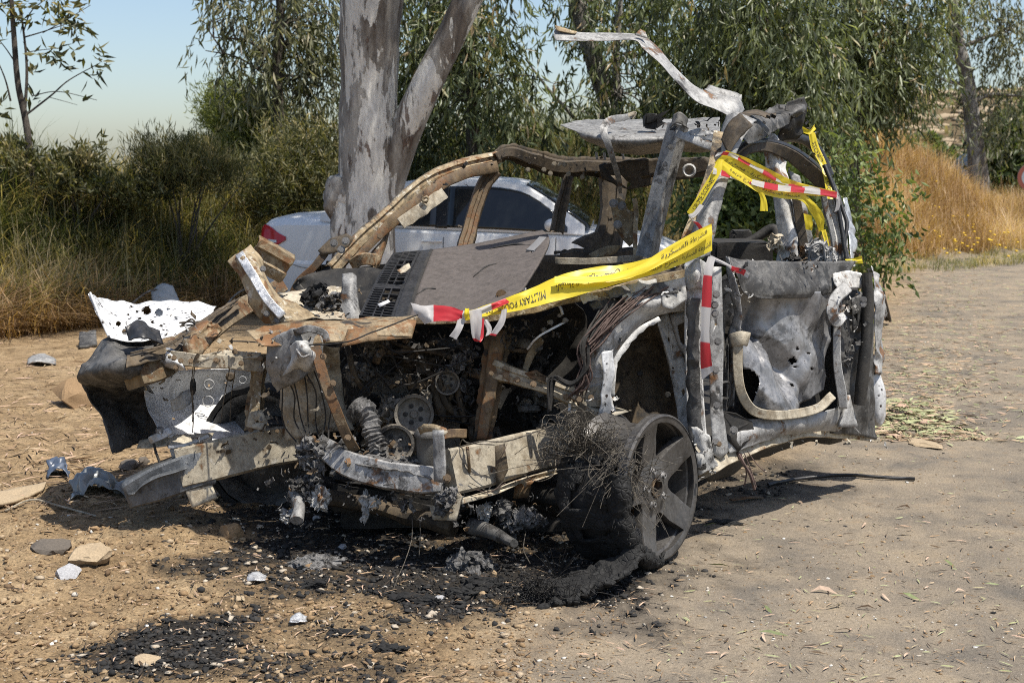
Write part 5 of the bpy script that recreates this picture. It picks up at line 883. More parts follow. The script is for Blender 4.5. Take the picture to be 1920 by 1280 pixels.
# ---- A pillar (near), loose beam, roof remains
pa = patch('windscreen_pillar', [[(1282, 492, 4.98), (1304, 485, 4.90), (1330, 480, 4.94)], [(1296, 440, 5.02), (1316, 430, 4.95), (1342, 430, 4.98)], [(1322, 360, 5.10), (1340, 352, 5.04), (1362, 350, 5.06)], [(1342, 300, 5.18), (1360, 292, 5.12), (1382, 285, 5.14)], [(1352, 245, 5.26), (1378, 232, 5.2), (1412, 232, 5.22)], [(1362, 216, 5.30), (1386, 210, 5.26), (1420, 225, 5.28)]], M['grey'], wreck, .010, .003, 8, crease=.005, rag=.004, folds=3, famp=.008)
beam('pillar_flange', [(1268, 500, 5.0), (1290, 450, 5.03), (1318, 375, 5.1), (1340, 300, 5.18), (1350, 250, 5.25)], [.05, .05, .045, .04, .05], .02, M['tan'], pa, 'u', 36, dent=.006)
patch('pillar_cap_plate', [[(1352, 262, 5.16), (1366, 232, 5.17), (1388, 212, 5.18)], [(1366, 292, 5.12), (1384, 262, 5.13), (1412, 236, 5.15)]], M['brown'], pa, .010, .004, 10, rag=.004)
lb = beam('loose_roof_bow', [(1212, 482, 5.7), (1232, 390, 5.7), (1252, 310, 5.7), (1272, 235, 5.7)], .078, .07, M['grey'], wreck, 'box', 40, dent=.0015, twist=32)
patch('bow_cap', [[(1256, 240, 5.66), (1270, 232, 5.64), (1288, 240, 5.66)], [(1264, 215, 5.68), (1275, 210, 5.66), (1290, 222, 5.68)]], M['dark'], lb, .008, .006, 12, rag=.003)
for x, y in ((1257, 276), (1247, 308), (1237, 340), (1226, 388), (1236, 420), (1214, 440)): bolt(lb, (x, y, 5.62), None, .009, M['bolt'])
beam('white_bracket', [(1272, 252, 5.6), (1300, 262, 5.5), (1340, 276, 5.35)], .03, .03, M['ash'], wreck, 'l', 16)
sheet('bracket_web', [(1282, 250, 5.56), (1310, 240, 5.5), (1345, 252, 5.36), (1340, 266, 5.36), (1300, 258, 5.5)], M['ash'], wreck, holes=[ring(1302, 252, 5.5, 2.2, 8), ring(1322, 254, 5.43, 2.2, 8)], dent=.006, rag=.003)
rp = patch('roof_panel_remnant', [[(1050, 236, 6.0), (1096, 226, 6.5), (1180, 225, 6.6), (1280, 224, 6.5), (1350, 224, 6.3)], [(1060, 240, 5.95), (1112, 242, 6.1), (1190, 238, 6.2), (1280, 234, 6.2), (1350, 232, 6.1)], [(1085, 250, 5.9), (1140, 258, 5.82), (1200, 258, 5.8), (1280, 252, 5.8), (1350, 244, 5.8)], [(1092, 258, 5.92), (1145, 272, 5.86), (1205, 274, 5.84), (1280, 270, 5.84), (1350, 262, 5.84)], [(1108, 264, 6.1), (1160, 286, 6.1), (1220, 292, 6.1), (1285, 290, 6.1), (1345, 286, 6.1)]], M['grey'], wreck, .014, .006, 6, crease=.006, rag=.003)
ebox('roof_fitting', 1208, 214, 1234, 240, 5.95, .08, M['soot'], rp, 7)
beam('roof_strap', [(1190, 215, 6.0), (1172, 220, 5.95), (1144, 226, 5.86), (1132, 244, 5.78), (1140, 270, 5.76), (1150, 300, 5.8), (1160, 335, 5.9), (1164, 362, 6.0)], [.02, .03, .035, .035, .03, .025, .025, .015], .008, M['grey'], wreck, 'box', 46, dent=.003)
beam('strap_prong', [(1172, 219, 5.96), (1190, 212, 5.98), (1184, 222, 5.98)], .018, .006, M['cream'], wreck, 'box', 10)
# ---- far roof rail and pillars
ro = beam('far_roof_rail', [(925, 296, 6.35), (955, 286, 6.4), (1000, 298, 6.5), (1050, 312, 6.6), (1110, 312, 6.75), (1180, 316, 6.9), (1260, 318, 7.0), (1340, 312, 7.1)], [.06, .075, .095, .10, .095, .11, .11, .09], .06, M['brown'], wreck, 'hat', 60, dent=.007)
sheet('rail_gusset_web', [(1122, 310, 6.6), (1180, 300, 6.6), (1330, 296, 6.6), (1345, 316, 6.6), (1270, 336, 6.6), (1200, 352, 6.6), (1180, 356, 6.6), (1150, 345, 6.6), (1128, 335, 6.6)], M['brown'], ro, holes=[[(1142, 326, 6.6), (1166, 330, 6.6), (1184, 346, 6.6), (1176, 352, 6.6), (1152, 336, 6.6)], [(1200, 332, 6.6), (1226, 328, 6.6), (1226, 334, 6.6), (1204, 336, 6.6)]], thick=.02, dent=.008, rag=.004)
for x, y in ((1020, 318), (1032, 325), (1066, 326), (1092, 332), (990, 318), (1050, 308), (1039, 307), (1059, 309)): bolt(ro, (x, y, 6.4), None, .009, M['cream'])
lathe('roof_ring', P(1292, 320, 6.5), CAMP - P(1292, 320, 6.5), [(.02, 0), (.028, .012), (.036, 0)], M['ash'], ro, 14)
for x0, x1 in ((1120, 1118), (1135, 1133), (1170, 1168)): beam('rail_stud', [(x0, 300, 6.6), (x1, 286, 6.6)], .012, .012, M['ash'], ro, 'tube', 4)
fa = beam('far_windscreen_pillar', [(622, 506, 5.75), (672, 452, 5.85), (730, 400, 5.95), (790, 346, 6.05), (850, 316, 6.2), (936, 294, 6.38)], [.068, .066, .066, .064, .068, .062], .05, M['tan'], wreck, 'ridge', 60, dent=.004)
beam('pillar_inner_flange', [(660, 488, 5.82), (720, 430, 5.92), (790, 374, 6.02), (850, 334, 6.15), (930, 312, 6.3)], .05, .03, M['rust'], fa, 'u', 44, dent=.006)
beam('trim_clip_rail', [(752, 420, 5.88), (800, 386, 5.94), (834, 362, 6.0)], [.05, .06, .05], .012, M['cream'], fa, 'box', 20, dent=.010, freq=22)
sheet('clip_tab', [(790, 372, 5.92), (800, 366, 5.92), (806, 372, 5.92), (800, 382, 5.92), (792, 380, 5.92)], M['tan'], fa, holes=[ring(798, 374, 5.92, 2.6, 8)], thick=.01)
patch('pillar_foot', [[(690, 480, 5.88), (716, 450, 5.9), (742, 425, 5.95)], [(700, 500, 5.85), (712, 488, 5.88), (726, 455, 5.95)], [(690, 506, 5.85), (704, 504, 5.86), (712, 500, 5.9)]], M['ochre'], fa, .01, .008, 10, rag=.003)
beam('dash_bracket', [(664, 494, 5.8), (680, 485, 5.76), (702, 488, 5.78)], .05, .05, M['ochre'], fa, 'u', 10, dent=.006); bolt(fa, (712, 443, 5.84), None, .01, M['boltrust'])
for nm, q, w, mt in (('far_door_pillar', [(928, 318, 6.3), (905, 350, 6.28), (884, 420, 6.2), (868, 476, 6.1)], [.07, .065, .07, .08], 'rust'), ('far_seat_pillar', [(1066, 330, 6.6), (1054, 380, 6.55), (1042, 436, 6.5)], [.05, .06, .07], 'brown'), ('far_rear_pillar', [(1150, 330, 6.8), (1148, 390, 6.75), (1142, 440, 6.7), (1120, 480, 6.65)], [.16, .12, .15, .30], 'brown')): beam(nm, q, w, .05, M[mt], wreck, 'ridge', 34, dent=.008)
beam('far_waist_rail', [(1045, 482, 6.2), (1090, 478, 6.3), (1150, 480, 6.4), (1225, 472, 6.5)], .06, .05, M['brown'], wreck, 'hat', 20, dent=.008)
patch('window_trim_shard', [[(1104, 476, 6.0), (1135, 462, 6.0), (1164, 460, 6.02)], [(1110, 484, 6.0), (1135, 482, 6.0), (1156, 474, 6.02)]], M['tan'], wreck, .01, .004, 10)
beam('waist_trim', [(1040, 488, 5.8), (1120, 490, 5.8), (1215, 482, 5.8)], .03, .03, M['cream'], wreck, 'box', 20, dent=.006)
sp_ = sheet('seat_hinge_plate', [(1143, 376, 6.0), (1160, 371, 6.0), (1172, 378, 6.0), (1178, 394, 6.0), (1192, 398, 6.0), (1192, 452, 6.0), (1180, 462, 6.0), (1168, 450, 6.0), (1152, 425, 6.0), (1150, 410, 6.0)], M['tan'], wreck, thick=.01, dent=.004)
for x, y in ((1150, 381), (1166, 386), (1158, 421)): bolt(sp_, (x, y, 5.96), None, .015, M['bolt'])
beam('hinge_link', [(1190, 372, 6.0), (1193, 400, 6.0), (1191, 440, 5.98), (1192, 490, 5.95)], .022, .02, M['tan'], sp_, 'box', 20, dent=.004)
# ---- curled roof strip in the air
st_ = patch('curled_roof_strip', [[(1042, 50, 5.52), (1038, 66, 5.48), (1042, 76, 5.45)], [(1082, 60, 5.55), (1084, 70, 5.5), (1080, 77, 5.46)], [(1140, 62, 5.58), (1140, 70, 5.53), (1140, 77, 5.5)], [(1196, 66, 5.58), (1192, 72, 5.52), (1190, 76, 5.48)], [(1228, 84, 5.56), (1218, 90, 5.5), (1206, 92, 5.46)], [(1262, 122, 5.54), (1248, 122, 5.48), (1236, 118, 5.44)], [(1300, 156, 5.54), (1284, 162, 5.48), (1266, 150, 5.44)], [(1345, 176, 5.55), (1326, 190, 5.48), (1306, 190, 5.44)], [(1384, 184, 5.58), (1372, 208, 5.5), (1340, 204, 5.46)], [(1396, 206, 5.6), (1384, 218, 5.52), (1372, 220, 5.48)]], M['grey'], wreck, .010, .002, 9, rag=.003, folds=2, famp=.006)
sheet('strip_end_fold', [(1040, 48, 5.5), (1082, 60, 5.53), (1080, 64, 5.51), (1044, 58, 5.48)], M['tan'], st_, rag=.002); sheet('strip_tab', [(1190, 66, 5.5), (1200, 56, 5.52), (1210, 60, 5.52), (1214, 72, 5.5)], M['ash'], st_, rag=.002)
patch('ragged_strip_lip', [[(1330, 160, 5.6), (1380, 172, 5.6), (1392, 176, 5.6)], [(1320, 168, 5.56), (1372, 190, 5.56), (1388, 196, 5.58)]], M['grey'], st_, .008, .01, 14, rag=.010)
tail = patch('roof_tail_sheet', [[(1376, 240, 5.3), (1400, 214, 5.6), (1452, 206, 5.9), (1505, 192, 6.0)], [(1386, 256, 5.28), (1410, 236, 5.4), (1455, 222, 5.7), (1508, 204, 5.9)], [(1400, 272, 5.3), (1426, 262, 5.45), (1462, 240, 5.7), (1500, 214, 5.95)]], M['dark'], wreck, .012, .016, 7, crease=.016, rag=.006)
patch('folded_roof_lip', [[(1370, 222, 5.36), (1410, 206, 5.5), (1456, 212, 5.5)], [(1380, 230, 5.30), (1412, 216, 5.36), (1454, 218, 5.44)]], M['brown'], tail, .01, .006, 10)
patch('tail_rag', [[(1470, 196, 5.9), (1500, 188, 5.95), (1512, 198, 5.95)], [(1460, 230, 5.85), (1496, 222, 5.9), (1510, 214, 5.92)], [(1456, 262, 5.9), (1490, 258, 5.95), (1500, 250, 5.95)]], M['soot'], tail, .01, .024, 12, crease=.02, rag=.012)
# ---- near rear frame
beam('window_seal_arch', [(1372, 292, 5.34), (1400, 272, 5.45), (1436, 266, 5.6), (1480, 278, 5.75), (1520, 304, 5.9), (1556, 340, 6.0)], .035, .05, M['blackplastic'], wreck, 'tube', 40, dent=.003)
beam('side_roof_arch', [(1380, 300, 5.36), (1404, 282, 5.46), (1440, 276, 5.6), (1480, 290, 5.75), (1516, 318, 5.9), (1548, 350, 5.98), (1562, 385, 6.0)], [.03, .035, .045, .055, .065, .07, .07], .04, M['brown'], wreck, 'box', 44, dent=.004)
beam('rear_seal_arch', [(1446, 268, 5.9), (1480, 258, 6.1), (1512, 264, 6.2), (1538, 290, 6.25), (1556, 330, 6.25)], .045, .05, M['blackplastic'], wreck, 'tube', 34, dent=.004)
pc = patch('centre_pillar', [[(1430, 268, 5.72), (1450, 252, 5.7), (1466, 290, 5.74)], [(1440, 320, 5.7), (1458, 316, 5.66), (1478, 325, 5.7)], [(1452, 380, 5.66), (1472, 376, 5.62), (1490, 385, 5.68)], [(1462, 440, 5.62), (1484, 436, 5.57), (1504, 440, 5.64)], [(1458, 494, 5.6), (1484, 494, 5.55), (1510, 494, 5.62)]], M['ashwhite'], wreck, .010, .008, 9, crease=.010, rag=.004)
beam('belt_slot_strip', [(1482, 340, 5.62), (1496, 390, 5.6), (1504, 440, 5.58), (1514, 492, 5.56)], [.03, .035, .035, .04], .03, M['brown'], pc, 'u', 24, dent=.004)
patch('pillar_reveal', [[(1478, 320, 5.8), (1500, 330, 5.8)], [(1500, 400, 5.76), (1516, 400, 5.76)], [(1512, 480, 5.74), (1528, 480, 5.74)]], M['grey'], pc, .01, .01, 12, rag=.006)
pd = beam('rear_side_pillar', [(1552, 352, 5.98), (1560, 390, 5.95), (1570, 430, 5.9), (1578, 490, 5.84)], [.075, .08, .075, .065], .05, M['ash'], wreck, 'ridge', 30, dent=.003)
beam('seal_strip', [(1546, 310, 5.9), (1562, 350, 5.86), (1574, 400, 5.82), (1582, 450, 5.78), (1588, 492, 5.74)], .020, .02, M['blackplastic'], wreck, 'tube', 30)
beam('seal_strip', [(1560, 340, 5.96), (1578, 385, 5.9), (1588, 420, 5.86), (1584, 460, 5.82), (1594, 492, 5.78)], .018, .018, M['blackplastic'], wreck, 'tube', 30)
patch('rear_flap', [[(1578, 372, 6.05), (1586, 372, 6.1)], [(1588, 410, 6.0), (1602, 420, 6.05)], [(1592, 450, 5.95), (1608, 458, 6.0)], [(1594, 488, 5.9), (1602, 492, 5.95)]], M['silver'], wreck, .010, .014, 10, crease=.010, rag=.006)
beam('seat_frame', [(1330, 470, 6.4), (1400, 455, 6.5), (1450, 430, 6.5), (1460, 470, 6.4)], .05, .05, M['soot'], wreck, 'tube', 24, dent=.01)
ebox('seat_base', 1340, 455, 1450, 500, 6.2, .4, M['soot'], wreck, 9); ebox('seat_back', 1375, 432, 1412, 480, 6.6, .12, M['soot'], wreck, 10)
for k, (x, y, q, mt) in enumerate(((1510, 482, .035, 'rust'), (1496, 488, .03, 'soot'), (1530, 476, .05, 'grey'), (1546, 484, .045, 'ash'), (1455, 456, .03, 'cream'), (1520, 490, .03, 'soot'))): blob('burnt_remnant', P(x, y, 5.55), (q, q, q * .9), M[mt], wreck, 3, .5, 2.5, 80 + k, .2)
beam('loop_tube', [(1516, 492, 5.5), (1520, 464, 5.48), (1540, 458, 5.48), (1548, 492, 5.5)], .012, .012, M['grey'], wreck, 'tube', 20)
# ---- under the front: cradle, arms, drips
beam('front_cradle', [(560, 930, 4.8), (660, 940, 4.75), (760, 965, 4.65), (850, 990, 4.55)], [.07, .06, .06, .07], .08, M['brown'], wreck, 'tube', 30, dent=.014)
beam('steering_arm', [(552, 920, 4.62), (560, 950, 4.56), (556, 975, 4.5)], [.05, .045, .05], .045, M['grey'], wreck, 'tube', 14, dent=.006)
beam('drive_shaft', [(600, 905, 4.9), (720, 925, 5.0), (900, 930, 5.0), (1020, 930, 4.8)], .06, .06, M['soot'], wreck, 'tube', 24, dent=.006)
beam('lower_arm', [(880, 985, 4.5), (930, 1000, 4.42), (964, 1018, 4.34)], [.06, .05, .03], .04, M['dark'], wreck, 'tube', 16, dent=.006)
beam('lower_arm', [(1000, 910, 4.8), (1040, 930, 4.66), (1090, 920, 4.6)], .07, .05, M['soot'], wreck, 'tube', 16, dent=.012)
sheet('number_bracket', [(966, 905, 4.6), (996, 902, 4.6), (994, 932, 4.6), (962, 934, 4.6)], M['rust'], wreck, rag=.001)
ebox('hub_carrier', 930, 900, 1060, 1000, 4.85, .25, M['soot'], wreck, 11); ebox('radiator_remnant', 640, 930, 860, 990, 4.85, .1, M['soot'], wreck, 12)
for k, (x, y, rx, rz) in enumerate(((685, 950, .014, .05), (826, 952, .02, .03), (760, 945, .02, .02), (700, 940, .02, .02), (940, 955, .03, .03), (985, 968, .03, .03), (910, 960, .02, .03), (1010, 975, .03, .02), (960, 985, .03, .02), (600, 935, .03, .04), (560, 905, .03, .02), (578, 925, .025, .03), (545, 965, .03, .02))): blob('alloy_drip', P(x, y, 4.52 if x > 640 else 4.6), (rx, rx, rz), M['melt'] if k % 3 else M['ash'], wreck, 3, .6, 3.5, 100 + k, .4)
wires('hanging_wire', [[(773, 970, 4.4), (772, 1010, 4.36), (760, 1050, 4.3), (745, 1085, 4.22), (738, 1105, 4.16)], [(787, 970, 4.4), (788, 1000, 4.38), (786, 1040, 4.34)], [(985, 1000, 4.4), (982, 1030, 4.36), (994, 1056, 4.3)]], .0016, M['wire'], wreck, 16, kind='stuff')
# ---- near front wheel: bare five-spoke alloy, tyre burnt to wire
wc = P(1236, 914, 4.44); wn_ = np.array([.80, -.60, .07]); wn_ /= np.linalg.norm(wn_); wa = np.cross([0, 0, 1.0], wn_); wa /= np.linalg.norm(wa); wb = np.cross(wn_, wa)
wheel = empty('front_wheel', wc); adopt(wheel, wreck); wheel.matrix_parent_inverse = Matrix.Translation(-Vector(WLOC[wreck.name]))
RW = .262
rim = lathe('rim', wc, wn_, [(RW - .008, .018), (RW, .012), (RW, .0), (RW - .012, -.008), (RW - .03, -.02), (RW - .04, -.08), (RW - .035, -.17), (RW - .015, -.20), (RW, -.215)], M['alloy'], wheel, 56)
def face_pt(u, v):
    r_ = math.hypot(u, v); z = float(np.interp(r_, [0, .05, .07, .10, .18, .235, .256], [-.012, -.012, -.018, -.024, -.008, .012, .016])); return wc + wa * u + wb * v + wn_ * z
def facepoly(outer, holes, name, mat, thick, par):
    loops = [[Vector((u, v, 0)) for u, v in l] for l in [outer] + holes]; tri = tessellate_polygon(loops); pts_ = [p_ for l in loops for p_ in l]
    bm = bmesh.new(); bv = [bm.verts.new(p_) for p_ in pts_]
    for t in tri:
        try: bm.faces.new([bv[i] for i in t])
        except ValueError: pass
    for _ in range(3):
        ed = [e_ for e_ in bm.edges if e_.calc_length() > .02]
        if not ed: break
        bmesh.ops.subdivide_edges(bm, edges=ed, cuts=1); bmesh.ops.triangulate(bm, faces=bm.faces[:])
    bmesh.ops.recalc_face_normals(bm, faces=bm.faces[:])
    if sum(f.normal.z for f in bm.faces) < 0: bmesh.ops.reverse_faces(bm, faces=bm.faces[:])
    for v_ in bm.verts: v_.co = Vector(face_pt(v_.co.x, v_.co.y))
    me = bpy.data.meshes.new(name); bm.to_mesh(me); bm.free(); o = link_mesh(name, me, mat, par, True, 40)
    m_ = o.modifiers.new('sheet', 'SOLIDIFY'); m_.thickness = thick; m_.offset = -1; bv_ = o.modifiers.new('soft', 'BEVEL'); bv_.width = .003; bv_.segments = 2; bv_.limit_method = 'ANGLE'; return o
def opening(t0):
    o_ = []
    for t in np.linspace(-25, 25, 9): o_.append((.232 * math.cos(R(t0 + t)), .232 * math.sin(R(t0 + t))))
    for r_, t in ((.20, 23), (.16, 18), (.12, 13), (.104, 7), (.100, 0), (.104, -7), (.12, -13), (.16, -18), (.20, -23)): o_.append((r_ * math.cos(R(t0 + t)), r_ * math.sin(R(t0 + t))))
    return o_
circ = lambda r_, n_=48, cx=0, cy=0: [(cx + r_ * math.cos(2 * math.pi * k / n_), cy + r_ * math.sin(2 * math.pi * k / n_)) for k in range(n_)]
facepoly(circ(.256), [opening(67 + 72 * k) for k in range(5)] + [circ(.036, 20)], 'spokes', M['alloy'], .035, rim)
lathe('hub_bore', wc - wn_ * .02, wn_, [(.036, .012), (.030, .016), (.028, .0), (.028, -.04), (.0, -.04)], M['rust'], rim, 24)
for k in range(5):
    t = R(67 + 36 + 72 * k); u, v = .062 * math.cos(t), .062 * math.sin(t); c_ = face_pt(u, v)
    lathe('wheel_bolt', c_, wn_, [(.0, .006), (.005, .006), (.006, .012), (.010, .012), (.012, .004), (.016, .002), (.018, 0)], M['bolt'], rim, 14)
lathe('brake_disc', wc - wn_ * .10, wn_, [(.05, .02), (.08, .02), (.08, 0), (.16, 0), (.165, -.02)], M['rust'], wheel, 40)
blob('brake_caliper', wc - wn_ * .09 + wa * -.10 + wb * .10, (.05, .05, .06), M['melt'], wheel, 3, .4, 2, 7)
def rimpt(t, r_, z): return wc + (wa * math.cos(t) + wb * math.sin(t)) * r_ + wn_ * z
def shell(name, t0, t1, prof, mat, par, n=60, dent=.014, freq=16, rag=.02, thick=.012, tear=None):
    rows_ = []
    for t in np.linspace(R(t0), R(t1), n): rows_.append([rimpt(t, r_, z) for r_, z in prof])
    Q_ = np.array(rows_); Q_ = np.einsum('bj,ajk->abk', crw(len(prof), 18), Q_); f_ = Q_.reshape(-1, 3)
    Q_ = Q_ + grid_normals(Q_) * (fbm(f_ * freq, 4) * dent).reshape(n, 18, 1)
    e_ = fbm(Q_[:, -1] * 30, 3) * rag; Q_[:, -1] += (Q_[:, -1] - Q_[:, -2]) * 0 + unit(Q_[:, -1] - Q_[:, -2]) * e_[:, None]; e_ = fbm(Q_[:, 0] * 30, 3) * rag; Q_[:, 0] += unit(Q_[:, 0] - Q_[:, 1]) * e_[:, None]
    F_ = grid_faces(n, 18)
    if tear is not None: cc_ = Q_.reshape(-1, 3)[F_].mean(1); F_ = F_[fbm(cc_ * 13 + 5, 3) < tear]
    return mesh(name, Q_.reshape(-1, 3), F_, mat, par, thick=thick, sharp=30)
shell('tyre_remnant', 148, 300, [(.235, -.27), (.262, -.25), (.272, -.18), (.272, -.10), (.270, -.06), (.268, -.045)], M['tyrechar'], wheel, n=90, dent=.024, freq=20, rag=.06, tear=.20)
shell('tyre_ply', 152, 292, [(.248, -.26), (.255, -.2), (.256, -.1), (.252, -.03)], M['char'], wheel, n=70, dent=.012, rag=.03)
shell('bead_remnant', 160, 262, [(.270, -.06), (.282, .006), (.266, .028), (.236, .030)], M['tyrechar'], wheel, rag=.05, dent=.02, freq=24)
curl = patch('tread_strip', [[(1196, 1020, 4.28), (1204, 1050, 4.22), (1190, 1064, 4.14)], [(1150, 1050, 4.26), (1156, 1085, 4.14), (1140, 1098, 4.06)], [(1090, 1075, 4.24), (1092, 1108, 4.10), (1084, 1124, 4.02)], [(1030, 1085, 4.22), (1030, 1118, 4.08), (1024, 1134, 4.0)], [(985, 1095, 4.2), (984, 1120, 4.1), (980, 1136, 4.02)]], M['tyrechar'], wheel, .010, .026, 16, crease=.02, rag=.04, thick=.02)
rs = random.Random(3); pl = []
for k in range(210):
    rx, ry = rs.gauss(1092, 14), rs.gauss(852, 8); a = rs.uniform(-.2, 3.4); l = rs.uniform(40, 105); Yr = rs.uniform(4.36, 4.46)
    ex, ey = rx + l * math.cos(a) * .9 + rs.gauss(0, 8), ry - l * math.sin(a) * .75 + rs.gauss(0, 6); mx, my = (rx + ex) / 2 + rs.gauss(0, 10), min(ry, ey) - rs.uniform(-5, 26) + 12
    pl.append([(rx, ry, Yr), (mx, my, Yr - rs.uniform(-.03, .05)), (ex, ey, Yr - rs.uniform(-.05, .08)), (ex + rs.gauss(0, 12), ey + rs.uniform(-8, 26), Yr - rs.uniform(-.05, .1))])
wires('tyre_cord', pl, .0011, M['wire'], wheel, 11, kind='stuff')
pl = []
for k in range(90):
    t = rs.uniform(0, 1); x0, y0 = 1110 + 95 * t, 845 + 60 * t; pl.append([(x0, y0, 4.34), (x0 + rs.gauss(20, 24), y0 + rs.uniform(-30, 50), 4.27), (x0 + rs.gauss(30, 45), y0 + rs.uniform(-40, 130), 4.22)])
wires('tyre_cord', pl, .0011, M['wire'], wheel, 10, kind='stuff')
pl = []
for k in range(300):
    x0, y0 = rs.gauss(1010, 34), rs.gauss(1112, 16); a = rs.uniform(0, 6.3); l = abs(rs.gauss(0, 34)) + 8; pl.append([(x0, y0, 4.06), (x0 + l * .5 * math.cos(a), y0 + l * .35 * math.sin(a) - 6, 4.04), (x0 + l * math.cos(a), y0 + l * .6 * math.sin(a), 4.02)])
for k in range(24): a = rs.uniform(.2, 2.9); l = rs.uniform(40, 80); pl.append([(1045, 1085, 4.1), (1045 + l * .5 * math.cos(a), 1085 - l * .5 * math.sin(a), 4.06), (1045 + l * math.cos(a), 1085 - l * math.sin(a) * .9, 4.02)])
wires('frayed_cord', pl, .001, M['soot'], wheel, 7, kind='stuff')

# ---- more engine-bay clutter and torn shreds (too small to pick apart)
rs = random.Random(21)
for k in range(26):
    x, y = rs.uniform(670, 1040), rs.uniform(640, 820); q = rs.uniform(.018, .05)
    if k % 2: blob('burnt_component', P(x, y, rs.uniform(4.88, 5.05)), (q * rs.uniform(.6, 1.6), q, q * rs.uniform(.6, 1.4)), M[rs.choice(['brown', 'engine', 'dark', 'engine'])], eng, 3, .5, 2.2, k + 40, .2)
    else: a_ = rs.uniform(0, 3.1); beam('burnt_bracket', [(x, y, 4.92), (x + 24 * math.cos(a_), y + 18 * math.sin(a_), 4.88), (x + 44 * math.cos(a_) + 8, y + 40 * math.sin(a_), 4.9)], rs.uniform(.015, .04), .02, M[rs.choice(['brown', 'engine', 'rust', 'dark'])], eng, rs.choice(['u', 'l', 'tube', 'hat']), 12, dent=.006)
def shreds(name, n, spots, mat, parent, size=(.008, .04), seed=0):
    r = np.random.default_rng(seed); S_ = np.array(spots, float); k = r.integers(0, len(S_), n); px = S_[k, 0] + r.normal(size=n) * S_[k, 3]; py = S_[k, 1] + r.normal(size=n) * S_[k, 4]; Yd = S_[k, 2] + r.normal(size=n) * .03
    c = np.array([P(*q) for q in zip(px, py, Yd)]); d1 = unit(r.normal(size=(n, 3))); d2 = unit(np.cross(d1, r.normal(size=(n, 3)))); nn = np.cross(d1, d2); L = size[0] * (size[1] / size[0]) ** r.random(n); w = L * r.uniform(.15, .7, n)
    V = np.empty((n, 8, 3))
    for i, t in enumerate((-.5, -.15, .2, .5)):
        mid = c + d1 * (L * t)[:, None] + nn * (L * (r.normal(size=n) * .15))[:, None]
        V[:, 2 * i] = mid - d2 * (w * r.uniform(.2, .6, n))[:, None]; V[:, 2 * i + 1] = mid + d2 * (w * r.uniform(.2, .6, n))[:, None]
    b_ = np.arange(n)[:, None] * 8; F = np.concatenate([b_ + [2 * i, 2 * i + 1, 2 * i + 3, 2 * i + 2] for i in range(3)], 1).reshape(-1, 4)
    o = mesh(name, V.reshape(-1, 3), F, mat, parent, smooth=False, thick=.002); o['kind'] = 'stuff'; return o
front = [(640, 880, 4.55, 60, 20), (760, 925, 4.45, 70, 20), (600, 860, 4.7, 30, 30), (850, 950, 4.38, 30, 20), (960, 960, 4.55, 50, 25), (560, 930, 4.6, 30, 25), (700, 850, 4.6, 40, 14)]
bay = [(700, 690, 4.9, 40, 40), (800, 720, 4.88, 60, 50), (870, 690, 4.86, 40, 40), (1000, 700, 4.85, 50, 50), (760, 640, 4.9, 70, 14), (980, 620, 4.8, 60, 20), (620, 560, 5.05, 50, 18), (560, 590, 4.95, 40, 12)]
edges = [(300, 700, 4.95, 40, 16), (420, 670, 4.9, 50, 8), (520, 640, 4.7, 40, 14), (350, 640, 5.0, 50, 20), (490, 780, 4.9, 20, 20), (400, 840, 4.95, 60, 10), (580, 700, 4.68, 40, 50)]
side = [(1180, 560, 4.7, 60, 14), (1120, 700, 4.62, 22, 40), (1110, 760, 4.6, 30, 10), (1310, 860, 4.68, 16, 20), (1380, 540, 4.88, 14, 30), (1500, 500, 5.2, 70, 8), (1600, 600, 5.36, 14, 50), (1440, 830, 4.95, 90, 8)]
roof = [(1300, 240, 5.5, 40, 10), (1400, 240, 5.3, 30, 16), (1470, 220, 5.8, 30, 16), (1150, 310, 6.6, 90, 8), (960, 296, 6.3, 30, 6), (1500, 300, 5.8, 30, 20), (1520, 480, 5.5, 40, 8), (820, 345, 6.0, 60, 30)]
for nm, sp, mts in (('torn_shreds', front, (('melt', 150), ('dark', 130), ('rust', 60))), ('torn_shreds', bay, (('brown', 160), ('soot', 120), ('melt', 60), ('dark', 80))), ('torn_shreds', edges, (('cream', 50), ('brown', 70), ('grey', 50))), ('torn_shreds', side, (('ash', 80), ('dark', 90), ('cream', 30))), ('torn_shreds', roof, (('grey', 60), ('brown', 60), ('dark', 60)))):
    for mt, n_ in mts: shreds(nm, n_, sp, M[mt], wreck, seed=len(mt) * 7 + n_)
blobs_ = 0

# ================================================================= THINGS LYING AND TIED ON THE WRECK
M['board'] = burnt('scorched fibre board', [(.045, .038, .034), (.062, .052, .046), (.078, .066, .060), (.10, .088, .08)], .06, rough=.9, scale=1.3, bmp=.3)
board = empty('luggage_board', P(860, 600, 4.95), 'scorched dark brown fibre luggage board lying across the engine bay', 'board')
def bp(u, v):
    """board surface: u along from the grille end to the rounded end, v from near edge to far edge"""
    near = crpath(pts3([(676, 596, 4.92), (770, 606, 4.86), (870, 596, 4.84), (960, 556, 4.92), (1020, 515, 5.06)]), 21); far = crpath(pts3([(740, 478, 5.62), (815, 470, 5.72), (905, 456, 5.80), (985, 440, 5.86), (1036, 430, 5.92)]), 21)
    k = u * 20; i = min(int(k), 19); f = k - i; a = near[i] * (1 - f) + near[i + 1] * f; b_ = far[i] * (1 - f) + far[i + 1] * f
    q = a * (1 - v) + b_ * v; end = max(0, (u - .82) / .18); q = q + (b_ - a) * 0; bulge = end ** 2 * .0 
    return q + np.array([0, 0, .018 * math.sin(math.pi * v) ])
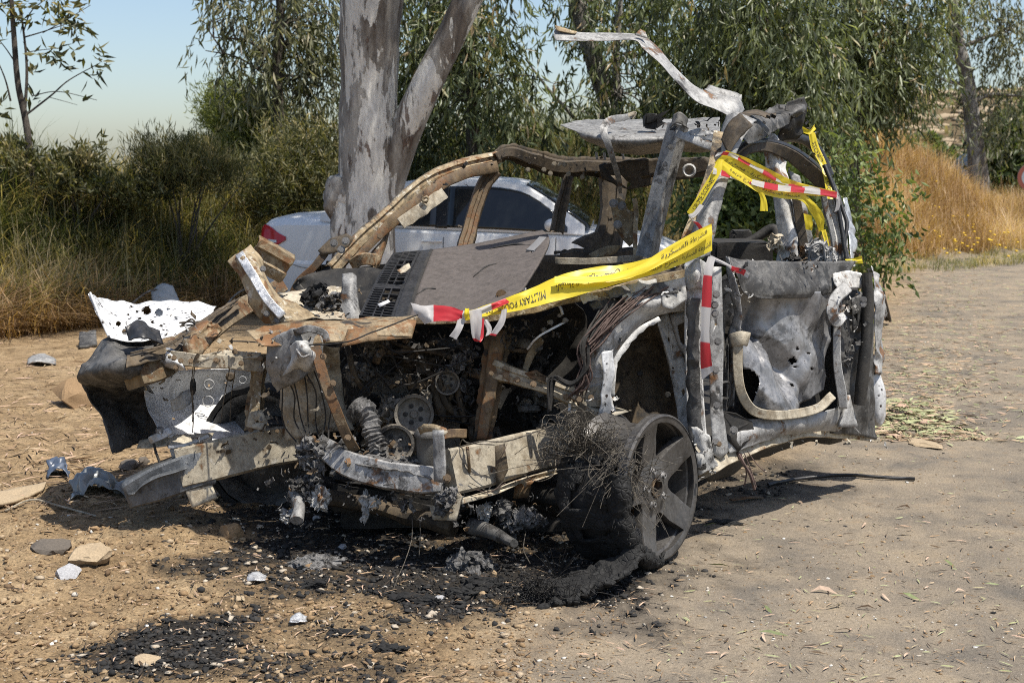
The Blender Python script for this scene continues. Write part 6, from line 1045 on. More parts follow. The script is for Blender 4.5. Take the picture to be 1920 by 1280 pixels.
def board_piece(name, u0, u1, mat, par, nu=36, nv=30, thick=.012, round_end=False, lift=0.0, holes=()):
    Q_ = np.zeros((nu, nv, 3))
    for a in range(nu):
        for b_ in range(nv):
            u = u0 + (u1 - u0) * a / (nu - 1); v = b_ / (nv - 1)
            if round_end:                                  # bowed outer end
                s = max(0, (u - .7) / .3); v2 = v; u2 = u - s * .14 * (2 * v - 1.15) ** 2
            else: u2, v2 = u, v
            Q_[a, b_] = bp(min(1, max(0, u2)), v2) + np.array([0, 0, lift])
    f_ = Q_.reshape(-1, 3); Q_[:, :, 2] += (fbm(f_ * 4, 3) * .006).reshape(nu, nv)
    F_ = grid_faces(nu, nv)
    if len(holes):
        ij = np.stack([F_[:, 0] // nv, F_[:, 0] % nv], 1); keep = np.ones(len(F_), bool)
        for (a0, a1, b0, b1) in holes: keep &= ~((ij[:, 0] >= a0) & (ij[:, 0] < a1) & (ij[:, 1] >= b0) & (ij[:, 1] < b1))
        F_ = F_[keep]
    return mesh(name, Q_.reshape(-1, 3), F_, mat, par, thick=thick, offset=-1 if False else 0, sharp=40)
main = board_piece('board', .235, 1.0, M['board'], board, round_end=True, holes=[(31, 33, 17, 25)], nu=40, nv=36)
pth_ = [bp(.83, .52) + [0, 0, .012], bp(.88, .60) + [0, 0, .012], bp(.93, .72) + [0, 0, .012]]
M['handle'] = plain('grey handle plastic', (.16, .16, .165), .5)
beam('handle_slot', pth_, .034, .006, M['handle'], main, 'box', 12, world=True, dent=0, ref=(0, .3, -1))
beam('hinge_line', [bp(.232, v) + [0, 0, .006] for v in (0, .25, .5, .75, 1)], .012, .008, M['soot'], board, 'box', 24, world=True, dent=.002, ref=(0, .3, -1))
for k, (a, b_) in enumerate((((.55, .82), (.82, .66)), ((.50, .42), (.62, .52)), ((.24, .28), (.33, .34)))):
    beam('crack', [bp(*a) + [0, 0, .008], bp((a[0] + b_[0]) / 2, (a[1] + b_[1]) / 2 + .04) + [0, 0, .009], bp(*b_) + [0, 0, .008]], [.002, .012, .006], .006, M['soot'], main, 'box', 18, world=True, dent=.004, freq=30, ref=(0, .3, -1))
gr = board_piece('grille_plate', .155, .232, M['blackplastic'], board, nu=6, nv=30, thick=.008, lift=.002)
def slat(u0, v0, u1, v1, nm='grille_slat', w=.008):
    return beam(nm, [bp(u0, v0) + [0, 0, .004], bp((u0 + u1) / 2, (v0 + v1) / 2) + [0, 0, .004], bp(u1, v1) + [0, 0, .004]], w, .014, M['blackplastic'], board, 'box', 6, world=True, dent=0, ref=(0, .3, -1))
slat(.0, 0, .0, 1, 'grille_frame', .012); slat(.155, 0, .155, 1, 'grille_frame', .012)
for k in range(34):
    v = .01 + .98 * k / 33
    if 11 < k < 14: slat(.0, v, .15, v, 'grille_slat', .02)
    else: slat(.0, v, .15 if k % 3 == 0 or k < 6 or 16 < k < 22 or k > 26 else .06, v)
for u in (.06, .10): slat(u, .0, u, 1.0, 'grille_rib', .006)
sheet('white_sticker', [(708, 570, 4.96), (728, 562, 4.98), (732, 566, 4.97), (712, 576, 4.95)], M['whitepaint'], board, thick=.002, dent=0)
patch('torn_paper', [[(744, 508, 5.2), (766, 494, 5.24)], [(752, 514, 5.18), (770, 504, 5.22)]], M['cream'], board, .006, .01, 22, rag=.004)
bolt(board, (940, 553, 4.96), None, .016, M['rust'])

# ---- barrier tape
def tape_mat(name, col, stripes=None):
    m, nt, b = newmat(name); a = nt.nodes.new('ShaderNodeAttribute'); a.attribute_name = 'run'; v = ocoord(nt)
    if stripes:
        fr = mth(nt, 'FRACT', mth(nt, 'DIVIDE', a.outputs['Fac'], stripes)); c = mixc(nt, ramp(nt, fr, [(.49, 0), (.51, 1)]), (.56, .54, .53), col)
    else: c = mixc(nt, tnoise(nt, v, 30, 4), col, tuple(min(1, x * 1.15) for x in col))
    c = mixc(nt, ramp(nt, tnoise(nt, v, 55, 6, .75), [(.62, 0), (.78, .30)]), c, (.12, .09, .06))
    nt.links.new(c, b.inputs['Base Color']); b.inputs['Roughness'].default_value = .38
    t = nt.nodes.new('ShaderNodeBsdfTranslucent'); nt.links.new(c, t.inputs[0]); x = nt.nodes.new('ShaderNodeMixShader'); x.inputs[0].default_value = .35
    nt.links.new(b.outputs[0], x.inputs[1]); nt.links.new(t.outputs[0], x.inputs[2]); nt.links.new(x.outputs[0], nt.nodes['Material Output'].inputs[0]); return m
M['yellow'] = tape_mat('yellow barrier tape', (.72, .58, .035)); M['redwhite'] = tape_mat('red and white barrier tape', (.52, .035, .045), .20); M['ink'] = plain('black tape print', (.02, .018, .01), .5)
class Tape:
    """a flat film ribbon through cross rows (edge a, edge b) given as (px, py, Y)"""
    def __init__(s, rows_, fold=.006, freq=14, seed=0, nv=9):
        s.C = np.array([[P(*a), P(*b_)] for a, b_ in rows_]); L_ = np.linalg.norm(np.diff(s.C.mean(1), axis=0), axis=1).sum(); s.L = L_; s.nu = int(max(8, min(120, L_ / .012))); s.nv = nv
        E = np.einsum('ai,ijk->ajk', crw(len(rows_), s.nu), s.C); t = np.linspace(0, 1, nv)[None, :, None]; Q_ = E[:, :1] * (1 - t) + E[:, 1:] * t
        n = grid_normals(Q_); f_ = np.stack([np.repeat(np.linspace(0, L_ * freq * .35, s.nu), nv), np.tile(np.linspace(0, 2.2, nv), s.nu), np.full(s.nu * nv, seed * 7.7)], 1)
        s.Q = Q_ + n * (fbm(f_, 3) * fold).reshape(s.nu, nv, 1); s.n = grid_normals(s.Q)
    def build(s, name, mat, parent=None):
        o = mesh(name, s.Q.reshape(-1, 3), grid_faces(s.nu, s.nv), mat, parent, sharp=60)
        at_ = o.data.attributes.new('run', 'FLOAT', 'POINT'); at_.data.foreach_set('value', np.repeat(np.linspace(0, s.L, s.nu), s.nv).astype(np.float32)); return o
    def ev(s, u, v, off):
        a = np.clip(u, 0, 1) * (s.nu - 1); b_ = np.clip(v, 0, 1) * (s.nv - 1); i = min(int(a), s.nu - 2); j = min(int(b_), s.nv - 2); f, g = a - i, b_ - j
        p_ = (s.Q[i, j] * (1 - f) * (1 - g) + s.Q[i + 1, j] * f * (1 - g) + s.Q[i, j + 1] * (1 - f) * g + s.Q[i + 1, j + 1] * f * g); n = s.n[i, j]; n = n if np.dot(n, CAMP - p_) > 0 else -n
        return p_ + n * off
    def text(s, body, u0, u1, v0, v1, parent, flip=False, swapv=False):
        c = bpy.data.curves.new('tape_print', 'FONT'); c.body = body; c.resolution_u = 2; o = bpy.data.objects.new('tape_print', c); COL.objects.link(o)
        dg = bpy.context.evaluated_depsgraph_get(); dg.update(); me0 = o.evaluated_get(dg).to_mesh(); V = np.array([v.co[:] for v in me0.vertices]); F = [tuple(f.vertices) for f in me0.polygons]; o.evaluated_get(dg).to_mesh_clear()
        bpy.data.objects.remove(o); bpy.data.curves.remove(c)
        if not len(V): return
        x = (V[:, 0] - V[:, 0].min()) / np.ptp(V[:, 0]); y = (V[:, 1] - V[:, 1].min()) / max(1e-6, np.ptp(V[:, 1]))
        if flip: x = 1 - x; y = 1 - y
        if swapv: y = 1 - y
        return mesh('printed_text', [s.ev(u0 + (u1 - u0) * a, v0 + (v1 - v0) * b_, .0022) for a, b_ in zip(x, y)], F, M['ink'], parent, smooth=False)
AR_SCENE = "\uFE94\uFEE4\uFEF3\uFEAE\uFE9F \uFEA1\uFEAE\uFEB4\uFEE3"
AR_POLICE = "\uFE94\uFEF3\uFEAE\uFEDC\uFEB4\uFECC\uFEDF\uFE8D \uFE94\uFEC3\uFEAE\uFEB8\uFEDF\uFE8D"
# rows run from the knot to the pillar; edge a = lower edge, edge b = upper edge
T1 = Tape([((880, 598, 4.60), (878, 582, 4.62)), ((920, 592, 4.59), (915, 572, 4.62)), ((965, 583, 4.58), (958, 556, 4.62)), ((1010, 572, 4.58), (1005, 536, 4.64)), ((1060, 560, 4.60), (1058, 514, 4.66)), ((1110, 547, 4.62), (1108, 502, 4.68)), ((1165, 531, 4.64), (1162, 495, 4.70)), ((1215, 517, 4.66), (1212, 486, 4.70)), ((1265, 500, 4.69), (1260, 466, 4.72)), ((1300, 486, 4.71), (1298, 447, 4.73)), ((1335, 470, 4.72), (1335, 421, 4.74))], .013, 30, 1)
y1 = T1.build('yellow_barrier_tape', M['yellow']); tag(y1, 'wide yellow printed barrier tape stretched from front edge of wreck to windscreen pillar', 'barrier tape', 'yellow tape on the wreck')
T1.text('MILITARY POLICE \u00b7 DA', .33, .08, .62, .22, y1)
T1.text(AR_SCENE + ' - ' + AR_POLICE, .66, .37, .80, .34, y1)
T1.text(AR_SCENE + ' - ' + AR_POLICE, .70, .995, .10, .42, y1)
T1b = Tape([((1040, 530, 4.60), (1040, 518, 4.62)), ((1130, 528, 4.61), (1128, 516, 4.63)), ((1200, 514, 4.63), (1196, 496, 4.65)), ((1255, 488, 4.66), (1250, 464, 4.68)), ((1300, 464, 4.69), (1296, 438, 4.70)), ((1336, 440, 4.70), (1334, 419, 4.72))], .008, 20, 2); T1b.build('twisted_fold', M['yellow'], y1)
T1b.text(AR_POLICE, .55, .95, .25, .7, y1)
def tape(name, rows_, mat, label, group, fold=.006, freq=16, seed=0, texts=(), parent=None):
    t_ = Tape(rows_, fold, freq, seed); o = t_.build(name, mat, parent)
    if label: tag(o, label, 'barrier tape', group)
    for tx in texts: t_.text(*tx[:5], o)
    return o
YG, RG = 'yellow tape on the wreck', 'red and white tape on the wreck'
k1 = tape('red_white_tape', [((768, 568, 4.62), (796, 608, 4.60)), ((790, 572, 4.60), (806, 604, 4.57)), ((812, 570, 4.60), (812, 602, 4.56)), ((845, 574, 4.58), (846, 602, 4.56)), ((868, 582, 4.57), (866, 600, 4.56)), ((890, 580, 4.57), (888, 594, 4.56)), ((920, 570, 4.58), (922, 582, 4.57)), ((948, 560, 4.60), (956, 570, 4.58))], M['redwhite'], 'crumpled red and white tape knotted around the yellow tape end at the front edge', RG, .02, 40, 3)
for q in ([((858, 596, 4.56), (872, 598, 4.55)), ((852, 615, 4.54), (866, 618, 4.53)), ((842, 630, 4.54), (856, 636, 4.53))], [((880, 582, 4.55), (902, 580, 4.54)), ((882, 605, 4.53), (904, 602, 4.53)), ((886, 634, 4.53), (900, 638, 4.53)), ((898, 634, 4.55), (906, 630, 4.55)), ((900, 600, 4.57), (908, 596, 4.57))], [((940, 580, 4.56), (950, 578, 4.55)), ((934, 602, 4.54), (946, 606, 4.53)), ((918, 628, 4.54), (930, 630, 4.53))], [((904, 600, 4.57), (914, 598, 4.57)), ((912, 618, 4.56), (922, 614, 4.56)), ((910, 630, 4.55), (920, 626, 4.55))]):
    tape('tape_tail', q, M['redwhite'], None, None, .01, 40, 4, parent=k1)
tape('knot_wrap', [((872, 578, 4.56), (880, 578, 4.55)), ((870, 588, 4.54), (880, 588, 4.53)), ((872, 600, 4.55), (880, 600, 4.54))], M['yellow'], None, None, .006, 40, 5, parent=y1)
tape('red_white_tape', [((1328, 480, 4.72), (1342, 482, 4.72)), ((1320, 510, 4.70), (1336, 512, 4.70)), ((1316, 560, 4.69), (1334, 562, 4.69)), ((1314, 620, 4.68), (1330, 622, 4.68)), ((1313, 670, 4.68), (1334, 672, 4.67)), ((1316, 712, 4.68), (1337, 696, 4.67))], M['redwhite'], 'red and white tape hanging straight down along the hinge pillar', RG, .006, 10, 6)
tape('red_white_tape', [((1330, 478, 4.74), (1332, 486, 4.74)), ((1360, 492, 4.82), (1362, 498, 4.82)), ((1376, 500, 4.86), (1372, 508, 4.86)), ((1394, 504, 4.86), (1390, 514, 4.86)), ((1406, 512, 4.86), (1402, 522, 4.86))], M['redwhite'], 'short red and white tape end reaching over the top corner of the door', RG, .006, 30, 7)
tape('yellow_barrier_tape', [((1362, 282, 5.02), (1340, 306, 5.0)), ((1400, 296, 5.08), (1362, 318, 5.04)), ((1440, 316, 5.2), (1410, 346, 5.16)), ((1480, 336, 5.35), (1462, 362, 5.3)), ((1520, 348, 5.52), (1508, 366, 5.5)), ((1566, 358, 5.72), (1564, 370, 5.72))], M['yellow'], 'upper yellow tape strung from windscreen pillar back to rear pillar', YG, .010, 22, 8, texts=((AR_SCENE + ' - ' + AR_POLICE, .08, .62, .75, .45),))
tape('yellow_barrier_tape', [((1356, 300, 5.0), (1352, 318, 4.99)), ((1390, 322, 5.06), (1386, 340, 5.04)), ((1430, 346, 5.18), (1424, 362, 5.16)), ((1470, 358, 5.32), (1464, 372, 5.3)), ((1505, 364, 5.46), (1500, 376, 5.44)), ((1530, 384, 5.54), (1516, 394, 5.52)), ((1544, 406, 5.58), (1528, 412, 5.56)), ((1544, 430, 5.6), (1536, 436, 5.6))], M['yellow'], 'lower yellow tape sagging from windscreen pillar with a loose drooping end', YG, .010, 22, 9, texts=((AR_SCENE + ' - ' + AR_POLICE, .06, .55, .8, .3),))
tape('yellow_barrier_tape', [((1345, 298, 5.0), (1358, 300, 4.99)), ((1336, 320, 4.98), (1350, 326, 4.97)), ((1318, 352, 4.97), (1332, 356, 4.95)), ((1304, 376, 4.96), (1316, 380, 4.94)), ((1288, 398, 4.96), (1298, 406, 4.94))], M['yellow'], 'yellow tape wound down the windscreen pillar below the upper strands', YG, .008, 30, 10, texts=(('CRIME SCENE', .9, .35, .8, .25),))
tape('yellow_barrier_tape', [((1516, 250, 6.0), (1528, 248, 6.0)), ((1522, 280, 5.98), (1536, 276, 5.98)), ((1538, 310, 5.94), (1550, 308, 5.94)), ((1546, 340, 5.88), (1558, 340, 5.88)), ((1552, 372, 5.82), (1562, 374, 5.82))], M['yellow'], 'yellow tape hanging from its bow knot at the rear roof arch', YG, .006, 18, 11, texts=(('DO NOT CROSS', .9, .15, .75, .25),))
tape('tape_bow', [((1494, 238, 6.0), (1490, 244, 6.0)), ((1506, 238, 5.98), (1504, 248, 5.98)), ((1518, 244, 5.96), (1518, 252, 5.96)), ((1526, 234, 5.98), (1530, 242, 5.98))], M['yellow'], None, None, .008, 40, 12, parent=bpy.data.objects['yellow_barrier_tape.004'])
tape('yellow_barrier_tape', [((1540, 432, 5.62), (1548, 430, 5.62)), ((1546, 455, 5.6), (1554, 455, 5.6)), ((1550, 488, 5.58), (1560, 488, 5.58))], M['yellow'], 'narrow vertical yellow tape beside the mottled rear pillar', YG, .004, 24, 13, texts=((AR_SCENE, .1, .9, .8, .3),))
tape('yellow_barrier_tape', [((1420, 358, 5.16), (1432, 362, 5.15)), ((1426, 374, 5.15), (1438, 378, 5.14)), ((1425, 396, 5.14), (1440, 396, 5.13))], M['yellow'], 'frayed short yellow tape end dangling under the lower strand', YG, .008, 40, 14)
tape('yellow_barrier_tape', [((1505, 400, 5.7), (1522, 404, 5.7)), ((1506, 418, 5.7), (1524, 420, 5.7)), ((1510, 430, 5.7), (1522, 432, 5.7))], M['yellow'], 'folded yellow tape scrap caught between the two rear pillars', YG, .012, 40, 15)
tape('yellow_barrier_tape', [((1584, 486, 5.7), (1588, 492, 5.7)), ((1600, 484, 5.7), (1600, 494, 5.7)), ((1614, 480, 5.72), (1618, 494, 5.72))], M['yellow'], 'small yellow tape scrap at the top rear corner of the door', YG, .012, 40, 16)
tape('red_white_tape', [((1346, 286, 4.99), (1340, 294, 4.98)), ((1368, 286, 5.02), (1364, 292, 5.02)), ((1410, 304, 5.12), (1406, 312, 5.1)), ((1460, 330, 5.28), (1456, 340, 5.26)), ((1510, 346, 5.48), (1506, 356, 5.46)), ((1572, 362, 5.72), (1572, 374, 5.72))], M['redwhite'], 'upper of two red and white tapes strung between windscreen pillar and rear pillar', RG, .004, 18, 17)
tape('red_white_tape', [((1338, 314, 4.97), (1336, 326, 4.96)), ((1370, 324, 5.02), (1368, 334, 5.01)), ((1410, 336, 5.12), (1408, 346, 5.1)), ((1460, 346, 5.26), (1458, 358, 5.24)), ((1510, 352, 5.46), (1508, 362, 5.44)), ((1570, 360, 5.7), (1570, 370, 5.7))], M['redwhite'], 'lower of two red and white tapes strung between windscreen pillar and rear pillar', RG, .004, 18, 18)
tape('red_white_tape', [((1312, 382, 4.94), (1320, 386, 4.93)), ((1300, 398, 4.93), (1306, 404, 4.92)), ((1290, 404, 4.93), (1296, 410, 4.92)), ((1304, 420, 4.92), (1312, 420, 4.91)), ((1316, 436, 4.91), (1322, 434, 4.90))], M['redwhite'], 'thin red and white tape wrapped around the middle of the windscreen pillar', RG, .004, 30, 19)
tape('red_white_tape', [((1566, 368, 5.72), (1574, 368, 5.72)), ((1568, 384, 5.72), (1576, 382, 5.72)), ((1564, 398, 5.72), (1572, 394, 5.72))], M['redwhite'], 'short red tape end hanging at the rear pillar', RG, .004, 30, 20)

# ================================================================= LOOSE THINGS ON THE GROUND
def scatter_mat(name, stops, rough=.9):
    m, nt, b = newmat(name); a = nt.nodes.new('ShaderNodeAttribute'); a.attribute_name = 'hue'; v = ocoord(nt)
    c = ramp(nt, a.outputs['Fac'], stops); c = mixc(nt, .6, c, ramp(nt, tnoise(nt, v, 130, 4, .7), [(.3, .55), (.72, 1.45)]), 'MULTIPLY')
    nt.links.new(c, b.inputs['Base Color']); b.inputs['Roughness'].default_value = rough; bump(nt, b, tnoise(nt, v, 220, 4, .7), .5, .004); return m
M['gravel'] = scatter_mat('gravel', [(0, (.008, .008, .008)), (.12, (.03, .028, .026)), (.2, (.12, .075, .038)), (.5, (.25, .165, .085)), (.75, (.33, .245, .15)), (.9, (.40, .35, .28)), (1, (.52, .50, .46))])
M['litter'] = scatter_mat('dry leaf litter', [(0, (.01, .009, .008)), (.15, (.06, .04, .025)), (.4, (.20, .13, .07)), (.6, (.36, .25, .15)), (.75, (.45, .31, .23)), (.85, (.26, .27, .13)), (1, (.34, .36, .2))])
def ground_pts(n, x0, x1, y0, y1, r, power=1.0):
    """points spread evenly over a stretch of the photographed ground"""
    px = r.uniform(x0, x1, n); py = y0 + (y1 - y0) * r.random(n) ** power
    dy = (CY - py) / FPX; rz = -math.sin(PITCH) + dy * math.cos(PITCH); ry = math.cos(PITCH) + dy * math.sin(PITCH); t = -CAMH / rz
    x = (px - CX) / FPX * t; y = ry * t; return x, y
def stones(n, region, size, r, huefn, flat=.65, sub=1):
    x, y = ground_pts(n, *region, r); V0, F0 = ico(sub); s = size[0] * (size[1] / size[0]) ** (r.random(n) ** 2.6)
    J = 1 + .42 * r.normal(size=(n, len(V0), 1)).clip(-1.5, 1.5); V = V0[None] * J * (s[:, None, None] * np.stack([.75 + .6 * r.random(n), .75 + .6 * r.random(n), flat * (.6 + .7 * r.random(n))], 1)[:, None])
    a = r.uniform(0, 6.3, n); c, q = np.cos(a)[:, None], np.sin(a)[:, None]; V = np.stack([V[:, :, 0] * c - V[:, :, 1] * q, V[:, :, 0] * q + V[:, :, 1] * c, V[:, :, 2]], 2)
    V = V + np.stack([x, y, tz(x, y) + s * .18], 1)[:, None]; F = F0[None] + (np.arange(n) * len(V0))[:, None, None]
    return V.reshape(-1, 3), F.reshape(-1, 3), np.repeat(huefn(x, y, r), len(F0))
r = np.random.default_rng(71)
def gh(x, y, r): 
    cm_ = charmask(x, y); h = np.clip(.5 + .2 * r.normal(size=len(x)), .2, 1); return np.where(r.random(len(x)) < cm_ * 1.0, r.random(len(x)) * .14, h)
A = [stones(15000, (-150, 1150, 640, 1330), (.002, .008), r, gh), stones(6500, (-100, 1000, 930, 1330), (.002, .014), r, gh), stones(2600, (900, 2000, 560, 1330), (.002, .008), r, lambda x, y, r: np.clip(.6 + .3 * r.normal(size=len(x)), 0, 1), .5)]
V, F, h, o_ = [], [], [], 0
for a in A: V.append(a[0]); F.append(a[1] + o_); h.append(a[2]); o_ += len(a[0])
tag(bigmesh('gravel', np.vstack(V), np.vstack(F), M['gravel'], attrs={'hue': np.concatenate(h)}), 'ochre and grey gravel strewn over the dirt', 'gravel', kind='stuff')
# char flakes inside the soot patches
def in_char(n, r, thr=.35):
    X, Y_ = [], []
    while sum(map(len, X)) < n:
        x, y = ground_pts(6000, -50, 1500, 850, 1330, r); k = charmask(x, y) > thr + .4 * r.random(6000); X.append(x[k]); Y_.append(y[k])
    return np.concatenate(X)[:n], np.concatenate(Y_)[:n]
n = 15000; x, y = in_char(n, r); V0, F0 = ico(1); s = .0013 * (8 ** (r.random(n) ** 2.4))
V = V0[None] * (1 + .55 * r.normal(size=(n, 12, 1)).clip(-1.5, 1.5)) * (s[:, None, None] * np.stack([.7 + r.random(n), .7 + r.random(n), .4 + .5 * r.random(n)], 1)[:, None]) + np.stack([x, y, tz(x, y) + s * .3], 1)[:, None]
tag(bigmesh('char_flakes', V.reshape(-1, 3), (F0[None] + (np.arange(n) * 12)[:, None, None]).reshape(-1, 3), M['gravel'], attrs={'hue': np.repeat(np.where(r.random(n) < .12, .88, r.random(n) * .12), 20)}), 'black char crumbs and ash on the scorched ground', 'char', kind='stuff')
# leaf litter: thin curved strips
def strips(x, y, ln, wd, hue, r, lift=.006, arch=.15):
    n = len(x); a = r.uniform(0, 6.3, n); d = np.stack([np.cos(a), np.sin(a), np.zeros(n)], 1); sd = np.stack([-np.sin(a), np.cos(a), .5 * r.normal(size=n)], 1); sd = unit(sd)
    c = np.stack([x, y, tz(x, y) + lift], 1); bend = r.normal(size=n) * .18; V = np.empty((n, 8, 3))
    for k, t in enumerate((-.5, -.17, .17, .5)):
        w = wd * (1 - (2 * t) ** 2 * .85) * .5; q = c + d * (ln * t)[:, None] + sd * (bend * ln * t * t)[:, None] + np.array([0, 0, 1.]) * (arch * ln * (.25 - t * t) * r.random(n))[:, None]
        V[:, 2 * k] = q - sd * w[:, None]; V[:, 2 * k + 1] = q + sd * w[:, None]
    b_ = np.arange(n)[:, None] * 8; F = np.concatenate([np.concatenate([b_ + [2 * k, 2 * k + 1, 2 * k + 3], b_ + [2 * k, 2 * k + 3, 2 * k + 2]], 1) for k in range(3)], 1).reshape(-1, 3)
    return V.reshape(-1, 3), F, np.repeat(hue, 6)
L_ = []
x, y = ground_pts(1500, 1250, 1960, 560, 1300, r, .8); L_.append(strips(x, y, r.uniform(.012, .05, 1500), r.uniform(.0015, .006, 1500), r.uniform(.1, 1, 1500), r))
x, y = ground_pts(1600, -60, 1250, 900, 1320, r); L_.append(strips(x, y, r.uniform(.015, .06, 1600), r.uniform(.002, .007, 1600), r.uniform(.05, .8, 1600), r, .010))
x, y = ground_pts(1600, -60, 420, 600, 960, r); L_.append(strips(x, y, r.uniform(.04, .16, 1600), r.uniform(.004, .012, 1600), r.uniform(.2, .8, 1600), r, .01))
x, y = ground_pts(9000, 1560, 2000, 490, 830, r); q_ = (x - np.interp(y, [5, 7, 10, 14, 20], [1.7, 2.2, 3.2, 4.6, 6.6])) / (.22 + .04 * y); k_ = r.random(9000) < np.exp(-q_ ** 2) * (.85 + 1.0 * fbm2(x, y, 2.2, 3)).clip(0, 1); x, y = x[k_], y[k_]; n_ = len(x); L_.append(strips(x, y, r.uniform(.03, .10, n_), r.uniform(.004, .012, n_), r.uniform(.45, 1, n_), r)); x, y = ground_pts(500, 1700, 1960, 500, 720, r); L_.append(strips(x, y, r.uniform(.03, .08, 500), r.uniform(.004, .010, 500), r.uniform(.3, 1, 500), r))
gx_ = r.normal(size=700) * .16 + G(1695, 790)[0]; gy_ = r.normal(size=700) * .28 + G(1695, 785)[1]; q = strips(gx_, gy_, r.uniform(.06, .14, 700), r.uniform(.010, .02, 700), r.uniform(.7, 1, 700), r); q[0][:, 2] += np.repeat(.12 * np.exp(-((gx_ - G(1695, 790)[0]) / .13) ** 2 - ((gy_ - G(1695, 785)[1]) / .22) ** 2) * r.random(700), 8); L_.append(q)
x, y = in_char(900, r, .1); L_.append(strips(x, y, r.uniform(.03, .09, 900), r.uniform(.001, .003, 900), r.uniform(0, .12, 900), r, .012, .5))
V, F, h, o_ = [], [], [], 0
for a in L_: V.append(a[0]); F.append(a[1] + o_); h.append(a[2]); o_ += len(a[0])
tag(bigmesh('leaf_litter', np.vstack(V), np.vstack(F), M['litter'], attrs={'hue': np.concatenate(h)}), 'scattered dry eucalyptus leaves, bark strips and twigs on the ground', 'leaf litter', kind='stuff')
# single larger leaves on the road
M['leafpale'] = plain('pale fallen leaf', (.40, .29, .21), .8, 0, .3, 30); M['leafgreen'] = plain('green fallen leaf', (.20, .23, .10), .7, 0, .3, 30)
lv = []
for k in range(4):
    V, F, _ = strips(np.zeros(1), np.zeros(1) + 5.5, np.array([.14]), np.array([.016 + .004 * k]), np.zeros(1), np.random.default_rng(k + 3), 0, .5); V = V - V.mean(0) + [0, 0, .006]; me = bpy.data.meshes.new('fallen_leaf'); me.from_pydata(V.tolist(), [], F.tolist()); me.update(); me.materials.append(M['leafpale'] if k % 2 else M['leafgreen']); lv.append(me)
rs = random.Random(12); spots = [(1640, 985), (1695, 1003), (1490, 1015), (1545, 1115), (1600, 1118), (1660, 1125), (1440, 1150), (1580, 1185), (1450, 1192), (1620, 985), (1780, 1060), (1800, 1112), (1420, 1225), (1700, 1230), (1860, 1100), (1500, 945), (1330, 990), (1350, 1005)] + [(rs.uniform(1250, 1915), rs.uniform(900, 1270)) for _ in range(8)]
for k, (px, py) in enumerate(spots):
    g = G(px, py); o = bpy.data.objects.new('fallen_leaf', lv[k % 4]); COL.objects.link(o); s_ = rs.uniform(.3, .62); o.location = (g[0], g[1], float(tz([g[0]], [g[1]])[0]) + .006); o.rotation_euler = (rs.gauss(0, .1), rs.gauss(0, .1), rs.uniform(0, 6.3)); o.scale = (s_, s_, s_)
    tag(o, 'pale dry leaf lying singly on the packed road' if k % 4 % 2 else 'greenish fallen leaf lying singly on the packed road', 'leaf', 'single fallen leaves on the road')
# named stones
M['rock'] = scatter_mat('rock', [(0, (.26, .17, .09)), (1, (.26, .17, .09))]); M['rockpale'] = scatter_mat('pale rock', [(0, (.33, .255, .165)), (1, (.33, .255, .165))]); M['rockdark'] = scatter_mat('dark rock', [(0, (.10, .085, .07)), (1, (.1, .08, .07))]); M['rockgrey'] = scatter_mat('grey rock', [(0, (.34, .34, .35)), (1, (.34, .34, .35))])
def rock(px, py, wpx, hpx, mat, label, seed, depth=1.0, rough=.55, group='larger stones in the dirt', name='stone', cat='stone'):
    g = G(px, py); w = S(wpx, g[1]) / 2; hz = S(hpx, g[1]) / 2; rr = np.random.default_rng(int(seed * 77 + 5)); bm = bmesh.new()
    for q in unit(rr.normal(size=(26, 3))) * rr.uniform(.8, 1.1, (26, 1)): bm.verts.new(q * [w, w * depth, hz])
    bmesh.ops.convex_hull(bm, input=bm.verts[:]); bmesh.ops.delete(bm, geom=[v_ for v_ in bm.verts if not v_.link_faces], context='VERTS')
    bmesh.ops.subdivide_edges(bm, edges=bm.edges[:], cuts=2, use_grid_fill=True); bmesh.ops.triangulate(bm, faces=bm.faces[:]); bmesh.ops.smooth_vert(bm, verts=bm.verts[:], factor=.35)
    for v_ in bm.verts: v_.co += mnoise.noise_vector(v_.co * (2.6 / w) + Vector((seed, 0, 0))) * w * .10 * rough + mnoise.noise_vector(v_.co * (7 / w)) * w * .05
    bm.verts.index_update(); V = np.array([v_.co[:] for v_ in bm.verts]); F0 = np.array([[v_.index for v_ in f_.verts] for f_ in bm.faces]); bm.free()
    V[:, 2] = np.maximum(V[:, 2], -hz * .55); z0 = float(tz([g[0]], [g[1]])[0])
    me = bpy.data.meshes.new(name); me.from_pydata(V.tolist(), [], F0.tolist()); me.update(); o = link_mesh(name, me, mat, None, True, 28); o.location = (g[0], g[1] + w * depth * .3, z0 + hz * .32); o.rotation_euler = (0, 0, seed); return tag(o, label, cat, group)
rock(152, 762, 110, 82, M['rock'], 'large rounded brown boulder behind the crumpled far wing', 1); rock(92, 1040, 80, 44, M['rockdark'], 'dark flat sided stone at the left beside the pale stone', 2); rock(162, 1062, 100, 48, M['rockpale'], 'biggest pale stone at the left in the ochre dirt', 3); rock(124, 1082, 54, 34, M['rockgrey'], 'light grey angular stone in front of the pale stone', 4)
rock(430, 1008, 54, 42, M['rock'], 'brown stone in the dirt just below the crash tip of the front rail', 5); rock(240, 880, 46, 26, M['rockdark'], 'dark stone beyond the tip of the far front rail', 6); rock(1268 - 1000, 872, 26, 22, M['rockdark'], 'small dark stone right beside another dark stone beyond the rail tip', 7)
rock(1735, 836, 120, 9, M['rockpale'], 'flat sandy slab of stone lying on the road beyond the wreck', 8, .5, .3); rock(15, 320, 1, 1, M['rock'], 'x', 9) if False else None
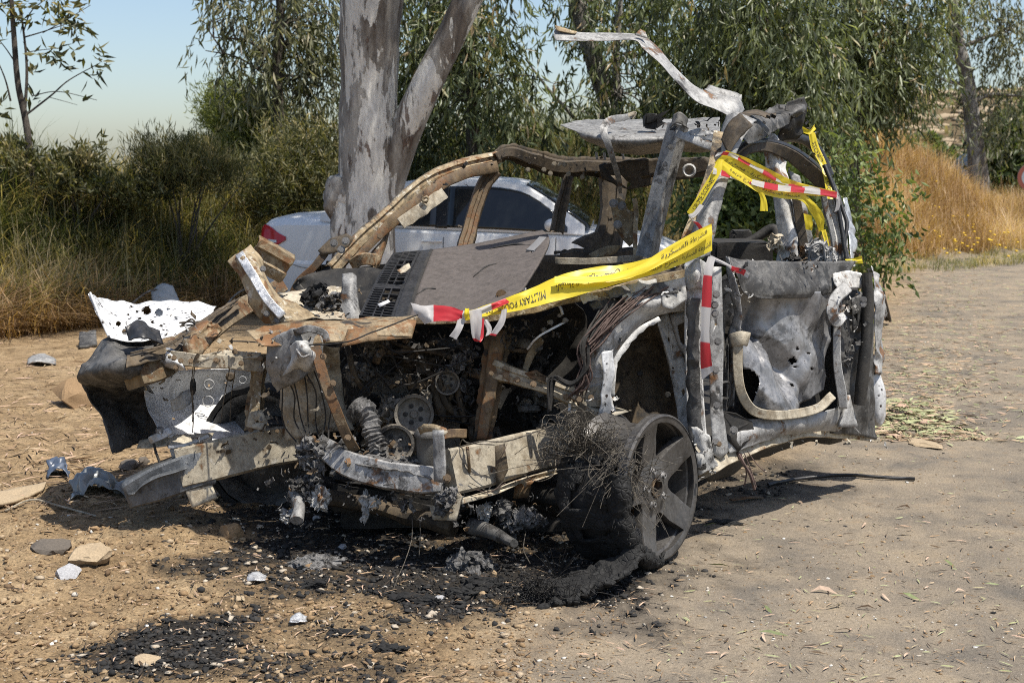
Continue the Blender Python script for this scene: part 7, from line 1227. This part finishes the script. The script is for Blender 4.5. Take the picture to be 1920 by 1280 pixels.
rock(270, 1252, 60, 22, M['rockpale'], 'pale stone at the bottom edge on the black soot patch', 10); rock(835, 600, 1, 1, M['rock'], 'x', 9) if False else None
for k in range(26):
    px, py = rs.uniform(-10, 980), rs.uniform(900, 1275) ** 1.0; w_ = rs.uniform(10, 24); kk = rs.choice(['rock', 'rockpale', 'rockpale', 'rockgrey', 'rock'])
    rock(px, py, w_, w_ * rs.uniform(.5, .8), M[kk], {'rock': 'small brown stone in the gravelly dirt', 'rockpale': 'small pale stone in the gravelly dirt', 'rockgrey': 'small grey stone in the gravelly dirt'}[kk], 20 + k, group='small stones in the dirt')
# char chunks
for k, (px, py, w_, h_, mt, lb) in enumerate(((590, 1066, 90, 40, 'melt', 'grey flaky ash crust on the ground under the cross beam'), (590, 1106, 60, 36, 'char', 'black char lump in front of the grey ash crust'), (770, 1130, 70, 34, 'char', 'shiny black char lump left of the round black one'), (800, 1140, 46, 40, 'char', 'round hollow black char lump near the hanging wire'), (866, 1122, 60, 40, 'char', 'black char lump below the white ash heap'), (880, 1076, 90, 70, 'melt', 'heap of white ash and melted metal under the engine'), (905, 1105, 90, 50, 'char', 'wide black char heap in front of the white ash heap'), (730, 1234, 56, 30, 'char', 'black char shard nearest the bottom middle of the picture'), (1175, 1108 - 10, 40, 18, 'char', 'small black rubber crumb on the road side of the tread strip'), (640, 1200, 50, 20, 'char', 'small black char flake among pale gravel'), (1362, 985, 56, 12, 'char', 'black burnt stick on the road beside the front wheel'))):
    g = G(px, py); w2 = S(w_, g[1]) / 2; h2 = S(h_, g[1]) / 2 * .6; V, F = lump((0, 0, 0), (w2, w2 * .7, h2), 5, .9, 2.2, 70 + k); V = V + np.stack([fbm(V * 45 + o_, 3) for o_ in (0, 31, 57)], 1) * h2 * .7; V[:, 2] = np.maximum(V[:, 2], -h2 * .4)
    me = bpy.data.meshes.new('char_lump'); me.from_pydata(V.tolist(), [], F.tolist()); me.update(); o = link_mesh('char_lump', me, M[mt], None, True, 25); o.location = (g[0], g[1] + w2 * .3, float(tz([g[0]], [g[1]])[0]) + h2 * .2); tag(o, lb, 'char', 'charred lumps on the ground')
for k, (px, py, w_, lb) in enumerate(((482, 1094, 36, 'grey metal flake lying on the gravel under the front'), (560, 1172, 34, 'light grey metal flake near the lower middle of the dirt'))):
    g = G(px, py); q = S(w_, g[1]) / 2; z0 = float(tz([g[0]], [g[1]])[0]); o = patch('metal_flake', [[(g[0] - q, g[1] - q * .8, z0 + .012), (g[0] + q * .3, g[1] - q, z0 + .018), (g[0] + q, g[1] - q * .3, z0 + .01)], [(g[0] - q * .9, g[1] + q * .6, z0 + .02), (g[0], g[1] + q * .9, z0 + .03), (g[0] + q * .8, g[1] + q * .8, z0 + .015)]], M['silver'], None, .006, .008, 30, rag=.008, world=True); tag(o, lb, 'metal scrap', 'metal flakes')
# scraps at the left
def gp(px, py, z): g = G(px, py); return (g[0], g[1], float(tz([g[0]], [g[1]])[0]) + z)
M['clear'] = plain('crumpled dull plastic', (.20, .21, .21), .25, 0, .3, 12); M['bluish'] = plain('bluish plastic', (.06, .08, .12), .4)
o = patch('plastic_scrap', [[gp(130, 945, .01), gp(175, 940, .06), gp(245, 942, .01)], [gp(135, 930, .05), gp(185, 926, .09), gp(240, 930, .03)], [gp(150, 915, .01), gp(190, 912, .05), gp(235, 918, .01)]], M['clear'], None, .012, .03, 16, crease=.03, rag=.02, world=True); tag(o, 'crumpled translucent plastic scrap in front of the crash tip', 'plastic scrap')
o = patch('plastic_scrap', [[gp(88, 898, .01), gp(110, 896, .05), gp(132, 898, .01)], [gp(90, 884, .04), gp(110, 880, .07), gp(128, 886, .02)]], M['bluish'], None, .01, .03, 18, crease=.02, rag=.01, world=True); tag(o, 'small bluish plastic scrap at the left on the dirt', 'plastic scrap')
o = patch('flat_panel_scrap', [[gp(-30, 958, .01), gp(30, 950, .012), gp(82, 930, .012)], [gp(-20, 938, .02), gp(40, 930, .02), gp(88, 920, .014)]], M['rockpale'], None, .02, .006, 8, rag=.006, world=True, thick=.012); tag(o, 'flat pale panel scrap at the left picture edge', 'panel scrap')
o = patch('metal_scrap', [[gp(52, 690, .02), gp(80, 688, .04), gp(106, 686, .02)], [gp(54, 680, .03), gp(80, 677, .05), gp(104, 680, .02)]], M['grey'], None, .02, .02, 8, rag=.008, world=True, thick=.01); tag(o, 'thin grey metal scrap lying left of the boulder', 'metal scrap', 'metal scraps at left')
o = patch('metal_scrap', [[gp(148, 657, .01), gp(165, 655, .02), gp(182, 652, .02)], [gp(150, 648, .09), gp(166, 646, .10), gp(180, 645, .09)]], M['dark'], None, .02, .01, 8, rag=.006, world=True, thick=.03); tag(o, 'small dark boxy metal scrap behind the white bonnet corner', 'metal scrap', 'metal scraps at left')
M['shard'] = plain('grey glass pane', (.30, .32, .32), .2, 0, .2)
o = patch('glass_shard', [[(284, 548, 12.3), (302, 532, 12.35), (324, 536, 12.35)], [(290, 598, 12.1), (320, 598, 12.1), (352, 598, 12.1)]], M['shard'], None, .03, .01, 6, rag=.01, thick=.006); tag(o, 'pale glass shard leaning on the grass behind the bonnet', 'glass shard')
wires_ = wires('rubber_strip', [[gp(1440, 912, .012), gp(1500, 900, .014), gp(1580, 896, .014), (*gp(1650, 899, .014)[:3],), gp(1715, 902, .012)]], .008, M['blackplastic'], None, 26, world=True, prof='tube6'); tag(wires_, 'long black rubber seal strip lying on the road under the door', 'rubber strip')
o = wires('white_cable', [[gp(10, 960, .01), gp(60, 950, .012), gp(110, 956, .01), gp(180, 972, .01)]], .004, M['cream'], None, 24, world=True); tag(o, 'thin pale cable lying on the dirt at the left', 'cable')
o = beam('rusty_strip', [gp(1370, 940, .01), gp(1400, 938, .014), gp(1428, 935, .01)], .03, .004, M['rust'], None, 'box', 10, world=True, ref=(0, 0, 1)); tag(o, 'short rusty metal strip on the ground below the door', 'metal scrap')
# twig across the left bank, white rubbish on the far verge
for q, lb in (([(205, 420, 11.9), (255, 392, 12.2), (290, 380, 12.3), (325, 372, 12.5)], 'crooked bare branch lying high on the left bank'), ([(402, 420, 12.8), (440, 406, 12.9), (480, 408, 12.9), (510, 420, 12.9)], 'arched bare branch lying on the bank left of the sedan')):
    pts_ = np.array([P(*w_) for w_ in q]); pts_[:, 2] = tz(pts_[:, 0], pts_[:, 1]) + np.array([.05, .28, .34, .25])
    o = wires('dead_branch', [pts_], .009, M['bark2'], None, 20, prof='tube6', wob=.03, world=True); tag(o, lb, 'branch', 'dead branches on the bank')
for k, (px, py, q, lb) in enumerate(((1806, 468, .10, 'larger white litter bag at the foot of the dry grass'), (1826, 456, .07, 'smaller white litter bag behind the larger one'))):
    V, F = lump(np.array(gp(px, py, .05)), (q * 1.5, q, q * .8), 3, .4, 2, 90 + k); o = mesh('litter_bag', V, F, M['whitepaint'], None); tag(o, lb, 'litter', 'white litter by the dry grass')
# yellow flowers in the verge
n = 60; px = r.uniform(1740, 1915, n); Yf = r.uniform(19, 24, n); V0, F0 = ico(1); c = np.array([[P(a, 400, b_)[0], b_, 0] for a, b_ in zip(px, Yf)]); c[:, 2] = tz(c[:, 0], c[:, 1]) + r.uniform(.15, .45, n)
V = V0[None] * .028 * np.array([1, 1, .5]) + c[:, None]; M['flower'] = plain('yellow flower', (.75, .48, .02), .6); tag(bigmesh('yellow_flowers', V.reshape(-1, 3), (F0[None] + (np.arange(n) * 12)[:, None, None]).reshape(-1, 3), M['flower']), 'tiny yellow flowers in the right verge', 'flowers', kind='stuff')
# white stones on the far hillside
n = 500; px = r.uniform(1640, 1960, n); Yf = r.uniform(40, 95, n); c = np.array([[P(a, 300, b_)[0], b_, 0] for a, b_ in zip(px, Yf)]); c[:, 2] = tz(c[:, 0], c[:, 1]); s = r.uniform(.15, .6, n)
V = V0[None] * (1 + .3 * r.normal(size=(n, 12, 1))) * (s[:, None] * [1.4, 1, .4])[:, None] + c[:, None]; tag(bigmesh('hillside_rocks', V.reshape(-1, 3), (F0[None] + (np.arange(n) * 12)[:, None, None]).reshape(-1, 3), M['rockpale']), 'pale rocks strewn over the far hillside', 'rocks', kind='stuff')

# grass tufts and low scrub over the far hillside
r = np.random.default_rng(88); n = 9000; y = r.uniform(34, 110, n); x = r.uniform(8, 75, n); k = fbm2(x, y, .16, 3); keep = k > -.12; x, y, k = x[keep], y[keep], k[keep]; n = len(x)
V, F, h = blades(np.stack([x, y, tz(x, y) - .03], 1), r.uniform(.25, .8, n), r.uniform(.08, .3, n), r.uniform(0, 6.3, n), r.uniform(.2, 1.2, n), np.clip(.55 - k * .9 + .2 * r.normal(size=n), .1, 1)); tag(bigmesh('hillside_scrub', V, F, M['grass'], attrs={'hue': h}), 'patchy grass and scrub over the far hillside', 'scrub', kind='stuff')
